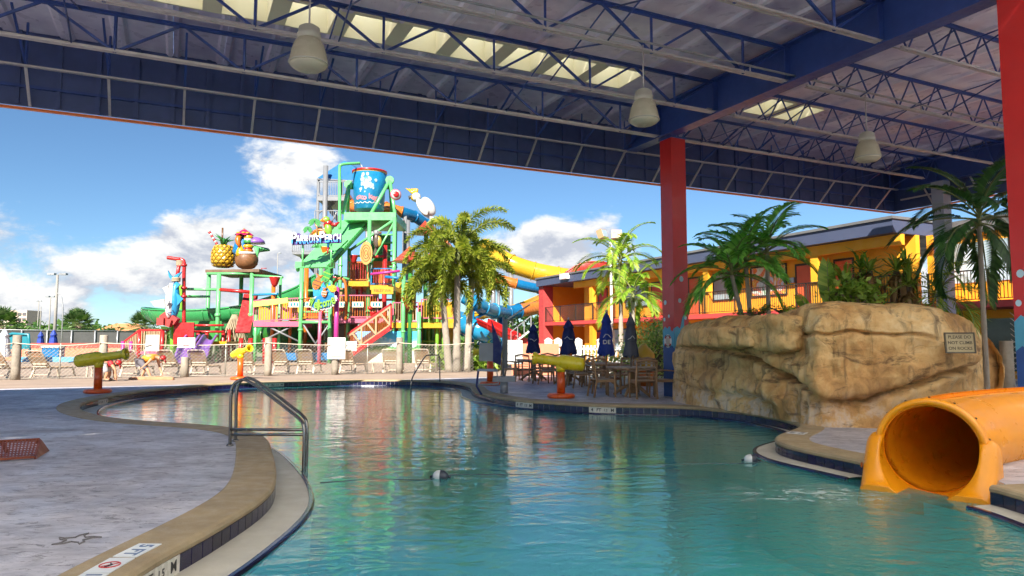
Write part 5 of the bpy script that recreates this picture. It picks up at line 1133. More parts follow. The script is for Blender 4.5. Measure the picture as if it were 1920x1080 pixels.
fin(((313, 508), (318, 516), (323, 521), (329, 515), (339, 510), (333, 519), (326, 527), (321, 527), (315, 519)), C_sky, 'tail_fin', 0); fin(((329, 548), (344, 561), (331, 576)), C_sky, 'back_fin'); fin(((328, 527), (337, 534), (329, 544)), C_sky, 'rear_fin'); fin(((312, 562), (287, 566), (296, 576), (314, 577)), C_white, 'side_fin', -.3); fin(((318, 566), (325, 565), (320, 575)), C_white, 'side_fin', -.5); fin(((318, 536), (307, 541), (315, 554)), C_white, 'belly_fin', -.2)
MB().ell((8 * u * .7, -.32, zz(583)), (.05, .04, .05), nu=8, nv=6).build('eye', M_black, sh)
b = MB(); b.path([(-4 * u, -.36, zz(588)), (0, -.46, zz(587)), (5 * u, -.36, zz(586))], .03, 5); b.build('mouth', C_navy, sh)
for y in (522, 524.5, 527): MB().path([(2 * u + .12 + .24 * cos(2 * pi * j / 14), .02 + .24 * sin(2 * pi * j / 14), zz(y)) for j in range(14)], .06, 6, closed=True).build('rope_coil', mat('rope', (.33, .26, .17), .9), sh)
for y in (489, 491.5, 494, 496.5): MB().path([(2 * u + .12 + .2 * cos(2 * pi * j / 14), .5 + .2 * sin(2 * pi * j / 14), zz(y)) for j in range(14)], .06, 6, closed=True).build('rope_coil', mat('rope', 0), sh)
MB().tube((2 * u + .12, .5, zz(484)), (2 * u + .12, .1, zz(526)), .13).build('rope_core', C_red, sh)

# ------------------------------------------------------------------ slides
def sections(th, pts, r, cols, per, par_name='tube_section', n=16):
    q = crom([tuple(P(*p)) for p in pts], per); k = len(pts) - 1
    for i in range(k):
        seg = q[i * per:(i + 1) * per + 1]
        o = MB().path(seg, r, n, caps=False).build(par_name, cols[i % len(cols)], th, True)
        e = Vector(seg[-1]); dd = Vector(seg[-1]) - Vector(seg[-2]); x, y, dd = frame_of(dd)
        MB().path([e + x * (r * 1.05 * cos(2 * pi * j / 16)) + y * (r * 1.05 * sin(2 * pi * j / 16)) for j in range(16)], .06, 5, closed=True).build('joint_ring', cols[i % len(cols)], o, True)
def flume(th, pts, r, m, per=8, a=95, name='flume_channel', rim=None):
    q = [Vector(p) for p in crom([tuple(P(*p)) for p in pts], per)]; vs = []; n = 14; vi = []; L = []; R = []
    for i, p in enumerate(q):
        d = q[min(i + 1, len(q) - 1)] - q[max(0, i - 1)]; d.z *= .5; d.normalize(); s = d.cross(Z0).normalized(); up = s.cross(d)
        for j in range(n + 1):
            t = radians(-a + 2 * a * j / n); dv = s * sin(t) - up * cos(t); vs.append(p + dv * r); vi.append(p + dv * (r - .07))
        L.append(p + (s * sin(radians(-a)) - up * cos(radians(a))) * r); R.append(p + (s * sin(radians(a)) - up * cos(radians(a))) * r)
    k = len(q); w = n + 1; fs = [(i * w + j, i * w + j + 1, (i + 1) * w + j + 1, (i + 1) * w + j) for i in range(k - 1) for j in range(n)]
    fs += [tuple(len(vs) + x for x in reversed(f)) for f in list(fs)]
    b = MB(); b.add(vs + vi, fs, True); o = b.build(name, m, th, True)
    for e in (L, R): MB().path(e, .08, 6).build('rim', rim or m, o, True)
    for i in range(per, k - 1, per):       # joint ribs
        MB().path([vs[i * w + j] for j in range(w)], .05, 5).build('joint_rib', m, o, True)
    return o
def legs(th, items, m, r=.14):
    for px, y, D in items: a = P(px, y, D); MB().tube((a.x, a.y, 0), a, r, n=10).build('leg', m, th, True)
gs = thing('green_flume_slide', P(400, 641, 55).xy.to_3d(), 0, 'long green open flume curling round behind the fruit stand', 'slide')
C_flume = paint('flume_green', (.06, .42, .13), .25)
flume(gs, [(612, 520, 51), (580, 540, 52), (540, 556, 53), (490, 570, 54), (440, 580, 54), (390, 584, 54), (340, 585, 54), (306, 583, 55), (292, 580, 58), (305, 580, 61), (350, 588, 62), (420, 600, 62), (490, 615, 59)], 1.05, C_flume)
legs(gs, ((560, 558, 52), (500, 580, 54), (395, 600, 54), (325, 600, 56)), C_lime, .2)
a = P(339, 535, 58); MB().tube((a.x, a.y, 0), a, .35).build('leg', C_lime, gs, True)
gt = thing('green_tube_slide', P(540, 641, 51).xy.to_3d(), 0, 'dark green tube slide end below the bridge', 'slide')
sections(gt, [(600, 612, 54), (575, 618, 51.5), (550, 622, 50), (528, 622, 49.5), (508, 628, 50), (498, 645, 51)], .78, [paint('tube_green', (.035, .22, .03))], 6); legs(gt, ((560, 640, 50.5),), C_lime)
ob = thing('orange_blue_tube_slide', P(720, 641, 56).xy.to_3d(), 0, 'orange and blue tube slide winding behind the bucket', 'slide')
C_to = paint('tube_orange', (.82, .25, .04), .25); C_tb = paint('tube_blue', (.01, .20, .46), .25); C_ty = paint('tube_yellow', (.86, .52, .03), .22); C_tl = paint('tube_light_blue', (.02, .36, .68), .2)
sections(ob, [(650, 372, 58), (664, 388, 56), (695, 388, 55), (724, 390, 54), (752, 398, 54), (776, 406, 55), (796, 420, 56), (830, 455, 59), (862, 490, 61), (888, 508, 62), (935, 523, 62), (967, 532, 62), (1010, 541, 63), (1060, 545, 65)], .44, [C_to, C_to, C_to, C_to, C_tb, C_tb, C_to, C_to, C_tb, C_to, C_to, C_tb, C_to, C_to], 5)
legs(ob, ((935, 535, 62), (760, 405, 54)), C_steel)
ys = thing('yellow_tube_slide', P(980, 641, 67).xy.to_3d(), 0, 'bright yellow tube slide passing over the motel end', 'slide')
sections(ys, [(905, 462, 68), (930, 478, 67), (958, 494, 66), (1000, 508, 66), (1045, 517, 66), (1100, 525, 67)], .86, [C_ty], 6); legs(ys, ((958, 505, 66), (925, 490, 68)), C_steel, .25)
yf = thing('yellow_flume_slide', P(960, 641, 62).xy.to_3d(), 0, 'yellow open flume curving left of the brick pier', 'slide')
flume(yf, [(885, 590, 60), (905, 585, 60), (930, 580, 61), (960, 576, 62), (990, 568, 64), (1020, 555, 67)], .62, C_ty, 6); legs(yf, ((945, 590, 61),), C_steel)
bo = thing('blue_orange_tube_slide', P(950, 641, 58).xy.to_3d(), 0, 'light blue tube slide with orange section below the yellow flume', 'slide')
sections(bo, [(872, 556, 54), (888, 566, 54), (905, 576, 55), (925, 583, 57), (950, 586, 59), (972, 583, 60), (1010, 577, 62), (1050, 572, 64)], .58, [C_tl, C_tl, C_tl, C_tb, C_tb, C_to, C_to], 6); legs(bo, ((884, 580, 54), (940, 595, 58)), C_tb, .25)
pipe([(884, 600, 54), (915, 585, 55.5)], .12, C_tb, bo, 'brace')
bs = thing('blue_spiral_slide', P(895, 641, 52).xy.to_3d(), 0, 'light blue tube slide spiral ending low behind the palms', 'slide')
sections(bs, [(862, 600, 55), (875, 612, 52), (896, 618, 50.5), (915, 626, 51), (922, 640, 52.5), (912, 652, 54)], .70, [C_tl], 7); legs(bs, ((880, 635, 51.5),), C_tl, .2)
rs = thing('red_flume_slide', P(940, 641, 48).xy.to_3d(), 0, 'red open flume sloping down before the motel pier', 'slide')
flume(rs, [(905, 600, 49), (925, 609, 48), (948, 621, 47), (968, 630, 46), (990, 640, 46)], .5, C_red, 6); legs(rs, ((948, 632, 47),), C_steel)
rb = thing('red_bowl_slide', P(1110, 641, 62).xy.to_3d(), 0, 'red slide bowl showing above the motel roof', 'slide')
flume(rb, [(1060, 520, 63), (1085, 505, 63), (1115, 500, 63), (1150, 508, 64)], 1.0, paint('bowl_red', (.62, .05, .03), .3), 6, 110); legs(rb, ((1085, 520, 63), (1130, 520, 63)), C_steel)
wt = thing('white_stair', P(985, 641, 46).xy.to_3d(), 0, 'small white stair with handrails beside the brick pier', 'stair')
a, b = P(958, 648, 45), P(996, 618, 45)
for dy in (0, 1.1):
    v_ = Vector((0, dy, 0)); MB().beam(a + v_, b + v_, .05, .12).build('stringer', C_white, wt, True); MB().beam(a + v_ + Z0 * .9, b + v_ + Z0 * .9, .05, .05).build('handrail', C_steel, wt, True)
    for f in (0, .33, .66, 1): p = a.lerp(b, f) + v_; MB().beam(p, p + Z0 * .9, .05, .05).build('rail_post', C_steel, wt, True)
for j in range(7): p = a.lerp(b, (j + .5) / 7); MB().box(p + Vector((0, .55, 0)), (.24, 1.05, .04)).build('tread', C_white, wt, True)

# ------------------------------------------------------------------ toddler structure at the left
tt = thing('toddler_play_set', P(330, 641, 50).xy.to_3d(), 0, 'red and pink toddler play set with sloping stair rails', 'play set')
for dx, dD, m in ((0, 0, C_red), (12, 1.6, C_red)):
    a, b, c = P(233 + dx, 641, 47 + dD), P(262 + dx, 619, 47 + dD), P(305 + dx, 619, 47 + dD)
    for p, q in ((a, b), (b, c)):
        p0, q0 = p - Z0 * (p.z - .25) if p is a else p - Z0 * 1.5, q - Z0 * 1.5
        r = MB().beam(p, q, .12, .12).build('stair_rail', m, tt, True); MB().beam(p0, q0, .12, .16).build('stair_stringer', C_pink, r, True); w_ = MB()
        for j in range(1, 9): f = j / 9; w_.beam(p.lerp(q, f), p0.lerp(q0, f), .09, .06)
        w_.build('rail_boards', C_beige, r, True, kind='stuff')
for px, y in ((231, 640), (246, 640), (262, 620), (305, 620)): vpost(px, y, 47, .13, C_mag if px < 250 else C_red, tt)
for px in (372, 388, 419, 430): vpost(px, 618, 50, .12, C_red, tt); 
for y in (610, 622): pipe([(345, y, 49.5), (420, y, 49.5)], .08, C_red, tt, 'rail')
plate((352, 640), (425, 640), 48.5, 52, .25, C_yel, tt)
MB().box(P(345, 625, 48.6), (1.4, .15, 1.5)).build('wall_panel', C_red, tt, True); MB().box(P(383, 622, 51.8), (2.6, .15, 1.6)).build('wall_panel', C_grn, tt, True)
rbx = MB()
for k, (x, y) in enumerate(((303, 603), (316, 605), (327, 600), (310, 594), (322, 597))): rbx.box(P(x, y, 48 + .2 * k), (.46, .46, .5), Matrix.Rotation(.3 * k, 3, 'Y'))
rbx.build('coral_blocks', paint('coral', (.70, .08, .07)), tt, True, kind='stuff')
for k, px in enumerate((352, 384)):
    sd_ = thing('toddler_slide', P(px, 641, 46).xy.to_3d(), 0, ('purple toddler slide nearest the shark', 'purple toddler slide beside the climbing net')[k], 'slide', 'purple toddler slides')
    flume(sd_, [(px + 12, 628, 49), (px + 8, 630, 48.3), (px - 4, 650, 46), (px - 10, 668, 44.4), (px - 14, 671, 43.8)], .42, C_pur, 6, 85)
nt = thing('climbing_net', P(440, 641, 50).xy.to_3d(), 0, 'brown rope climbing net spread like a cone under the fruit stand', 'climbing net')
a = P(440, 590, 51); nb = MB()
for j in range(20):
    t = 2 * pi * j / 20; t2 = t + .8; t3 = t - .8; e = Vector((a.x + 1.6 * cos(t), a.y + 1.6 * sin(t), .1))
    for tt_ in (t2, t3): nb.path([Vector((a.x + (.15 + 1.35 * f) * cos(t + (tt_ - t) * f), a.y + (.15 + 1.35 * f) * sin(t + (tt_ - t) * f), a.z + (.1 - a.z) * f)) for f in (0, .25, .5, .75, 1)], .035, 5)
nb.build('net_rope', mat('rope', 0), nt, True); MB().tube((a.x, a.y, 0), a, .12).build('centre_post', C_brown, nt, True)
# ------------------------------------------------------------------ vegetation
L_fox = leafmat('foxtail_leaf', (.07, .12, .012), (.20, .26, .027), (.42, .43, .06)); L_palm = leafmat('palm_leaf', (.04, .17, .022), (.11, .37, .05), (.27, .56, .10)); L_bright = leafmat('bright_palm_leaf', (.07, .20, .012), (.20, .36, .025), (.42, .50, .06), .4)
L_sab = leafmat('fan_palm_leaf', (.02, .06, .015), (.055, .12, .03), (.14, .20, .07)); L_bush = leafmat('bush_leaf', (.02, .07, .012), (.06, .15, .03), (.16, .27, .06)); L_var = leafmat('variegated_leaf', (.10, .24, .03), (.30, .44, .08), (.66, .66, .25), .4)
L_dead = leafmat('dead_leaf', (.08, .035, .012), (.20, .10, .035), (.36, .22, .09), .2); L_strap = leafmat('strap_leaf', (.06, .14, .015), (.16, .28, .03), (.34, .42, .07))
M_trunk = mat('palm_trunk', (.30, .26, .21), .9, var=.3, scale=4, bump=.5, bscale=12); M_stem = mat('green_stem', (.14, .16, .05), .6); M_bark = mat('bark', (.14, .10, .07), .9, var=.3, bump=.5)
def leaf(mb, a, d, L, w, nrm, droop=0.0):
    x = d.cross(nrm)
    if x.length < 1e-4: x = Vector((1, 0, 0))
    x.normalize(); m = a + d * L * .45; t = a + d * L + Vector((0, 0, -droop * L))
    mb.add([a, m + x * w / 2, t, m - x * w / 2], [(0, 1, 2, 3)])
def frond(mb, base, az, e0, L, curl, n, ll, lw, plum, rng, stem=None, v=.5, bare=.15):
    p = Vector(base); e = e0; h = Vector((cos(az), sin(az), 0)); step = L / n; pts = [p.copy()]
    side = Vector((-sin(az), cos(az), 0)); tw = rng.uniform(-.25, .25)
    for i in range(n):
        f = i / n; d = h * cos(e) + Z0 * sin(e); p = p + d * step; pts.append(p.copy()); e -= curl / n * (.5 + f)
        if f < bare: continue
        up = -h * sin(e) + Z0 * cos(e); env = (min(1, (f - bare) * 5 + .45)) * (1 - .62 * max(0, f - .45) / .55); s2 = (side * cos(tw) + up * sin(tw))
        if plum:
            for k in range(plum):
                a = 2 * pi * (k + rng.random() * .8) / plum; ld = (d * .55 + (side * cos(a) + up * sin(a)) * .85).normalized(); leaf(mb, p + d * step * rng.random(), ld, ll * env * rng.uniform(.8, 1.15), lw, d, .12)
        else:
            for sg in (-1, 1):
                ld = (d * (.55 + .5 * f) + s2 * sg * (.9 - .25 * f) + up * v * (1 - f * .6)).normalized(); leaf(mb, p, ld, ll * env * rng.uniform(.85, 1.1), lw, up, .22 + .2 * rng.random())
    if stem is not None: stem.path(pts, [max(.006, .028 * (1 - .8 * i / n) * L / 2) for i in range(len(pts))], 5)
def palm(name, base, top, r0, r1, nf, L, curl, n, ll, lw, plum, lm, label, seed, e_lo=-.5, e_hi=1.35, group=None, shaft=None, tm=None, lean=(0, 0), v=.5, cat='palm tree'):
    rng = random.Random(seed); base = Vector(base); top = Vector(top); t = thing(name, base, 0, label, cat, group)
    k = 18; cv = Vector((lean[0], lean[1], 0)); pts = [base.lerp(top, i / k) + cv * sin(pi * i / k) for i in range(k + 1)]
    rad = [(r0 + (r1 - r0) * (i / k)) * (1.06 if i % 2 else .97) * (1.25 if i == 0 else 1) for i in range(k + 1)]
    MB().path(pts, rad, 10).build('trunk', tm or M_trunk, t, True)
    c0 = top.copy()
    if shaft: MB().path([top, top + Z0 * shaft * .6, top + Z0 * shaft], [r1 * 1.25, r1 * 1.1, r1 * .5], 10).build('crownshaft', M_stem, t, True); c0 = top + Z0 * shaft
    lv, st = MB(), MB()
    for j in range(nf):
        f = (j + rng.random() * .5) / nf; e = e_hi + (e_lo - e_hi) * f ** .8; az = 2.399963 * j + rng.uniform(-.25, .25)
        frond(lv, c0 - Z0 * (.25 * f if shaft else .1 * f), az, e, L * rng.uniform(.82, 1.1), curl * rng.uniform(.8, 1.2), n, ll, lw, plum, rng, st, v)
    lv.build('crown', lm, t, True); st.build('frond_stems', M_stem, t, True); return t
def fan_palm(base, h, R, label, seed, group):
    rng = random.Random(seed); base = Vector(base); t = thing('fan_palm', base, 0, label, 'palm tree', group); top = base + Z0 * h
    MB().path([base, base.lerp(top, .5) + Vector((.1, 0, 0)), top], [R * .13, R * .11, R * .12], 9).build('trunk', M_bark, t, True); lv, st = MB(), MB()
    for j in range(46):
        f = j / 46; e = 1.35 - 2.0 * f; az = 2.399963 * j; d = Vector((cos(az) * cos(e), sin(az) * cos(e), sin(e))); L = R * rng.uniform(.45, .62); c = top + d * L - Z0 * .1 * L; st.tube(top, c, .02, n=4, caps=False)
        s = d.cross(Z0); s = s.normalized() if s.length > .01 else Vector((1, 0, 0)); up = s.cross(d)
        for k in range(15): a = radians(-115 + 230 * k / 14); ld = d * cos(a) + s * sin(a) + up * .15; leaf(lv, c, ld.normalized(), R * .5 * (1 - .25 * abs(a) / 2), R * .06, up, .25)
    lv.build('crown', L_sab, t, True); st.build('frond_stems', M_stem, t, True)
def bush(name, c, size, n, ll, lm, label, seed, group=None, cat='shrub'):
    rng = random.Random(seed); c = Vector(c); t = thing(name, c, 0, label, cat, group); lv, st = MB(), MB(); hubs = []
    for _ in range(max(5, n // 90)):
        a = rng.uniform(0, 2 * pi); r = sqrt(rng.random()); hubs.append(Vector((cos(a) * r * size[0] * .78, sin(a) * r * size[1] * .78, size[2] * rng.uniform(.25, .92))))
    for h in hubs: st.path([c + Vector((h.x * .1, h.y * .1, 0)), c + Vector((h.x * .5, h.y * .5, h.z * .55)), c + h], [.035, .025, .008], 5)
    for i in range(n):
        h = hubs[i % len(hubs)]; s = min(size) * .42; p = h + Vector((rng.gauss(0, s), rng.gauss(0, s), rng.gauss(0, s * .8)))
        if p.z < .03: p.z = abs(p.z) + .03
        d = Vector((rng.gauss(0, 1), rng.gauss(0, 1), rng.gauss(.35, .8))).normalized(); nn = Vector((rng.gauss(0, .6), rng.gauss(0, .6), 1)).normalized(); leaf(lv, c + p, d, ll * rng.uniform(.6, 1.3), ll * .5, nn, .1)
    lv.build('foliage', lm, t, True); st.build('stems', M_bark, t, True)
# foxtail palms behind the fence
for (bx, by, bD), (tx, ty, tD), sd, lb, nf, L in (((856, 697, 32.6), (858, 492, 32.6), 1, 'tallest foxtail palm with thick pale trunk beyond the fence', 19, 3.2), ((842, 695, 33.6), (829, 545, 33.4), 2, 'foxtail palm leaning left beside the thick pale trunk', 15, 2.8), ((874, 694, 33.4), (884, 540, 33.6), 3, 'shorter foxtail palm right of the thick pale trunk', 15, 2.8)):
    b, t = P(bx, by, bD), P(tx, ty, tD); b.z = 0
    palm('foxtail_palm', b, t, .19, .13, nf, L, 1.95, 46, .48, .08, 6, L_fox, lb, sd, -.15, 1.4, 'foxtail palms by the fence', .7)
# sunlit feather palms before the motel
b = P(1165, 700, 37); t = P(1163, 500, 37); b.z = 0; palm('feather_palm', b, t, .14, .09, 16, 2.6, 1.5, 30, .8, .10, 0, L_bright, 'taller green feather palm in front of the floodlight mast', 11, -.2, 1.45, None, .5)
b = P(1187, 700, 29); t = P(1187, 566, 29); b.z = 0; palm('feather_palm', b, t, .10, .07, 14, 1.9, 1.6, 28, .65, .085, 0, L_bright, 'low bright yellow green palm behind the blue parasols', 12, -.25, 1.4, None, .4)
# palms that grow on the rock
for (bx, by), (tx, ty), D, L, nf, sd, lb in (((1398, 590), (1372, 516), 15.2, 1.35, 12, 21, 'leaning green palm at the rock end by the red column'), ((1408, 590), (1398, 490), 15.6, 1.25, 9, 23, 'middle green palm of the trio on the rock'), ((1441, 590), (1438, 476), 16.0, 1.25, 12, 22, 'upright slender green palm of the trio on the rock')):
    b, t = P(bx, by, D), P(tx, ty, D); b.z = 1.6; palm('rock_palm', b, t, .055, .04, nf + 3, L, 1.15, 34, .46, .055, 0, L_palm, lb, sd, -.15, 1.45, 'palms planted on the rock', .22)
b, t = P(1846, 640, 11.9), P(1836, 425, 11.9); b.z = 0.0; palm('rock_palm', b, t, .05, .035, 18, 1.5, 1.25, 44, .48, .05, 0, leafmat('dark_palm_leaf', (.012, .045, .01), (.025, .085, .02), (.06, .15, .035), .25), 'tall dark feather palm right of the rock under the pavilion', 31, -.6, 1.45, 'palms planted on the rock', .25)  # darker leaf greens than the other rock palms
b, t = P(1765, 580, 12.6), P(1762, 548, 12.6); b.z = 1.5; palm('rock_palm', b, t, .05, .04, 12, 1.0, 1.9, 24, .40, .03, 0, L_strap, 'low arching palm at the back of the rock', 33, -.3, 1.3, 'palms planted on the rock')
# strap-leaved clump with a skirt of dead leaves
cl = P(1645, 575, 13.2); sp_t = thing('strap_plant', (cl.x, cl.y, 1.75), 0, 'big clump of strap leaves with brown dead skirt on the rock', 'plant'); rng = random.Random(8); gl, dl = MB(), MB(); stm = MB()
for k in range(9):
    h = Vector((cl.x + rng.uniform(-.75, .8), cl.y + rng.uniform(-.4, .5), 2.35 + rng.uniform(0, .55))); stm.tube((h.x * .6 + cl.x * .4, h.y, 1.75), h, .05, n=6)
    for j in range(34):
        az = rng.uniform(0, 2 * pi); e = rng.uniform(-.2, 1.4); L = rng.uniform(.4, .75); d = Vector((cos(az) * cos(e), sin(az) * cos(e), sin(e))); m = h + d * L * .55; t = h + d * L * .9 + Vector((d.x, d.y, -.9)) * L * .25; s = d.cross(Z0).normalized() * .022
        gl.add([h - s * .6, h + s * .6, m + s, t, m - s], [(0, 1, 2, 4), (4, 2, 3)])
    for j in range(26):
        az = rng.uniform(0, 2 * pi); L = rng.uniform(.4, .8); o = Vector((cos(az), sin(az), 0)); a = h - Z0 * rng.uniform(0, .15); s = Vector((-sin(az), cos(az), 0)) * rng.uniform(.02, .045); m = a + o * .22 - Z0 * L * .3; t = a + o * rng.uniform(.12, .35) - Z0 * L
        if t.z < 1.8: t.z = 1.8 + rng.random() * .1
        dl.add([a - s * .5, a + s * .5, m + s, t, m - s], [(0, 1, 2, 4), (4, 2, 3)])
gl.build('green_leaves', L_strap, sp_t, True); dl.build('dead_leaves', L_dead, sp_t, True); stm.build('stems', M_bark, sp_t, True)
# big paddle leaf
pl0 = P(1558, 572, 13.0); pt = thing('paddle_plant', (pl0.x, pl0.y, 1.8), 0, 'pale upright paddle leaf plant left of the dead skirted clump', 'plant'); stm = MB()
for (dx, h, w, tilt, n_) in ((-.02, 1.05, .34, -.08, 16), (-.28, .55, .2, -.7, 10), (.18, .5, .2, .6, 10), (.35, .42, .18, .9, 9), (-.5, .36, .17, -1.1, 9)):
    a = Vector((pl0.x + dx, pl0.y, 1.85)); d = Vector((sin(tilt), -.12, cos(tilt))).normalized(); s = d.cross(Vector((0, 1, 0))).normalized(); stm.path([a - Z0 * .15, a + d * h * .3, a + d * h], [.02, .016, .004], 5)
    pb = MB()
    for k in range(n_):
        f = k / n_; wd_ = w * .5 * sin(pi * min(.98, .12 + f * .88)) ** .6
        for sg in (-1, 1): q = a + d * h * (.2 + .8 * f); pb.add([q, q + d * h * .8 / n_ * .92, q + d * h * (.8 / n_ * .92 + .10) + s * sg * wd_ + Vector((0, .06, 0)), q + d * h * .07 + s * sg * wd_ + Vector((0, .06, 0))], [(0, 1, 2, 3)])
    pb.build('paddle_leaf', L_strap, pt, True)
stm.build('stems', M_stem, pt, True)
for k, (px, py, D, s, ll, lm, lb) in enumerate(((1600, 572, 12.6, (.55, .35, .45), .16, L_strap, 'light green leafy shrub on the rock before the dead skirt'), (1470, 582, 15.2, (.9, .3, .16), .06, L_bush, 'low creeping green plant along the rock top'), (1420, 585, 14.8, (.5, .3, .12), .06, L_bush, 'small green creeper at the foot of the rock palms'))):
    c = P(px, py, D); bush('rock_shrub', (c.x, c.y, c.z - .08), s, 420, ll, lm, lb, 50 + k, 'shrubs on the rock')
for k, (px, py, D, s, n, ll, lm, lb) in enumerate(((1222, 690, 25, (1.3, .9, 1.9), 2600, .15, L_var, 'tall variegated shrub between the dark parasol and red column'), (1140, 690, 28, (1.3, .8, .9), 1100, .14, L_var, 'low pale shrub behind the paired blue parasols'), (1195, 690, 27.5, (1.2, .8, 1.0), 900, .16, L_var, 'rounded yellow green shrub behind the dark parasol'), (1240, 690, 29, (1.0, .8, 2.3), 1500, .13, L_bush, 'tall green shrub against the motel near the column'), (872, 697, 34.8, (1.7, .7, .95), 1500, .34, L_strap, 'grassy strap leaf shrub at the foot of the foxtail palms'), (925, 697, 34, (.9, .6, .6), 500, .3, L_strap, 'small grassy shrub right of the foxtail palms'), (975, 655, 62, (3.0, 2, 2.6), 900, .5, L_bush, 'round green tree mass behind the red flume'), (985, 640, 70, (4, 2, 4.2), 1200, .6, L_bush, 'taller green tree behind the yellow flume'))):
    c = P(px, py, D); bush('garden_shrub', (c.x, c.y, 0), s, n, ll, lm, lb, 70 + k, 'garden shrubs')
# far vegetation and buildings at the left
for px, D, h, R, lb, sd in ((145, 82, 3.4, 2.5, 'full round fan palm left of the light pole base', 1), (268, 84, 3.3, 2.4, 'fan palm half hidden behind the green flume', 2), (0, 70, 3.0, 2.6, 'fan palm cut by the left picture edge', 3), (60, 105, 2.0, 2.0, 'small far fan palm near the pale tower block', 4), (205, 92, 1.6, 2.1, 'low fan palm right of the full round one', 5)):
    c = P(px, 641, D); fan_palm((c.x, c.y, 0), h, R, lb, sd, 'fan palms beyond the car park fence')
for k, px in enumerate((30, 85, 120, 185, 225)):
    c = P(px, 641, 95); bush('hedge_tree', (c.x, c.y, 0), (5.0, 2.5, (3.2, 2.4, 2.0, 2.8, 2.2)[k]), 700, .7, L_bush, ('dark green far shrub behind the closed white parasol', 'far shrub left of the slim light pole', 'low far shrub between the light poles', 'wide far shrub right of the round fan palm', 'far shrub before the red roofed house')[k], 90 + k, 'far shrubs')
tl = MB(); rng = random.Random(2)
for i in range(9000):
    x = rng.uniform(-260, 330); y = 190 + rng.uniform(-12, 12); h = 5.5 + 3.0 * noise.noise(Vector((x * .045, 3, 1))) + 1.5 * noise.noise(Vector((x * .17, 9, 1))); p = Vector((x, y, rng.random() ** .7 * max(1.5, h))); d = Vector((rng.gauss(0, 1), rng.gauss(0, 1), rng.gauss(0, .7))).normalized(); leaf(tl, p, d, 2.2, 1.5, Vector((rng.gauss(0, 1), -1, rng.gauss(0, 1))).normalized())
tl.build('treeline', L_bush, label='far dark green band of trees along the horizon', kind='stuff', cat='trees')
cd_ = P(44, 641, 260); cb = thing('apartment_block', (cd_.x, cd_.y, 0), 0, 'pale pink apartment block far off behind the left palms', 'building'); MB().box((0, 0, 6.5), (7, 8, 13)).build('wall', mat('far_pink', (.55, .42, .36), .8), cb)
MB().box((-3.8, -.5, 7), (3.2, 6, 12)).build('wall', mat('far_cream', (.60, .52, .44), .8), cb)
wm = MB().box((0, 0, 0), (1.2, .3, 1.0)).mesh('window', mat('far_window', (.12, .11, .12), .3))
for r in range(6):
    for q in range(4): inst('window', wm, cb, Matrix.Translation((-2.5 + 1.7 * q, -4.05, 1.6 + 2.0 * r)))
hc = P(236, 641, 130); ho = thing('red_roof_house', (hc.x, hc.y, 0), 0, 'low far house with orange tiled roof', 'house'); MB().box((0, 0, 1.5), (9, 6, 3)).build('wall', mat('far_cream', 0), ho); MB().add([(-5.4, -4, 2.9), (5.4, -4, 2.9), (5.4, 4, 2.9), (-5.4, 4, 2.9), (-2, 0, 4.8), (2, 0, 4.8)], [(0, 1, 5, 4), (1, 2, 5), (2, 3, 4, 5), (3, 0, 4), (3, 2, 1, 0)]).build('roof', mat('far_roof', (.52, .22, .09), .8), ho)
def lightpole(px, ytop, D, r, lb, arm=0, nm='light_pole'):
    a = P(px, ytop, D); t = thing(nm, (a.x, a.y, 0), 0, lb, 'pole', 'poles at the car park'); MB().tube((0, 0, 0), (0, 0, a.z), r, r * .6).build('shaft', mat('pole_grey', (.24, .23, .21), .7), t)
    for s in ((-1, 1) if arm > 0 else (1,) if arm else ()): MB().box((s * abs(arm), 0, a.z + .05), (abs(arm) * 1.2, .35, .16)).build('lamp_head', M_grey, t)
    return t
t = lightpole(108, 515, 60, .16, 'tall concrete light pole with a bent cable conduit', .5); MB().path([(.1, 0, 5.6), (.45, 0, 5.2), (.62, 0, 4.2), (.62, 0, 0)], .05, 6).build('conduit', M_grey, t)
lightpole(95, 557, 75, .09, 'slim dark light pole left of the tall one', .3); lightpole(73, 565, 140, .13, 'thin wooden utility pole, farther left', .35, 'utility_pole'); lightpole(77, 575, 150, .12, 'thinner utility pole just right of the wooden one', 0, 'utility_pole'); lightpole(521, 475, 110, .10, 'far lamp post rising left of the slatted roof', -.3)
# car park fence with dark screen, low painted walls
ff = thing('screen_fence', P(120, 641, 66).xy.to_3d(), 0, 'long grey fence with dark screen mesh at the far left', 'fence'); a, b = P(-60, 617, 62), P(262, 620, 72); a.z = b.z = 2.45
MB().add([a * 1 - Z0 * 2.45, b - Z0 * 2.45, b, a, a - Z0 * 2.45 + Vector((0, .04, 0)), b - Z0 * 2.45 + Vector((0, .04, 0)), b + Vector((0, .04, 0)), a + Vector((0, .04, 0))], [(0, 1, 2, 3), (7, 6, 5, 4), (3, 2, 6, 7)]).build('screen', mat('screen_mesh', (.10, .10, .10), .8, var=.2), ff, True)
MB().tube(a + Z0 * .05 - Vector((0, .06, 0)), b + Z0 * .05 - Vector((0, .06, 0)), .05, n=6).build('top_rail', M_grey, ff, True)
for k in range(8): p = a.lerp(b, k / 7) - Vector((0, .08, 0)); MB().tube((p.x, p.y, 0), p + Z0 * .06, .07, n=6).build('post', M_grey, ff, True)
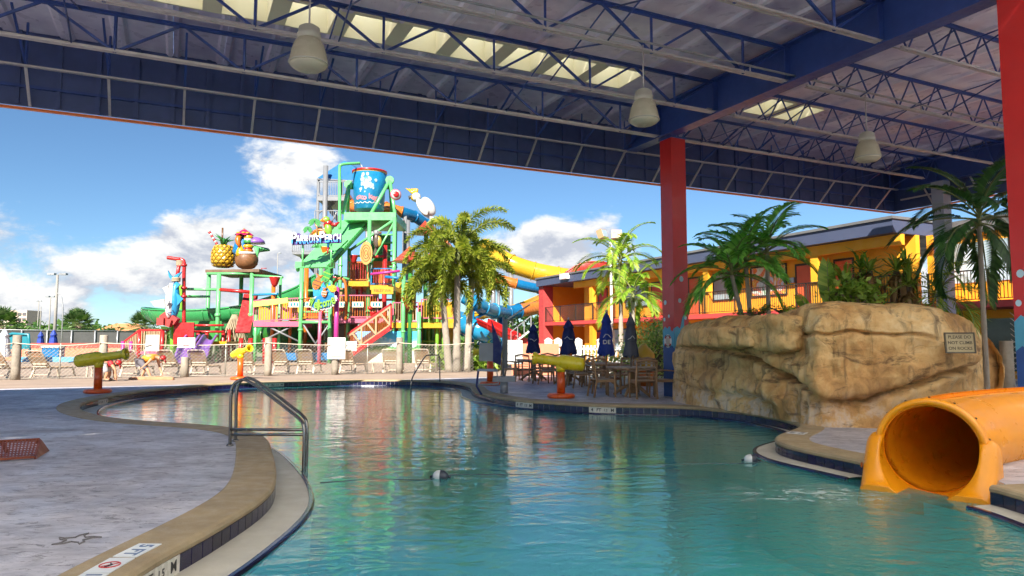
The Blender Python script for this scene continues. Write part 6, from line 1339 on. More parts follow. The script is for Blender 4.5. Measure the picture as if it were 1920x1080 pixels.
for (x0, x1, D, z0, z1, m, lb) in ((-60, 236, 52, 0, .95, mat('wall_salmon', (.62, .22, .12), .8), 'low salmon pink pool wall at the far left'), (-60, 236, 55, .0, 1.3, mat('wall_red', (.60, .07, .05), .8), 'low red wall behind the salmon wall'), (40, 200, 49, 0, .35, mat('wall_blue', (.10, .34, .58), .6), 'low blue splash pool edge at the far left')):
    a, b = P(x0, 641, D), P(x1, 641, D); MB().box(((a.x + b.x) / 2, D, (z0 + z1) / 2), (b.x - a.x, .3, z1 - z0)).build('pool_wall_band', m, label=lb, cat='low wall')
M_navyfab = mat('parasol_navy', (.018, .03, .14), .75, var=.2, scale=3); M_royal = mat('parasol_royal', (.02, .05, .32), .75, var=.2, scale=3); M_greyfab = mat('parasol_grey', (.09, .095, .13), .75, var=.2, scale=3); M_wfab = mat('parasol_white', (.66, .68, .74), .75)
def parasol(c, z0, z1, r, fab, lb, mark=None, grp='closed parasols at the dining tables', n=9, seed=0, band=None):
    t = thing('parasol', c, 0, lb, 'parasol', grp); rng = random.Random(seed); H = z1 - z0
    MB().tube((0, 0, 0), (0, 0, z1 + .06), .022, n=8).build('pole', mat('pole_bronze', (.16, .13, .10), .4, metal=.5), t)
    b = MB(); k = 2 * n; prof = [(.04, 1.0), (.30, .93), (.56, .80), (.68, .765), (.50, .74), (.66, .60), (.78, .42), (.70, .34), (.86, .2), (1.0, .04), (.96, .0)]; vs = []
    for f, z in prof:
        for j in range(k):
            t_ = 2 * pi * j / k; rr = r * f * (1.0 if j % 2 else .50 + .12 * sin(j * 2.3 + seed)) ; vs.append((rr * cos(t_ + .25 * z), rr * sin(t_ + .25 * z), z0 + H * z + (.05 * H * (j % 4 - 1.5) / 2 if z < .1 else 0)))
    b.add(vs, [(i * k + j, i * k + (j + 1) % k, (i + 1) * k + (j + 1) % k, (i + 1) * k + j) for i in range(len(prof) - 1) for j in range(k)], True); o = b.build('canopy', fab, t)
    MB().lathe([(.02, 0), (.035, .03), (.02, .07), (.005, .09)], 8, Matrix.Translation((0, 0, z1))).build('finial', M_grey, t)
    MB().path([(r * .69 * cos(2 * pi * j / 12), r * .69 * sin(2 * pi * j / 12), z0 + H * .36) for j in range(12)], .012, 5, closed=True).build('strap', fab, t)
    if mark: fit(mark, r * .9, H * .10, M_white, o, basis((-.02, -r * .86, z0 + H * .30), (1, 0, 0), (0, 0, 1), (0, -1, 0)), .004, bold=.02)
    if mark is not None: MB().path([(-r * .5 + r * .3 * j, -r * .80, z0 + H * (.45 + .05 * sin(j * 2 + seed))) for j in range(4)], .012, 5).build('printed_stroke', M_white, o)
    if band: MB().lathe([(r * .84, z0 + H * .2), (r * .8, z0 + H * .5)], 12, caps=False).build('fabric_band', band, t)
for px, D, z0, z1, r, fab, lb, s in ((76, 60, .5, 2.3, .38, M_royal, 'left one of two small blue parasols at the screen fence', 1), (100, 58, .5, 2.4, .42, M_royal, 'right one of two small blue parasols at the screen fence', 2), (8, 44, .5, 2.2, .45, M_wfab, 'white and blue closed parasol at the left picture edge', 3)):
    c = P(px, 641, D); parasol((c.x, c.y, 0), z0, z1, r, fab, lb, None, 'closed parasols by the far splash pool', seed=s)
c = P(101, 641, 50); bn = thing('towel_bin', (c.x, c.y, 0), 0, 'white and blue towel bin below the far parasols', 'bin'); MB().box((0, 0, .55), (1.2, .7, .9)).build('bin_body', C_blu, bn); MB().box((0, 0, 1.05), (1.3, .8, .12)).build('lid', C_white, bn)
c = P(88, 641, 44); tb = thing('teal_shade', (P(22, 641, 47).x, 47, 0), 0, 'teal rounded shade frame beside the striped parasol', 'shade'); MB().path([(-.9, 0, .2), (-.8, 0, 1.6), (0, 0, 1.95), (1.1, 0, 1.9), (1.3, 0, .3)], .10, 8).build('hoop', C_teal, tb); MB().add([(-.8, .05, 1.6), (0, .05, 1.95), (1.1, .05, 1.9), (1.2, .05, .9), (-.8, .05, .9)], [(0, 1, 2, 3, 4)]).build('cloth', C_teal, tb)
# ------------------------------------------------------------------ fence, loungers
M_wood = mat('weathered_post', (.28, .24, .19), .9, var=.3, scale=5, bump=.5, bscale=20); M_wire = mat('fence_wire', (.36, .33, .28), .5, metal=.4)
FA, FB = G(-60, 714), G(888, 698.5)
fn = thing('rope_fence', (FA + FB) / 2, 0, 'chain link fence with wooden posts and rope along the sunny deck', 'fence'); ftop = 1.30
def on_fence(px): 
    k = (px - 960) / FPX; d = FB - FA; t = (k * FA.y - FA.x) / (d.x - k * d.y); return FA + d * t
mesh_ = MB(); Lf = (FB - FA).length; fd = (FB - FA).normalized(); cell = .15; n = int((Lf + ftop) / cell)
for i in range(-int(ftop / cell), n):
    for sg in (1, -1):
        x0 = i * cell if sg > 0 else i * cell + ftop; x1 = x0 + sg * ftop; za, zb = .05, .05 + ftop - .1
        lo, hi = 0, Lf; pts = []
        for x, z in ((x0, za), (x1, zb)): pts.append((x, z))
        (xa, z1_), (xb, z2_) = pts
        def clip(x, z, ox, oz):
            if x < lo: f = (lo - x) / (ox - x) if ox != x else 0; return lo, z + (oz - z) * f
            if x > hi: f = (x - hi) / (x - ox) if ox != x else 0; return hi, z + (oz - z) * f
            return x, z
        if max(xa, xb) <= lo or min(xa, xb) >= hi: continue
        a_, b_ = clip(xa, z1_, xb, z2_), clip(xb, z2_, xa, z1_); p, q = FA + fd * a_[0] + Z0 * a_[1], FA + fd * b_[0] + Z0 * b_[1]
        mesh_.path([p, q], .0075, 3, caps=False, smooth=False)
mesh_.build('chain_link', M_wire, fn, True, kind='stuff')
wp_ = [(35, 1.65), (197, 1.66), (350, .80), (505, 1.58), (630, .92), (750, 1.60), (-55, 1.6)]
for px, h in wp_:
    p = on_fence(px); MB().lathe([(.155, 0), (.15, .3), (.145, h - .02), (.13, h)], 12, Matrix.Translation(p)).build('wooden_post', M_wood, fn, True)
prev = None; tops = sorted([on_fence(px) for px, h in wp_ if h > 1.5] + [FB.copy()], key=lambda p: p.x)
for a, b in zip(tops, tops[1:]): MB().path([a.lerp(b, f / 10) + Z0 * (1.36 - .10 * sin(pi * f / 10)) - Vector((0, .16, 0)) for f in range(11)], .018, 6).build('rope', mat('fence_rope', (.55, .48, .38), .9), fn, True)
MB().tube(FA + Z0 * .05, FB + Z0 * .05, .012, n=5).build('tension_wire', M_wire, fn, True)
for px in (116, 274, 425, 690, 818, 880): p = on_fence(px); MB().tube(p + Vector((0, .03, 0)), p + Vector((0, .03, 1.34)), .03, n=8).build('line_post', M_wire, fn, True)
def board(px, py, w, h, D, lb, lines, red=None, post=False, grp='notice boards on the fence'):
    c = P(px, py, D); t = thing('notice_board', m=basis(c, (1, 0, 0), (0, 0, 1), (0, -1, 0)), label=lb, cat='sign', group=grp); u = S_(D); W, H = w * u, h * u
    MB().box((0, 0, 0), (W, H, .03)).build('panel', mat('board_white', (.62, .61, .58), .5), t)
    for s, y, hh, ww, m in lines: fit(s, W * ww, H * hh, m, t, Matrix.Translation((0, H * y, .017)), .001, bold=.01)
    return t, W, H
D = on_fence(350).y - .2
board(349.5, 642.5, 33, 19, D, 'small white no running board on a short fence post', [('NO RUNNING', .26, .20, .82, M_black), ('PLEASE', -.02, .20, .5, M_black)])[0]
_t = [o for o in bpy.data.objects if o.get('label') == 'small white no running board on a short fence post'][0]; MB().box((0, -.12, .0165), (.25, .04, .003)).build('red_line', M_red_ink, _t)
def ruled(px, py, w, h, D, lb, title, n, red):
    t, W, H = board(px, py, w, h, D, lb, [(title, .42, .06, .85, M_black)] if title else [])
    b = MB(); rng = random.Random(n)
    for k in range(n): ww = W * rng.uniform(.6, .84); b.box((-W * .42 + ww / 2, H * (.28 - .62 * k / n), .0165), (ww, H * .012, .003))
    b.build('printed_lines', mat('print_grey', (.22, .22, .24), .6), t)
    for y in red: MB().box((0, H * y, .0165), (W * .6, H * .03, .003)).build('red_line', M_red_ink, t)
ruled(631, 653, 33, 40, on_fence(631).y - .2, 'large white rules board on a fence post before the stair', 'CORAL REEF COVE', 9, (.34, -.38))
ruled(659, 649, 19, 18, on_fence(660).y + 2.5, 'small white board right of the large rules board', '', 3, (.2,))
ruled(286, 643, 25, 30, on_fence(286).y - .1, 'white rules board on the fence behind the bending person', '', 7, (.3,))
# loungers
M_lfr = mat('lounger_frame', (.46, .38, .29), .5); M_lst = mat('lounger_strap', (.34, .22, .12), .7, var=.2, scale=6, bump=.3, bscale=60)
def lounger():
    t = thing('sun_lounger', (0, 0, 0)); w = .68
    A, B = Vector((0, 0, .38)), Vector((0, -.52, 1.06))
    f = MB()
    for s in (-1, 1): f.path([A + Vector((s * w / 2, 0, 0)), B + Vector((s * w / 2, 0, -.06)), B + Vector((s * (w / 2 - .06), -.02, 0))], .024, 7)
    f.path([B + Vector((-(w / 2 - .06), -.02, 0)), B + Vector((w / 2 - .06, -.02, 0))], .024, 7); f.build('back_frame', M_lfr, t)
    f = MB()
    for s in (-1, 1): f.beam((s * w / 2, -.05, .36), (s * w / 2, 1.35, .36), .05, .06)
    f.beam((-w / 2, 1.35, .36), (w / 2, 1.35, .36), .05, .06); f.build('seat_frame', M_lfr, t)
    sm = MB().box((0, 0, 0), (w - .05, .062, .012)).mesh('strap', M_lst)
    up = (B - A).normalized(); nn = up.cross(Vector((1, 0, 0)))
    for k in range(10): inst('strap', sm, t, basis(A + (B - A) * (.07 + .092 * k), (1, 0, 0), up, nn))
    for k in range(8): inst('strap', sm, t, Matrix.Translation((0, .1 + .16 * k, .395)))
    for z in (.22, .32): MB().beam((-w / 2 + .06, -.20 + z * .2, z + .22), (w / 2 - .06, -.20 + z * .2, z + .22), .03, .05).build('cross_slat', M_lfr, t)
    for x, y, lean in ((-1, .02, -.18), (1, .02, -.18), (-1, 1.2, .12), (1, 1.2, .12)): MB().beam((x * w / 2, y, .36), (x * (w / 2 + .02), y + lean, 0), .07, .045, Vector((0, 1, 0))).build('leg', M_lfr, t)
    MB().beam((-w / 2, -.05, .12), (w / 2, -.05, .12), .04, .04).build('stretcher', M_lfr, t)
    return t
lp = lounger(); spots = [(8, 1.3, 'first lounger from the left picture edge'), (85, 1.4, 'lounger between the left wooden post and the small table'), (250, 1.5, 'lounger behind the bending person in shorts'), (325, 1.3, 'lounger left of the small no running board'), (379, 1.4, 'lounger right of the small no running board'), (466, 1.3, 'lounger behind the far yellow cannon'), (531, 1.5, 'lounger right of the tall post in the fence middle'), (576, 1.5, 'lounger left of the large rules board'), (655, 1.4, 'lounger right of the large rules board'), (735, 1.4, 'lounger beside the second small table'), (795, 1.4, 'last lounger toward the foxtail palms')]
for k, (px, off, lb) in enumerate(spots):
    p = on_fence(px) + Vector((0, off, 0)); m = TR((p.x * (p.y / (p.y - off)), p.y, 0), random.uniform(-.25, .1) + .1)
    if k == 0: lp.matrix_basis = m; WM[lp.name] = m; o = lp
    else: o = copy_tree(lp, m)
    tag(o, lb, 'sun lounger', 'sun loungers behind the rope fence')
def side_table(px, off, lb):
    p = on_fence(px) + Vector((0, off, 0)); t = thing('side_table', (p.x, p.y, 0), .1, lb, 'side table', 'small tables between the loungers')
    for k in range(4): MB().box((0, -.18 + .12 * k, .45), (.6, .10, .03)).build('slat', M_lfr, t)
    for x in (-1, 1):
        for y in (-1, 1): MB().beam((x * .25, y * .2, .435), (x * .27, y * .2, 0), .06, .05, Vector((0, 1, 0))).build('leg', M_lfr, t)
side_table(142, 1.5, 'small cream table right of the second lounger'); side_table(700, 1.4, 'small cream table right of the large rules board')
# ------------------------------------------------------------------ water cannons
M_can = mat('cannon_yellow', (.80, .62, .015), .3, var=.12, coat=.3); M_cano = mat('cannon_orange', (.72, .10, .01), .35, coat=.2)
def cannon(base, h, ang, tilt, s, lb, L=1.0):
    t = thing('water_cannon', base, 0, lb, 'water cannon', 'yellow water cannons round the pool'); X = Matrix.Translation((0, 0, h)) @ Matrix.Rotation(ang, 4, 'Z') @ Matrix.Rotation(-tilt, 4, 'Y') @ Matrix.Rotation(pi / 2, 4, 'Y') @ Matrix.Diagonal((s, s, s * L, 1))
    MB().lathe([(.30, 0), (.345, .02), (.35, .07), (.31, .11), (.14, .125)], 22).build('base', M_cano, t)
    MB().tube((0, 0, .12), (0, 0, h - .26 * s), .105, n=16).build('post', M_cano, t); MB().tube((0, 0, h - .26 * s), (0, 0, h - .08 * s), .11, .13, n=16).build('neck', M_can, t)
    o = MB().lathe([(.02, -.62), (.12, -.61), (.165, -.57), (.18, -.50), (.19, -.1), (.185, -.02), (.13, .08), (.125, .12), (.118, .6), (.13, .61), (.165, .66), (.168, .72), (.15, .73), (.11, .70), (.10, .3)], 22, X, False).build('barrel', M_can, t)
    MB().lathe([(.001, .3), (.10, .3)], 16, X, False).build('bore', M_black, o); MB().tube(X @ Vector((0, 0, -.60)), X @ Vector((0, 0, -.78)), .015, n=6).build('firing_lever', M_grey, t)
g = G(183, 737); cannon(g, .96, radians(8), radians(9), 1.0, 'large yellow cannon on orange post at the left pool end')
g = G(450, 712); cannon(g, 1.02, radians(-38), radians(14), .86, 'small far yellow cannon before the fence loungers')
g = G(1052, 746); cannon(g, .90, radians(168), radians(7), .98, 'yellow cannon on orange post before the dining tables')
g = G(919, 722); cannon(g, 1.05, radians(176), radians(3), .85, 'yellow cannon half hidden behind the pool lift', .9)
# ------------------------------------------------------------------ hand rails
M_rail = mat('stainless', (.24, .225, .205), .22, metal=.9, var=.1)
def hand_rail(name, pts, lb, r, extra, off):
    t = thing(name, (pts[0][0], pts[0][1], 0), 0, lb, 'hand rail')
    for k in (0, 1):
        o = Vector(off) * k; q = crom([tuple(Vector(p) + o) for p in pts], 8); MB().path(q, r, 12).build('tube', M_rail, t, True); b = Vector(pts[0]) + o
        if pts[0][2] > -.1: MB().lathe([(r * 2.2, 0), (r * 2.2, .012), (r * 1.2, .03)], 14, Matrix.Translation((b.x, b.y, .002))).build('flange', M_rail, t, True)
    for a, b in extra: MB().tube(a, b, r * .85, n=10).build('cross_bar', M_rail, t, True)
b0 = G(431, 836); D0 = b0.y
pts = [b0, P(432, 800, D0), P(433, 745, D0), P(438, 722, D0), P(452, 712, D0), P(468, 716, D0 - .05), P(500, 737, D0 - .25), P(540, 768, D0 - .55), P(562, 786, D0 - .7), P(570, 803, D0 - .78), P(570, 850, D0 - .8), P(568, 915, D0 - .82)]
hand_rail('pool_ladder_rail', pts, 'large bent steel hand rail at the near left pool edge', .022, [(P(432, 805, D0), P(570, 806, D0 - .78)), (P(433, 815, D0), P(571, 815, D0 - .78))], (-.09, .42, 0))
a = P(771, 727, 22.8); pts = [Vector((a.x, a.y, -.3)), P(772, 712, 22.8), P(786, 686, 23.3), P(797, 669, 23.7), P(804, 666, 23.9), P(819, 666, 24.4), P(824, 669, 24.6), P(824.5, 690, 24.6), Vector((P(825, 706, 24.6).x, 24.6, 0.0))]
hand_rail('pool_step_rail', pts, 'small far steel hand rail where the pool bends', .022, [], (0, .0, 0.0001))
# ------------------------------------------------------------------ pool lift
c = G(945, 737); pl = thing('pool_lift', c, 0, 'grey pool lift with navy cover at the pool bend', 'pool lift'); u = S_(c.y)
MB().lathe([(.11, 0), (.11, .32)], 12).build('foot', mat('lift_grey', (.28, .29, .31), .5), pl); MB().box((0, .1, .38), (.62, .5, .14)).build('base_box', mat('lift_grey', 0), pl)
MB().tube((-.02, .2, .45), (-.02, .2, 2.1), .035, n=10).build('mast', M_grey, pl); MB().box((.04, .2, 1.35), (.12, .10, 1.35)).build('column', mat('lift_dark', (.13, .14, .15), .5), pl)
MB().beam((.05, .2, 2.0), (.72, .4, 2.45), .04, .04).build('boom', M_grey, pl); MB().box((-.46, .1, 1.12), (.45, .35, .5)).build('control_box', mat('lift_grey', 0), pl)
MB().add([(-.35, -.1, 2.0), (-.05, -.1, 1.25), (-.1, -.12, .75), (-.3, -.12, .85), (-.30, -.1, 1.4), (-.35, .1, 2.0), (-.05, .1, 1.25), (-.1, .08, .75), (-.3, .08, .85), (-.30, .1, 1.4)], [(0, 1, 2, 3, 4), (9, 8, 7, 6, 5), (0, 5, 6, 1), (1, 6, 7, 2), (2, 7, 8, 3), (3, 8, 9, 4), (4, 9, 5, 0)]).build('cover', M_navyfab, pl)
for y in (-.15, .15): MB().path([(-.7, y, .62), (-.2, y, .60), (-.15, y, .25), (-.75, y, .22), (-.7, y, .62)], .02, 6).build('seat_frame', M_grey, pl)
MB().box((-.45, 0, .63), (.55, .42, .05)).build('seat', mat('lift_seat', (.32, .36, .46), .6), pl); MB().path([(-.7, -.2, .6), (-.74, -.25, .2), (-.6, -.3, -.02)], .03, 6).build('foot_strap', M_navyfab, pl)
ruled(964, 660, 31, 44, 27.5, 'white rules board behind the pool lift', 'ACTIVITY POOL RULES', 10, ())
# ------------------------------------------------------------------ dining tables, chairs, parasols
M_teak = mat('teak_resin', (.34, .19, .09), .55, var=.25, scale=4, bump=.2, bscale=40); M_teak2 = mat('teak_slat', (.42, .30, .21), .55, var=.25, scale=4)
def chair():
    t = thing('dining_chair', (0, 0, 0)); w = .52                       # faces +y
    for k in range(5): MB().box((0, -.18 + .095 * k, .44 + .004 * abs(k - 2)), (w - .06, .085, .022)).build('seat_slat', M_teak2, t)
    for k in range(5): z = .54 + .083 * k; MB().path([(-w / 2 + .05, -.25 - .04 * k / 5 - .035 * (z - .5), z), (0, -.285 - .04 * k / 5 - .035 * (z - .5), z + .012), (w / 2 - .05, -.25 - .04 * k / 5 - .035 * (z - .5), z)], .036, 6, squash=.33).build('back_slat', M_teak2, t)
    for s in (-1, 1):
        MB().path([(s * w / 2, -.30, 0), (s * w / 2, -.23, .42), (s * w / 2, -.31, .92)], [.027, .03, .022], 8).build('rear_leg', M_teak, t)
        MB().path([(s * w / 2, .27, 0), (s * w / 2, .25, .64)], [.024, .03], 8).build('front_leg', M_teak, t)
        MB().path([(s * w / 2, -.27, .66), (s * w / 2, 0, .68), (s * w / 2, .29, .655)], .032, 8, squash=.55).build('arm', M_teak, t)
        MB().beam((s * w / 2, -.24, .41), (s * w / 2, .25, .41), .03, .06).build('seat_rail', M_teak, t)
    MB().path([(-w / 2, -.31, .91), (0, -.36, .955), (w / 2, -.31, .91)], .03, 8).build('top_rail', M_teak, t); MB().beam((-w / 2, .25, .41), (w / 2, .25, .41), .03, .06).build('seat_rail', M_teak, t)
    return t
def table():
    t = thing('dining_table', (0, 0, 0)); R = .62
    for k in range(9):
        y = -R + (k + .5) * 2 * R / 9; hw = sqrt(max(.02, R * R - y * y * .92)); MB().box((0, y, .735), (2 * hw, 2 * R / 9 - .008, .03)).build('top_slat', M_teak2, t)
    MB().path([(R * .93 * cos(2 * pi * j / 24), R * .93 * sin(2 * pi * j / 24), .70) for j in range(24)], .03, 6, closed=True).build('apron', M_teak, t); MB().box((0, 0, .38), (.14, .14, .64)).build('pedestal', M_teak, t)
    for k in range(4): a = pi / 4 + k * pi / 2; MB().path([(0, 0, .30), (.25 * cos(a), .25 * sin(a), .20), (.48 * cos(a), .48 * sin(a), .02)], [.05, .05, .035], 6).build('foot', M_teak, t)
    MB().lathe([(.24, 0), (.24, .05), (.1, .07)], 16).build('parasol_weight', mat('weight_white', (.5, .48, .45), .7), t)
    return t
ch0, tb0 = chair(), table(); nC = nT = 0
sets = [((1184, 742), None, (200, 280, 345, 60, 130), 'parasol'), ((1130, 0), 21.8, (200, 300, 20, 110), ''), ((1066, 0), 23.6, (190, 280, 10, 100), ''), ((1000, 0), 25.6, (170, 250, 320, 60), '')]
where = ('the dining table nearest the red column', 'the table under the royal blue parasol', 'the table under the parasol behind the cannon', 'the farthest dining table by the pool lift')
side_w = {0: 'far right', 1: 'far', 2: 'far left', 3: 'near left', 4: 'near', 5: 'near right'}
for k, (pp_, D, angs, _) in enumerate(sets):
    c = G(*pp_) if D is None else P(pp_[0], 641, D); c = Vector((c.x, c.y, 0)); m = TR(c, .3 + .2 * k)
    if k == 0: tb0.matrix_basis = m; WM[tb0.name] = m; o = tb0
    else: o = copy_tree(tb0, m)
    tag(o, 'round brown slatted table, ' + where[k], 'dining table', 'round dining tables')
    for j, a in enumerate(angs):
        ar = radians(a); p = c + Vector((cos(ar), sin(ar), 0)) * .86; m = TR(p, ar + pi / 2 + random.uniform(-.15, .15))
        if nC == 0: ch0.matrix_basis = m; WM[ch0.name] = m; o = ch0
        else: o = copy_tree(ch0, m)
        nC += 1; dirn = 'near' if 225 <= a < 315 else 'left' if 135 <= a < 225 else 'far' if 45 <= a < 135 else 'right'
        tag(o, 'armchair on the %s side of %s%s' % (dirn, where[k], '' if sum(1 for b in angs[:j] if (225 <= b < 315) == (225 <= a < 315) and (135 <= b < 225) == (135 <= a < 225) and (45 <= b < 135) == (45 <= a < 135)) == 0 else ', second'), 'dining chair', 'armchairs at the dining tables')
    for z0, z1, r, fab, lb, mk, dx in {0: ((1.02, 2.10, .21, M_greyfab, 'dark grey closed parasol over the nearest dining table', '', 0),), 1: ((1.0, 2.32, .26, M_royal, 'royal blue closed parasol marked DE over the dining tables', 'DE', .12),), 2: ((1.0, 2.15, .30, M_navyfab, 'navy closed parasol rising behind the yellow cannon', '', 0),), 3: ((1.0, 2.05, .28, M_navyfab, 'navy closed parasol nearest the brick pier', '', 0),)}[k]: parasol(Vector((c.x + dx, c.y, 0)), z0, z1, r, fab, lb, mk, seed=k + 4)
c = P(1133, 641, 24.5); parasol((c.x, c.y, 0), 1.0, 2.0, .25, M_royal, 'blue closed parasol peeking out behind the royal blue one', '', seed=9)
# screens behind the dining terrace
c = P(1015, 641, 29); sb_ = thing('salmon_screen', (c.x, c.y, 0), 0, 'salmon coloured low screen behind the navy parasols', 'screen')
for k in range(2): MB().box((-.75 + 1.0 * k, 0, .68), (.96, .06, 1.3)).build('panel', mat('wall_salmon', 0), sb_)
wf = thing('white_picket_fence', P(1100, 641, 30.5).xy.to_3d(), 0, 'white picket fence panel behind the dining terrace', 'fence'); x0, x1 = P(1075, 641, 30.5).x, P(1255, 641, 30.5).x
for k in range(28): MB().box((x0 + (x1 - x0) * k / 27, 30.5, .65), (.09, .03, 1.2)).build('picket', M_white, wf, True)
for z in (.25, 1.1): MB().beam((x0, 30.53, z), (x1, 30.53, z), .03, .08).build('rail', M_white, wf, True)
for k, (px, lb) in enumerate(((1028, 'white lantern post nearest the brick pier'), (1046, 'white lantern post second from the brick pier'), (1084, 'white lantern post right of the navy parasol'), (1126, 'white lantern post left of the royal blue parasol'))):
    c = P(px, 641, 31.5); t = thing('lantern_post', (c.x, c.y, 0), 0, lb, 'lantern', 'white lantern posts'); MB().box((0, 0, .6), (.16, .16, 1.2)).build('post', M_white, t); MB().box((0, 0, 1.33), (.34, .34, .26)).build('lantern', mat('lantern_cream', (.6, .58, .5), .6), t); MB().lathe([(.28, 0), (.05, .12)], 4, Matrix.Translation((0, 0, 1.46)) @ Matrix.Rotation(pi / 4, 4, 'Z'), smooth=False).build('cap', M_white, t)
c = P(1207, 641, 22.5); yc = thing('yellow_bell', (c.x, c.y, 0), 0, 'yellow scalloped bell shaped bin behind the near table', 'bin'); MB().lathe([(.34, .55), (.36, .75), (.34, 1.0), (.26, 1.12), (.14, 1.25), (.08, 1.32)], 18).build('bell', C_yel, yc); MB().tube((0, 0, 0), (0, 0, .56), .3).build('drum', C_org, yc)
for k in range(12): a = 2 * pi * k / 12; MB().box((.35 * cos(a), .35 * sin(a), .70), (.06, .06, .3), Matrix.Rotation(a, 3, 'Z')).build('rib', C_white, yc)
# right end behind the rock
c = P(1886, 641, 13.2); rp_ = thing('service_post', (c.x, c.y, 0), 0, 'brown wooden post with wire mesh right of the rock', 'post'); MB().tube((0, 0, 0), (0, 0, 1.42), .11, n=12).build('post', M_wood, rp_); mm_ = MB()
for k in range(14): mm_.path([(.0, -.14, .05 + .1 * k), (.7, -.14, .05 + .1 * k + .6)], .004, 3, caps=False); mm_.path([(.0, -.14, .65 + .1 * k - .6 + .6), (.7, -.14, .05 + .1 * k)], .004, 3, caps=False)
mm_.build('wire_mesh', M_wire, rp_, kind='stuff')
# ------------------------------------------------------------------ floats on the water
ZF = ZW + .005
rope_pts = [G(600, 905, ZF), G(700, 900, ZF), G(790, 897, ZF), G(824, 895, ZF), G(860, 892, ZF), G(1000, 886, ZF), G(1140, 880, ZF), G(1270, 872, ZF), G(1400, 866, ZF), G(1440, 862, ZF)]
for k in range(1, len(rope_pts)): rope_pts[k] = rope_pts[k] + Vector((0, .10 * sin(k * 2.1), -.008 if k % 2 else .0))
MB().path(crom([tuple(p) for p in rope_pts], 6), .0055, 5).build('float_rope', mat('float_rope', (.10, .12, .13), .8), label='thin dark float rope lying across the pool water', cat='rope')
for px, py, lb, sw in ((826, 893, 'white and black float in the pool middle', 1), (1408, 862, 'white and black float near the rock peninsula', -1)):
    c = G(px, py, ZW + .02); t = thing('pool_float', lb and c, -.1, lb, 'float', 'pool rope floats', m=TR(c, -.1, .82)); 
    for sg, m in ((-1, M_white), (1, mat('float_black', (.03, .035, .05), .35))): MB().lathe([(.001, .11), (.03, .108), (.055, .09), (.08, .055), (.088, .02), (.09, 0)], 16, Matrix.Rotation(sg * pi / 2, 4, 'Y'), False).build('half_shell', m, t)
    for sg in (-1, 1): MB().tube((sg * .10, 0, 0), (sg * .15, 0, -.01), .018, n=8).build('end_cap', mat('float_black', 0), t)
# rust-coloured perforated ramp at the left edge
r0, r1 = G(-30, 868), G(64, 861); b0_, b1_ = P(-30, 838, r0.y + .55), P(74, 831, r1.y + .55); rk = thing('perforated_bench', (r1.x, r1.y, 0), 0, 'rust brown perforated metal bench end at the left edge', 'bench'); lat = MB(); M_rust = mat('rust_brown', (.24, .055, .022), .5, var=.2)
b0_.z = b1_.z = .16; e = Vector((0, 0, .03)); na, nb = 15, 8
for i in range(na + 1): f = i / na; lat.beam((r0 + e).lerp(r1 + e, f), b0_.lerp(b1_, f), .018, .010)
for j in range(nb + 1): f = j / nb; lat.beam((r0 + e).lerp(b0_, f), (r1 + e).lerp(b1_, f), .024, .008)
lat.build('perforated_sheet', M_rust, rk, True); ed = MB(); ed.add([r1 + e, b1_, Vector((b1_.x + .05, b1_.y + .1, 0)), Vector((r1.x, r1.y, 0)), r1 + e + Vector((.02, .0, 0)), b1_ + Vector((.02, 0, 0)), Vector((b1_.x + .07, b1_.y + .1, 0)), Vector((r1.x + .02, r1.y, 0))], [(0, 1, 2, 3), (7, 6, 5, 4), (0, 4, 5, 1), (1, 5, 6, 2), (3, 7, 4, 0)]); ed.build('end_plate', M_rust, rk, True)
MB().beam(r0 + e, r1 + e, .03, .03).build('front_edge', M_rust, rk, True); MB().beam(b0_, b1_, .03, .03).build('rear_edge', M_rust, rk, True)
for f in (.3, .95): p = b0_.lerp(b1_, f); MB().beam(p, (p.x, p.y + .12, 0), .04, .03).build('leg', M_rust, rk, True)
# ------------------------------------------------------------------ two people bending down by the fence
def skinned(name, J, E, m, par, root, sub=2):
    ks = list(J); me = bpy.data.meshes.new(name); inv = WM[par.name].inverted()
    me.from_pydata([tuple(inv @ Vector(J[k][0])) for k in ks], [(ks.index(a), ks.index(b)) for a, b in E], []); me.materials.append(m)
    o = bpy.data.objects.new(name, me); COL.objects.link(o); o.parent = par; WM[o.name] = WM[par.name].copy(); md = o.modifiers.new('skin', 'SKIN'); md.use_smooth_shade = True
    if not me.skin_vertices: me.skin_vertices.new()
    for i, k in enumerate(ks): r = J[k][1]; me.skin_vertices[0].data[i].radius = (r, r); me.skin_vertices[0].data[i].use_root = (k == root)
    sb = o.modifiers.new('sub', 'SUBSURF'); sb.levels = sub; sb.render_levels = sub; return o
def hand(J, E, wrist, key, d, s):
    d = d.normalized(); sd = Vector((0, s, 0)); pk = key + 'palm'; J[pk] = (wrist + d * .07, .032); E.append((key, pk))
    for f in range(4):
        o = sd * (-.030 + .02 * f); L = (.065, .078, .072, .055)[f]; a = pk + 'f%d' % f
        J[a + 'a'] = (wrist + d * .115 + o, .0095); J[a + 'b'] = (wrist + d * (.115 + L * .55) + o + Vector((.012, 0, 0)), .0085); J[a + 'c'] = (wrist + d * (.115 + L) + o + Vector((.03, 0, 0)), .0075); E += [(pk, a + 'a'), (a + 'a', a + 'b'), (a + 'b', a + 'c')]
    J[pk + 't'] = (wrist + d * .06 + Vector((.03, -.025 * s, 0)), .0105); J[pk + 'u'] = (wrist + d * .10 + Vector((.05, -.035 * s, 0)), .009); E += [(key, pk + 't'), (pk + 't', pk + 'u')]
M_skin = mat('skin', (.52, .27, .16), .55, var=.08); M_skin2 = mat('skin_tan', (.45, .23, .13), .55, var=.08)
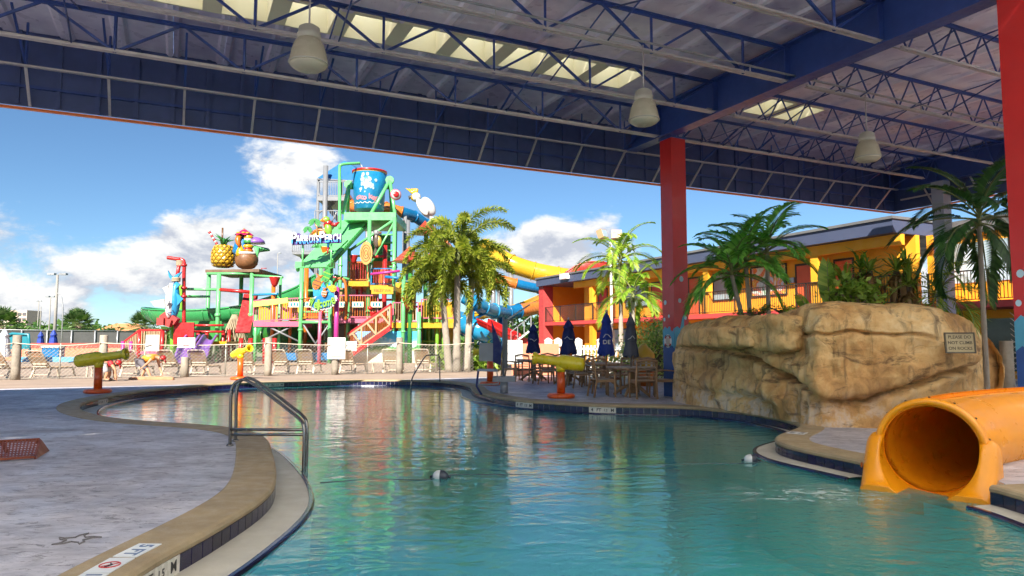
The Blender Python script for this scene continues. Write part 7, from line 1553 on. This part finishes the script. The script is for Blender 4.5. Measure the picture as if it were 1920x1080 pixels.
def person(K, D, lb, skin_m, shirt, shorts, cap, o2):
    u_ = lambda x, y, dd=0.0: P(x, y, D + dd); fl = lambda v: Vector((v.x, v.y, max(.045, v.z)))
    t = thing('person', (u_(*K['hip']).x, D, 0), 0, lb, 'person'); J, E = {}, []
    hip, mid, ch, nk, hd = (u_(*K[k]) for k in ('hip', 'mid', 'chest', 'neck', 'head')); J['hip'] = (hip, .15); J['mid'] = (mid, .13); J['chest'] = (ch, .145); J['neck'] = (nk, .058); J['skull'] = (hd, .095); J['jaw'] = (hd + (hd - nk).normalized() * .075 + Vector((0, 0, -.02)), .075); E += [('hip', 'mid'), ('mid', 'chest'), ('chest', 'neck'), ('neck', 'skull'), ('skull', 'jaw')]
    sj, se, hj, he = {'chest': (ch, .165), 'mid': (mid, .155), 'waist': (hip.lerp(mid, .35), .16)}, [('chest', 'mid'), ('mid', 'waist')], {'hip': (hip, .175)}, []
    for s, dd in (('n', -.15), ('f', .15)):
        sh = ch + Vector((0, dd * 1.15, 0)); el, wr = u_(*K['el' + s], dd * 1.4), u_(*K['wr' + s], dd * 1.3); J['sh' + s] = (sh, .072); J['el' + s] = (el, .046); J['wr' + s] = (wr, .031); E += [('chest', 'sh' + s), ('sh' + s, 'el' + s), ('el' + s, 'wr' + s)]; hand(J, E, wr, 'wr' + s, wr - el, 1 if dd > 0 else -1)
        sj['sh' + s] = (sh, .088); sj['sl' + s] = (sh.lerp(el, .5), .07); se += [('chest', 'sh' + s), ('sh' + s, 'sl' + s)]
        th, kn, an = hip + Vector((0, dd * .75, -.05)), u_(*K['kn' + s], dd * .8), u_(*K['an' + s], dd * .8); an.z = .09; to = an + Vector((.16, dd * .1, -.05)); J['th' + s] = (th, .10); J['kn' + s] = (kn, .064); J['an' + s] = (an, .042); J['to' + s] = (to, .034); J['cf' + s] = (kn.lerp(an, .35), .06); E += [('hip', 'th' + s), ('th' + s, 'kn' + s), ('kn' + s, 'cf' + s), ('cf' + s, 'an' + s), ('an' + s, 'to' + s)]
        hj['th' + s] = (th, .125); hj['kn' + s] = (th.lerp(kn, .95), .105); he += [('hip', 'th' + s), ('th' + s, 'kn' + s)]
        MB().path([an + Vector((-.06, 0, -.06)), an + Vector((.06, 0, -.055)), to + Vector((.04, 0, -.01))], [.05, .055, .045], 8, squash=.6).build('sandal', mat('sandal', (.05, .04, .035), .7), t, True)
    skinned('body', J, E, skin_m, t, 'hip'); skinned('shirt', sj, se, shirt, t, 'mid', 2); skinned('shorts', hj, he, shorts, t, 'hip', 2)
    f = (hd - nk).normalized(); dn = Vector((f.z, 0, -f.x)); dn = dn if dn.z < 0 else -dn
    MB().ell(hd - dn * .03, (.118, .108, .112)).build('hair', mat('hair_dark', (.035, .022, .015), .8), t, True); fc = hd + dn * .06 + f * .03
    MB().ell(fc + dn * .045 + f * .015, (.018, .018, .026), nu=8, nv=6).build('nose', skin_m, t, True)
    for s in (-1, 1): MB().ell(fc + dn * .03 + Vector((0, s * .035, 0)) - f * .015, (.013, .013, .013), nu=8, nv=6).build('eye', M_black, t, True); MB().ell(hd + Vector((0, s * .10, 0)), (.02, .015, .03), nu=8, nv=6).build('ear', skin_m, t, True)
    if cap: MB().ell(hd - dn * .045 + f * .02, (.125, .115, .10)).build('cap', cap, t, True); MB().path([hd + f * .10 - dn * .01, hd + f * .16 + dn * .05, hd + f * .17 + dn * .12], [.07, .065, .03], 8, squash=.25).build('cap_visor', cap, t, True)
    return t
M_rshirt = mat('red_shirt', (.55, .02, .03), .8); M_oshirt = mat('orange_yellow_shirt', (.70, .16, .015), .8, var=.3, c2=(.75, .35, .02), scale=3); M_gsh = mat('grey_shorts', (.13, .12, .14), .8)
person(dict(hip=(266, 676), mid=(279, 670), chest=(291, 670), neck=(298, 671), head=(304, 673), eln=(278, 680), wrn=(268, 688), elf=(298, 684), wrf=(302, 696), knn=(277, 693), ann=(282, 709), knf=(272, 692), anf=(265, 709)), 26.4, 'person bending right in orange red shirt and grey shorts', M_skin, M_oshirt, M_gsh, C_red, 0)
person(dict(hip=(197, 684), mid=(204, 678), chest=(211, 678), neck=(216, 680), head=(220, 682), eln=(216, 693), wrn=(217, 704), elf=(213, 692), wrf=(214, 703), knn=(201, 700), ann=(196, 716), knf=(206, 699), anf=(203, 715)), 25.0, 'person in red shirt stooping behind the large yellow cannon', M_skin2, M_rshirt, mat('print_shorts', (.10, .10, .13), .8, c2=(.5, .5, .5), scale=9, var=.3), C_red, 0)
c = P(290, 712, 25.9); rb_ = thing('rolled_mat', (c.x, c.y, 0), 0, 'long rolled brown mat lying at the feet of the bending person', 'mat'); MB().path(crom([tuple(P(x, 711, 25.9) * 1) for x in (242, 258, 275, 295, 312, 326)], 4), [.05, .08, .09, .09, .09, .09, .1, .1, .1, .1, .11, .11, .11, .11, .11, .11, .1, .1, .09, .08, .06], 10).build('roll', mat('mat_brown', (.42, .20, .10), .8, var=.25, scale=5), rb_, True)
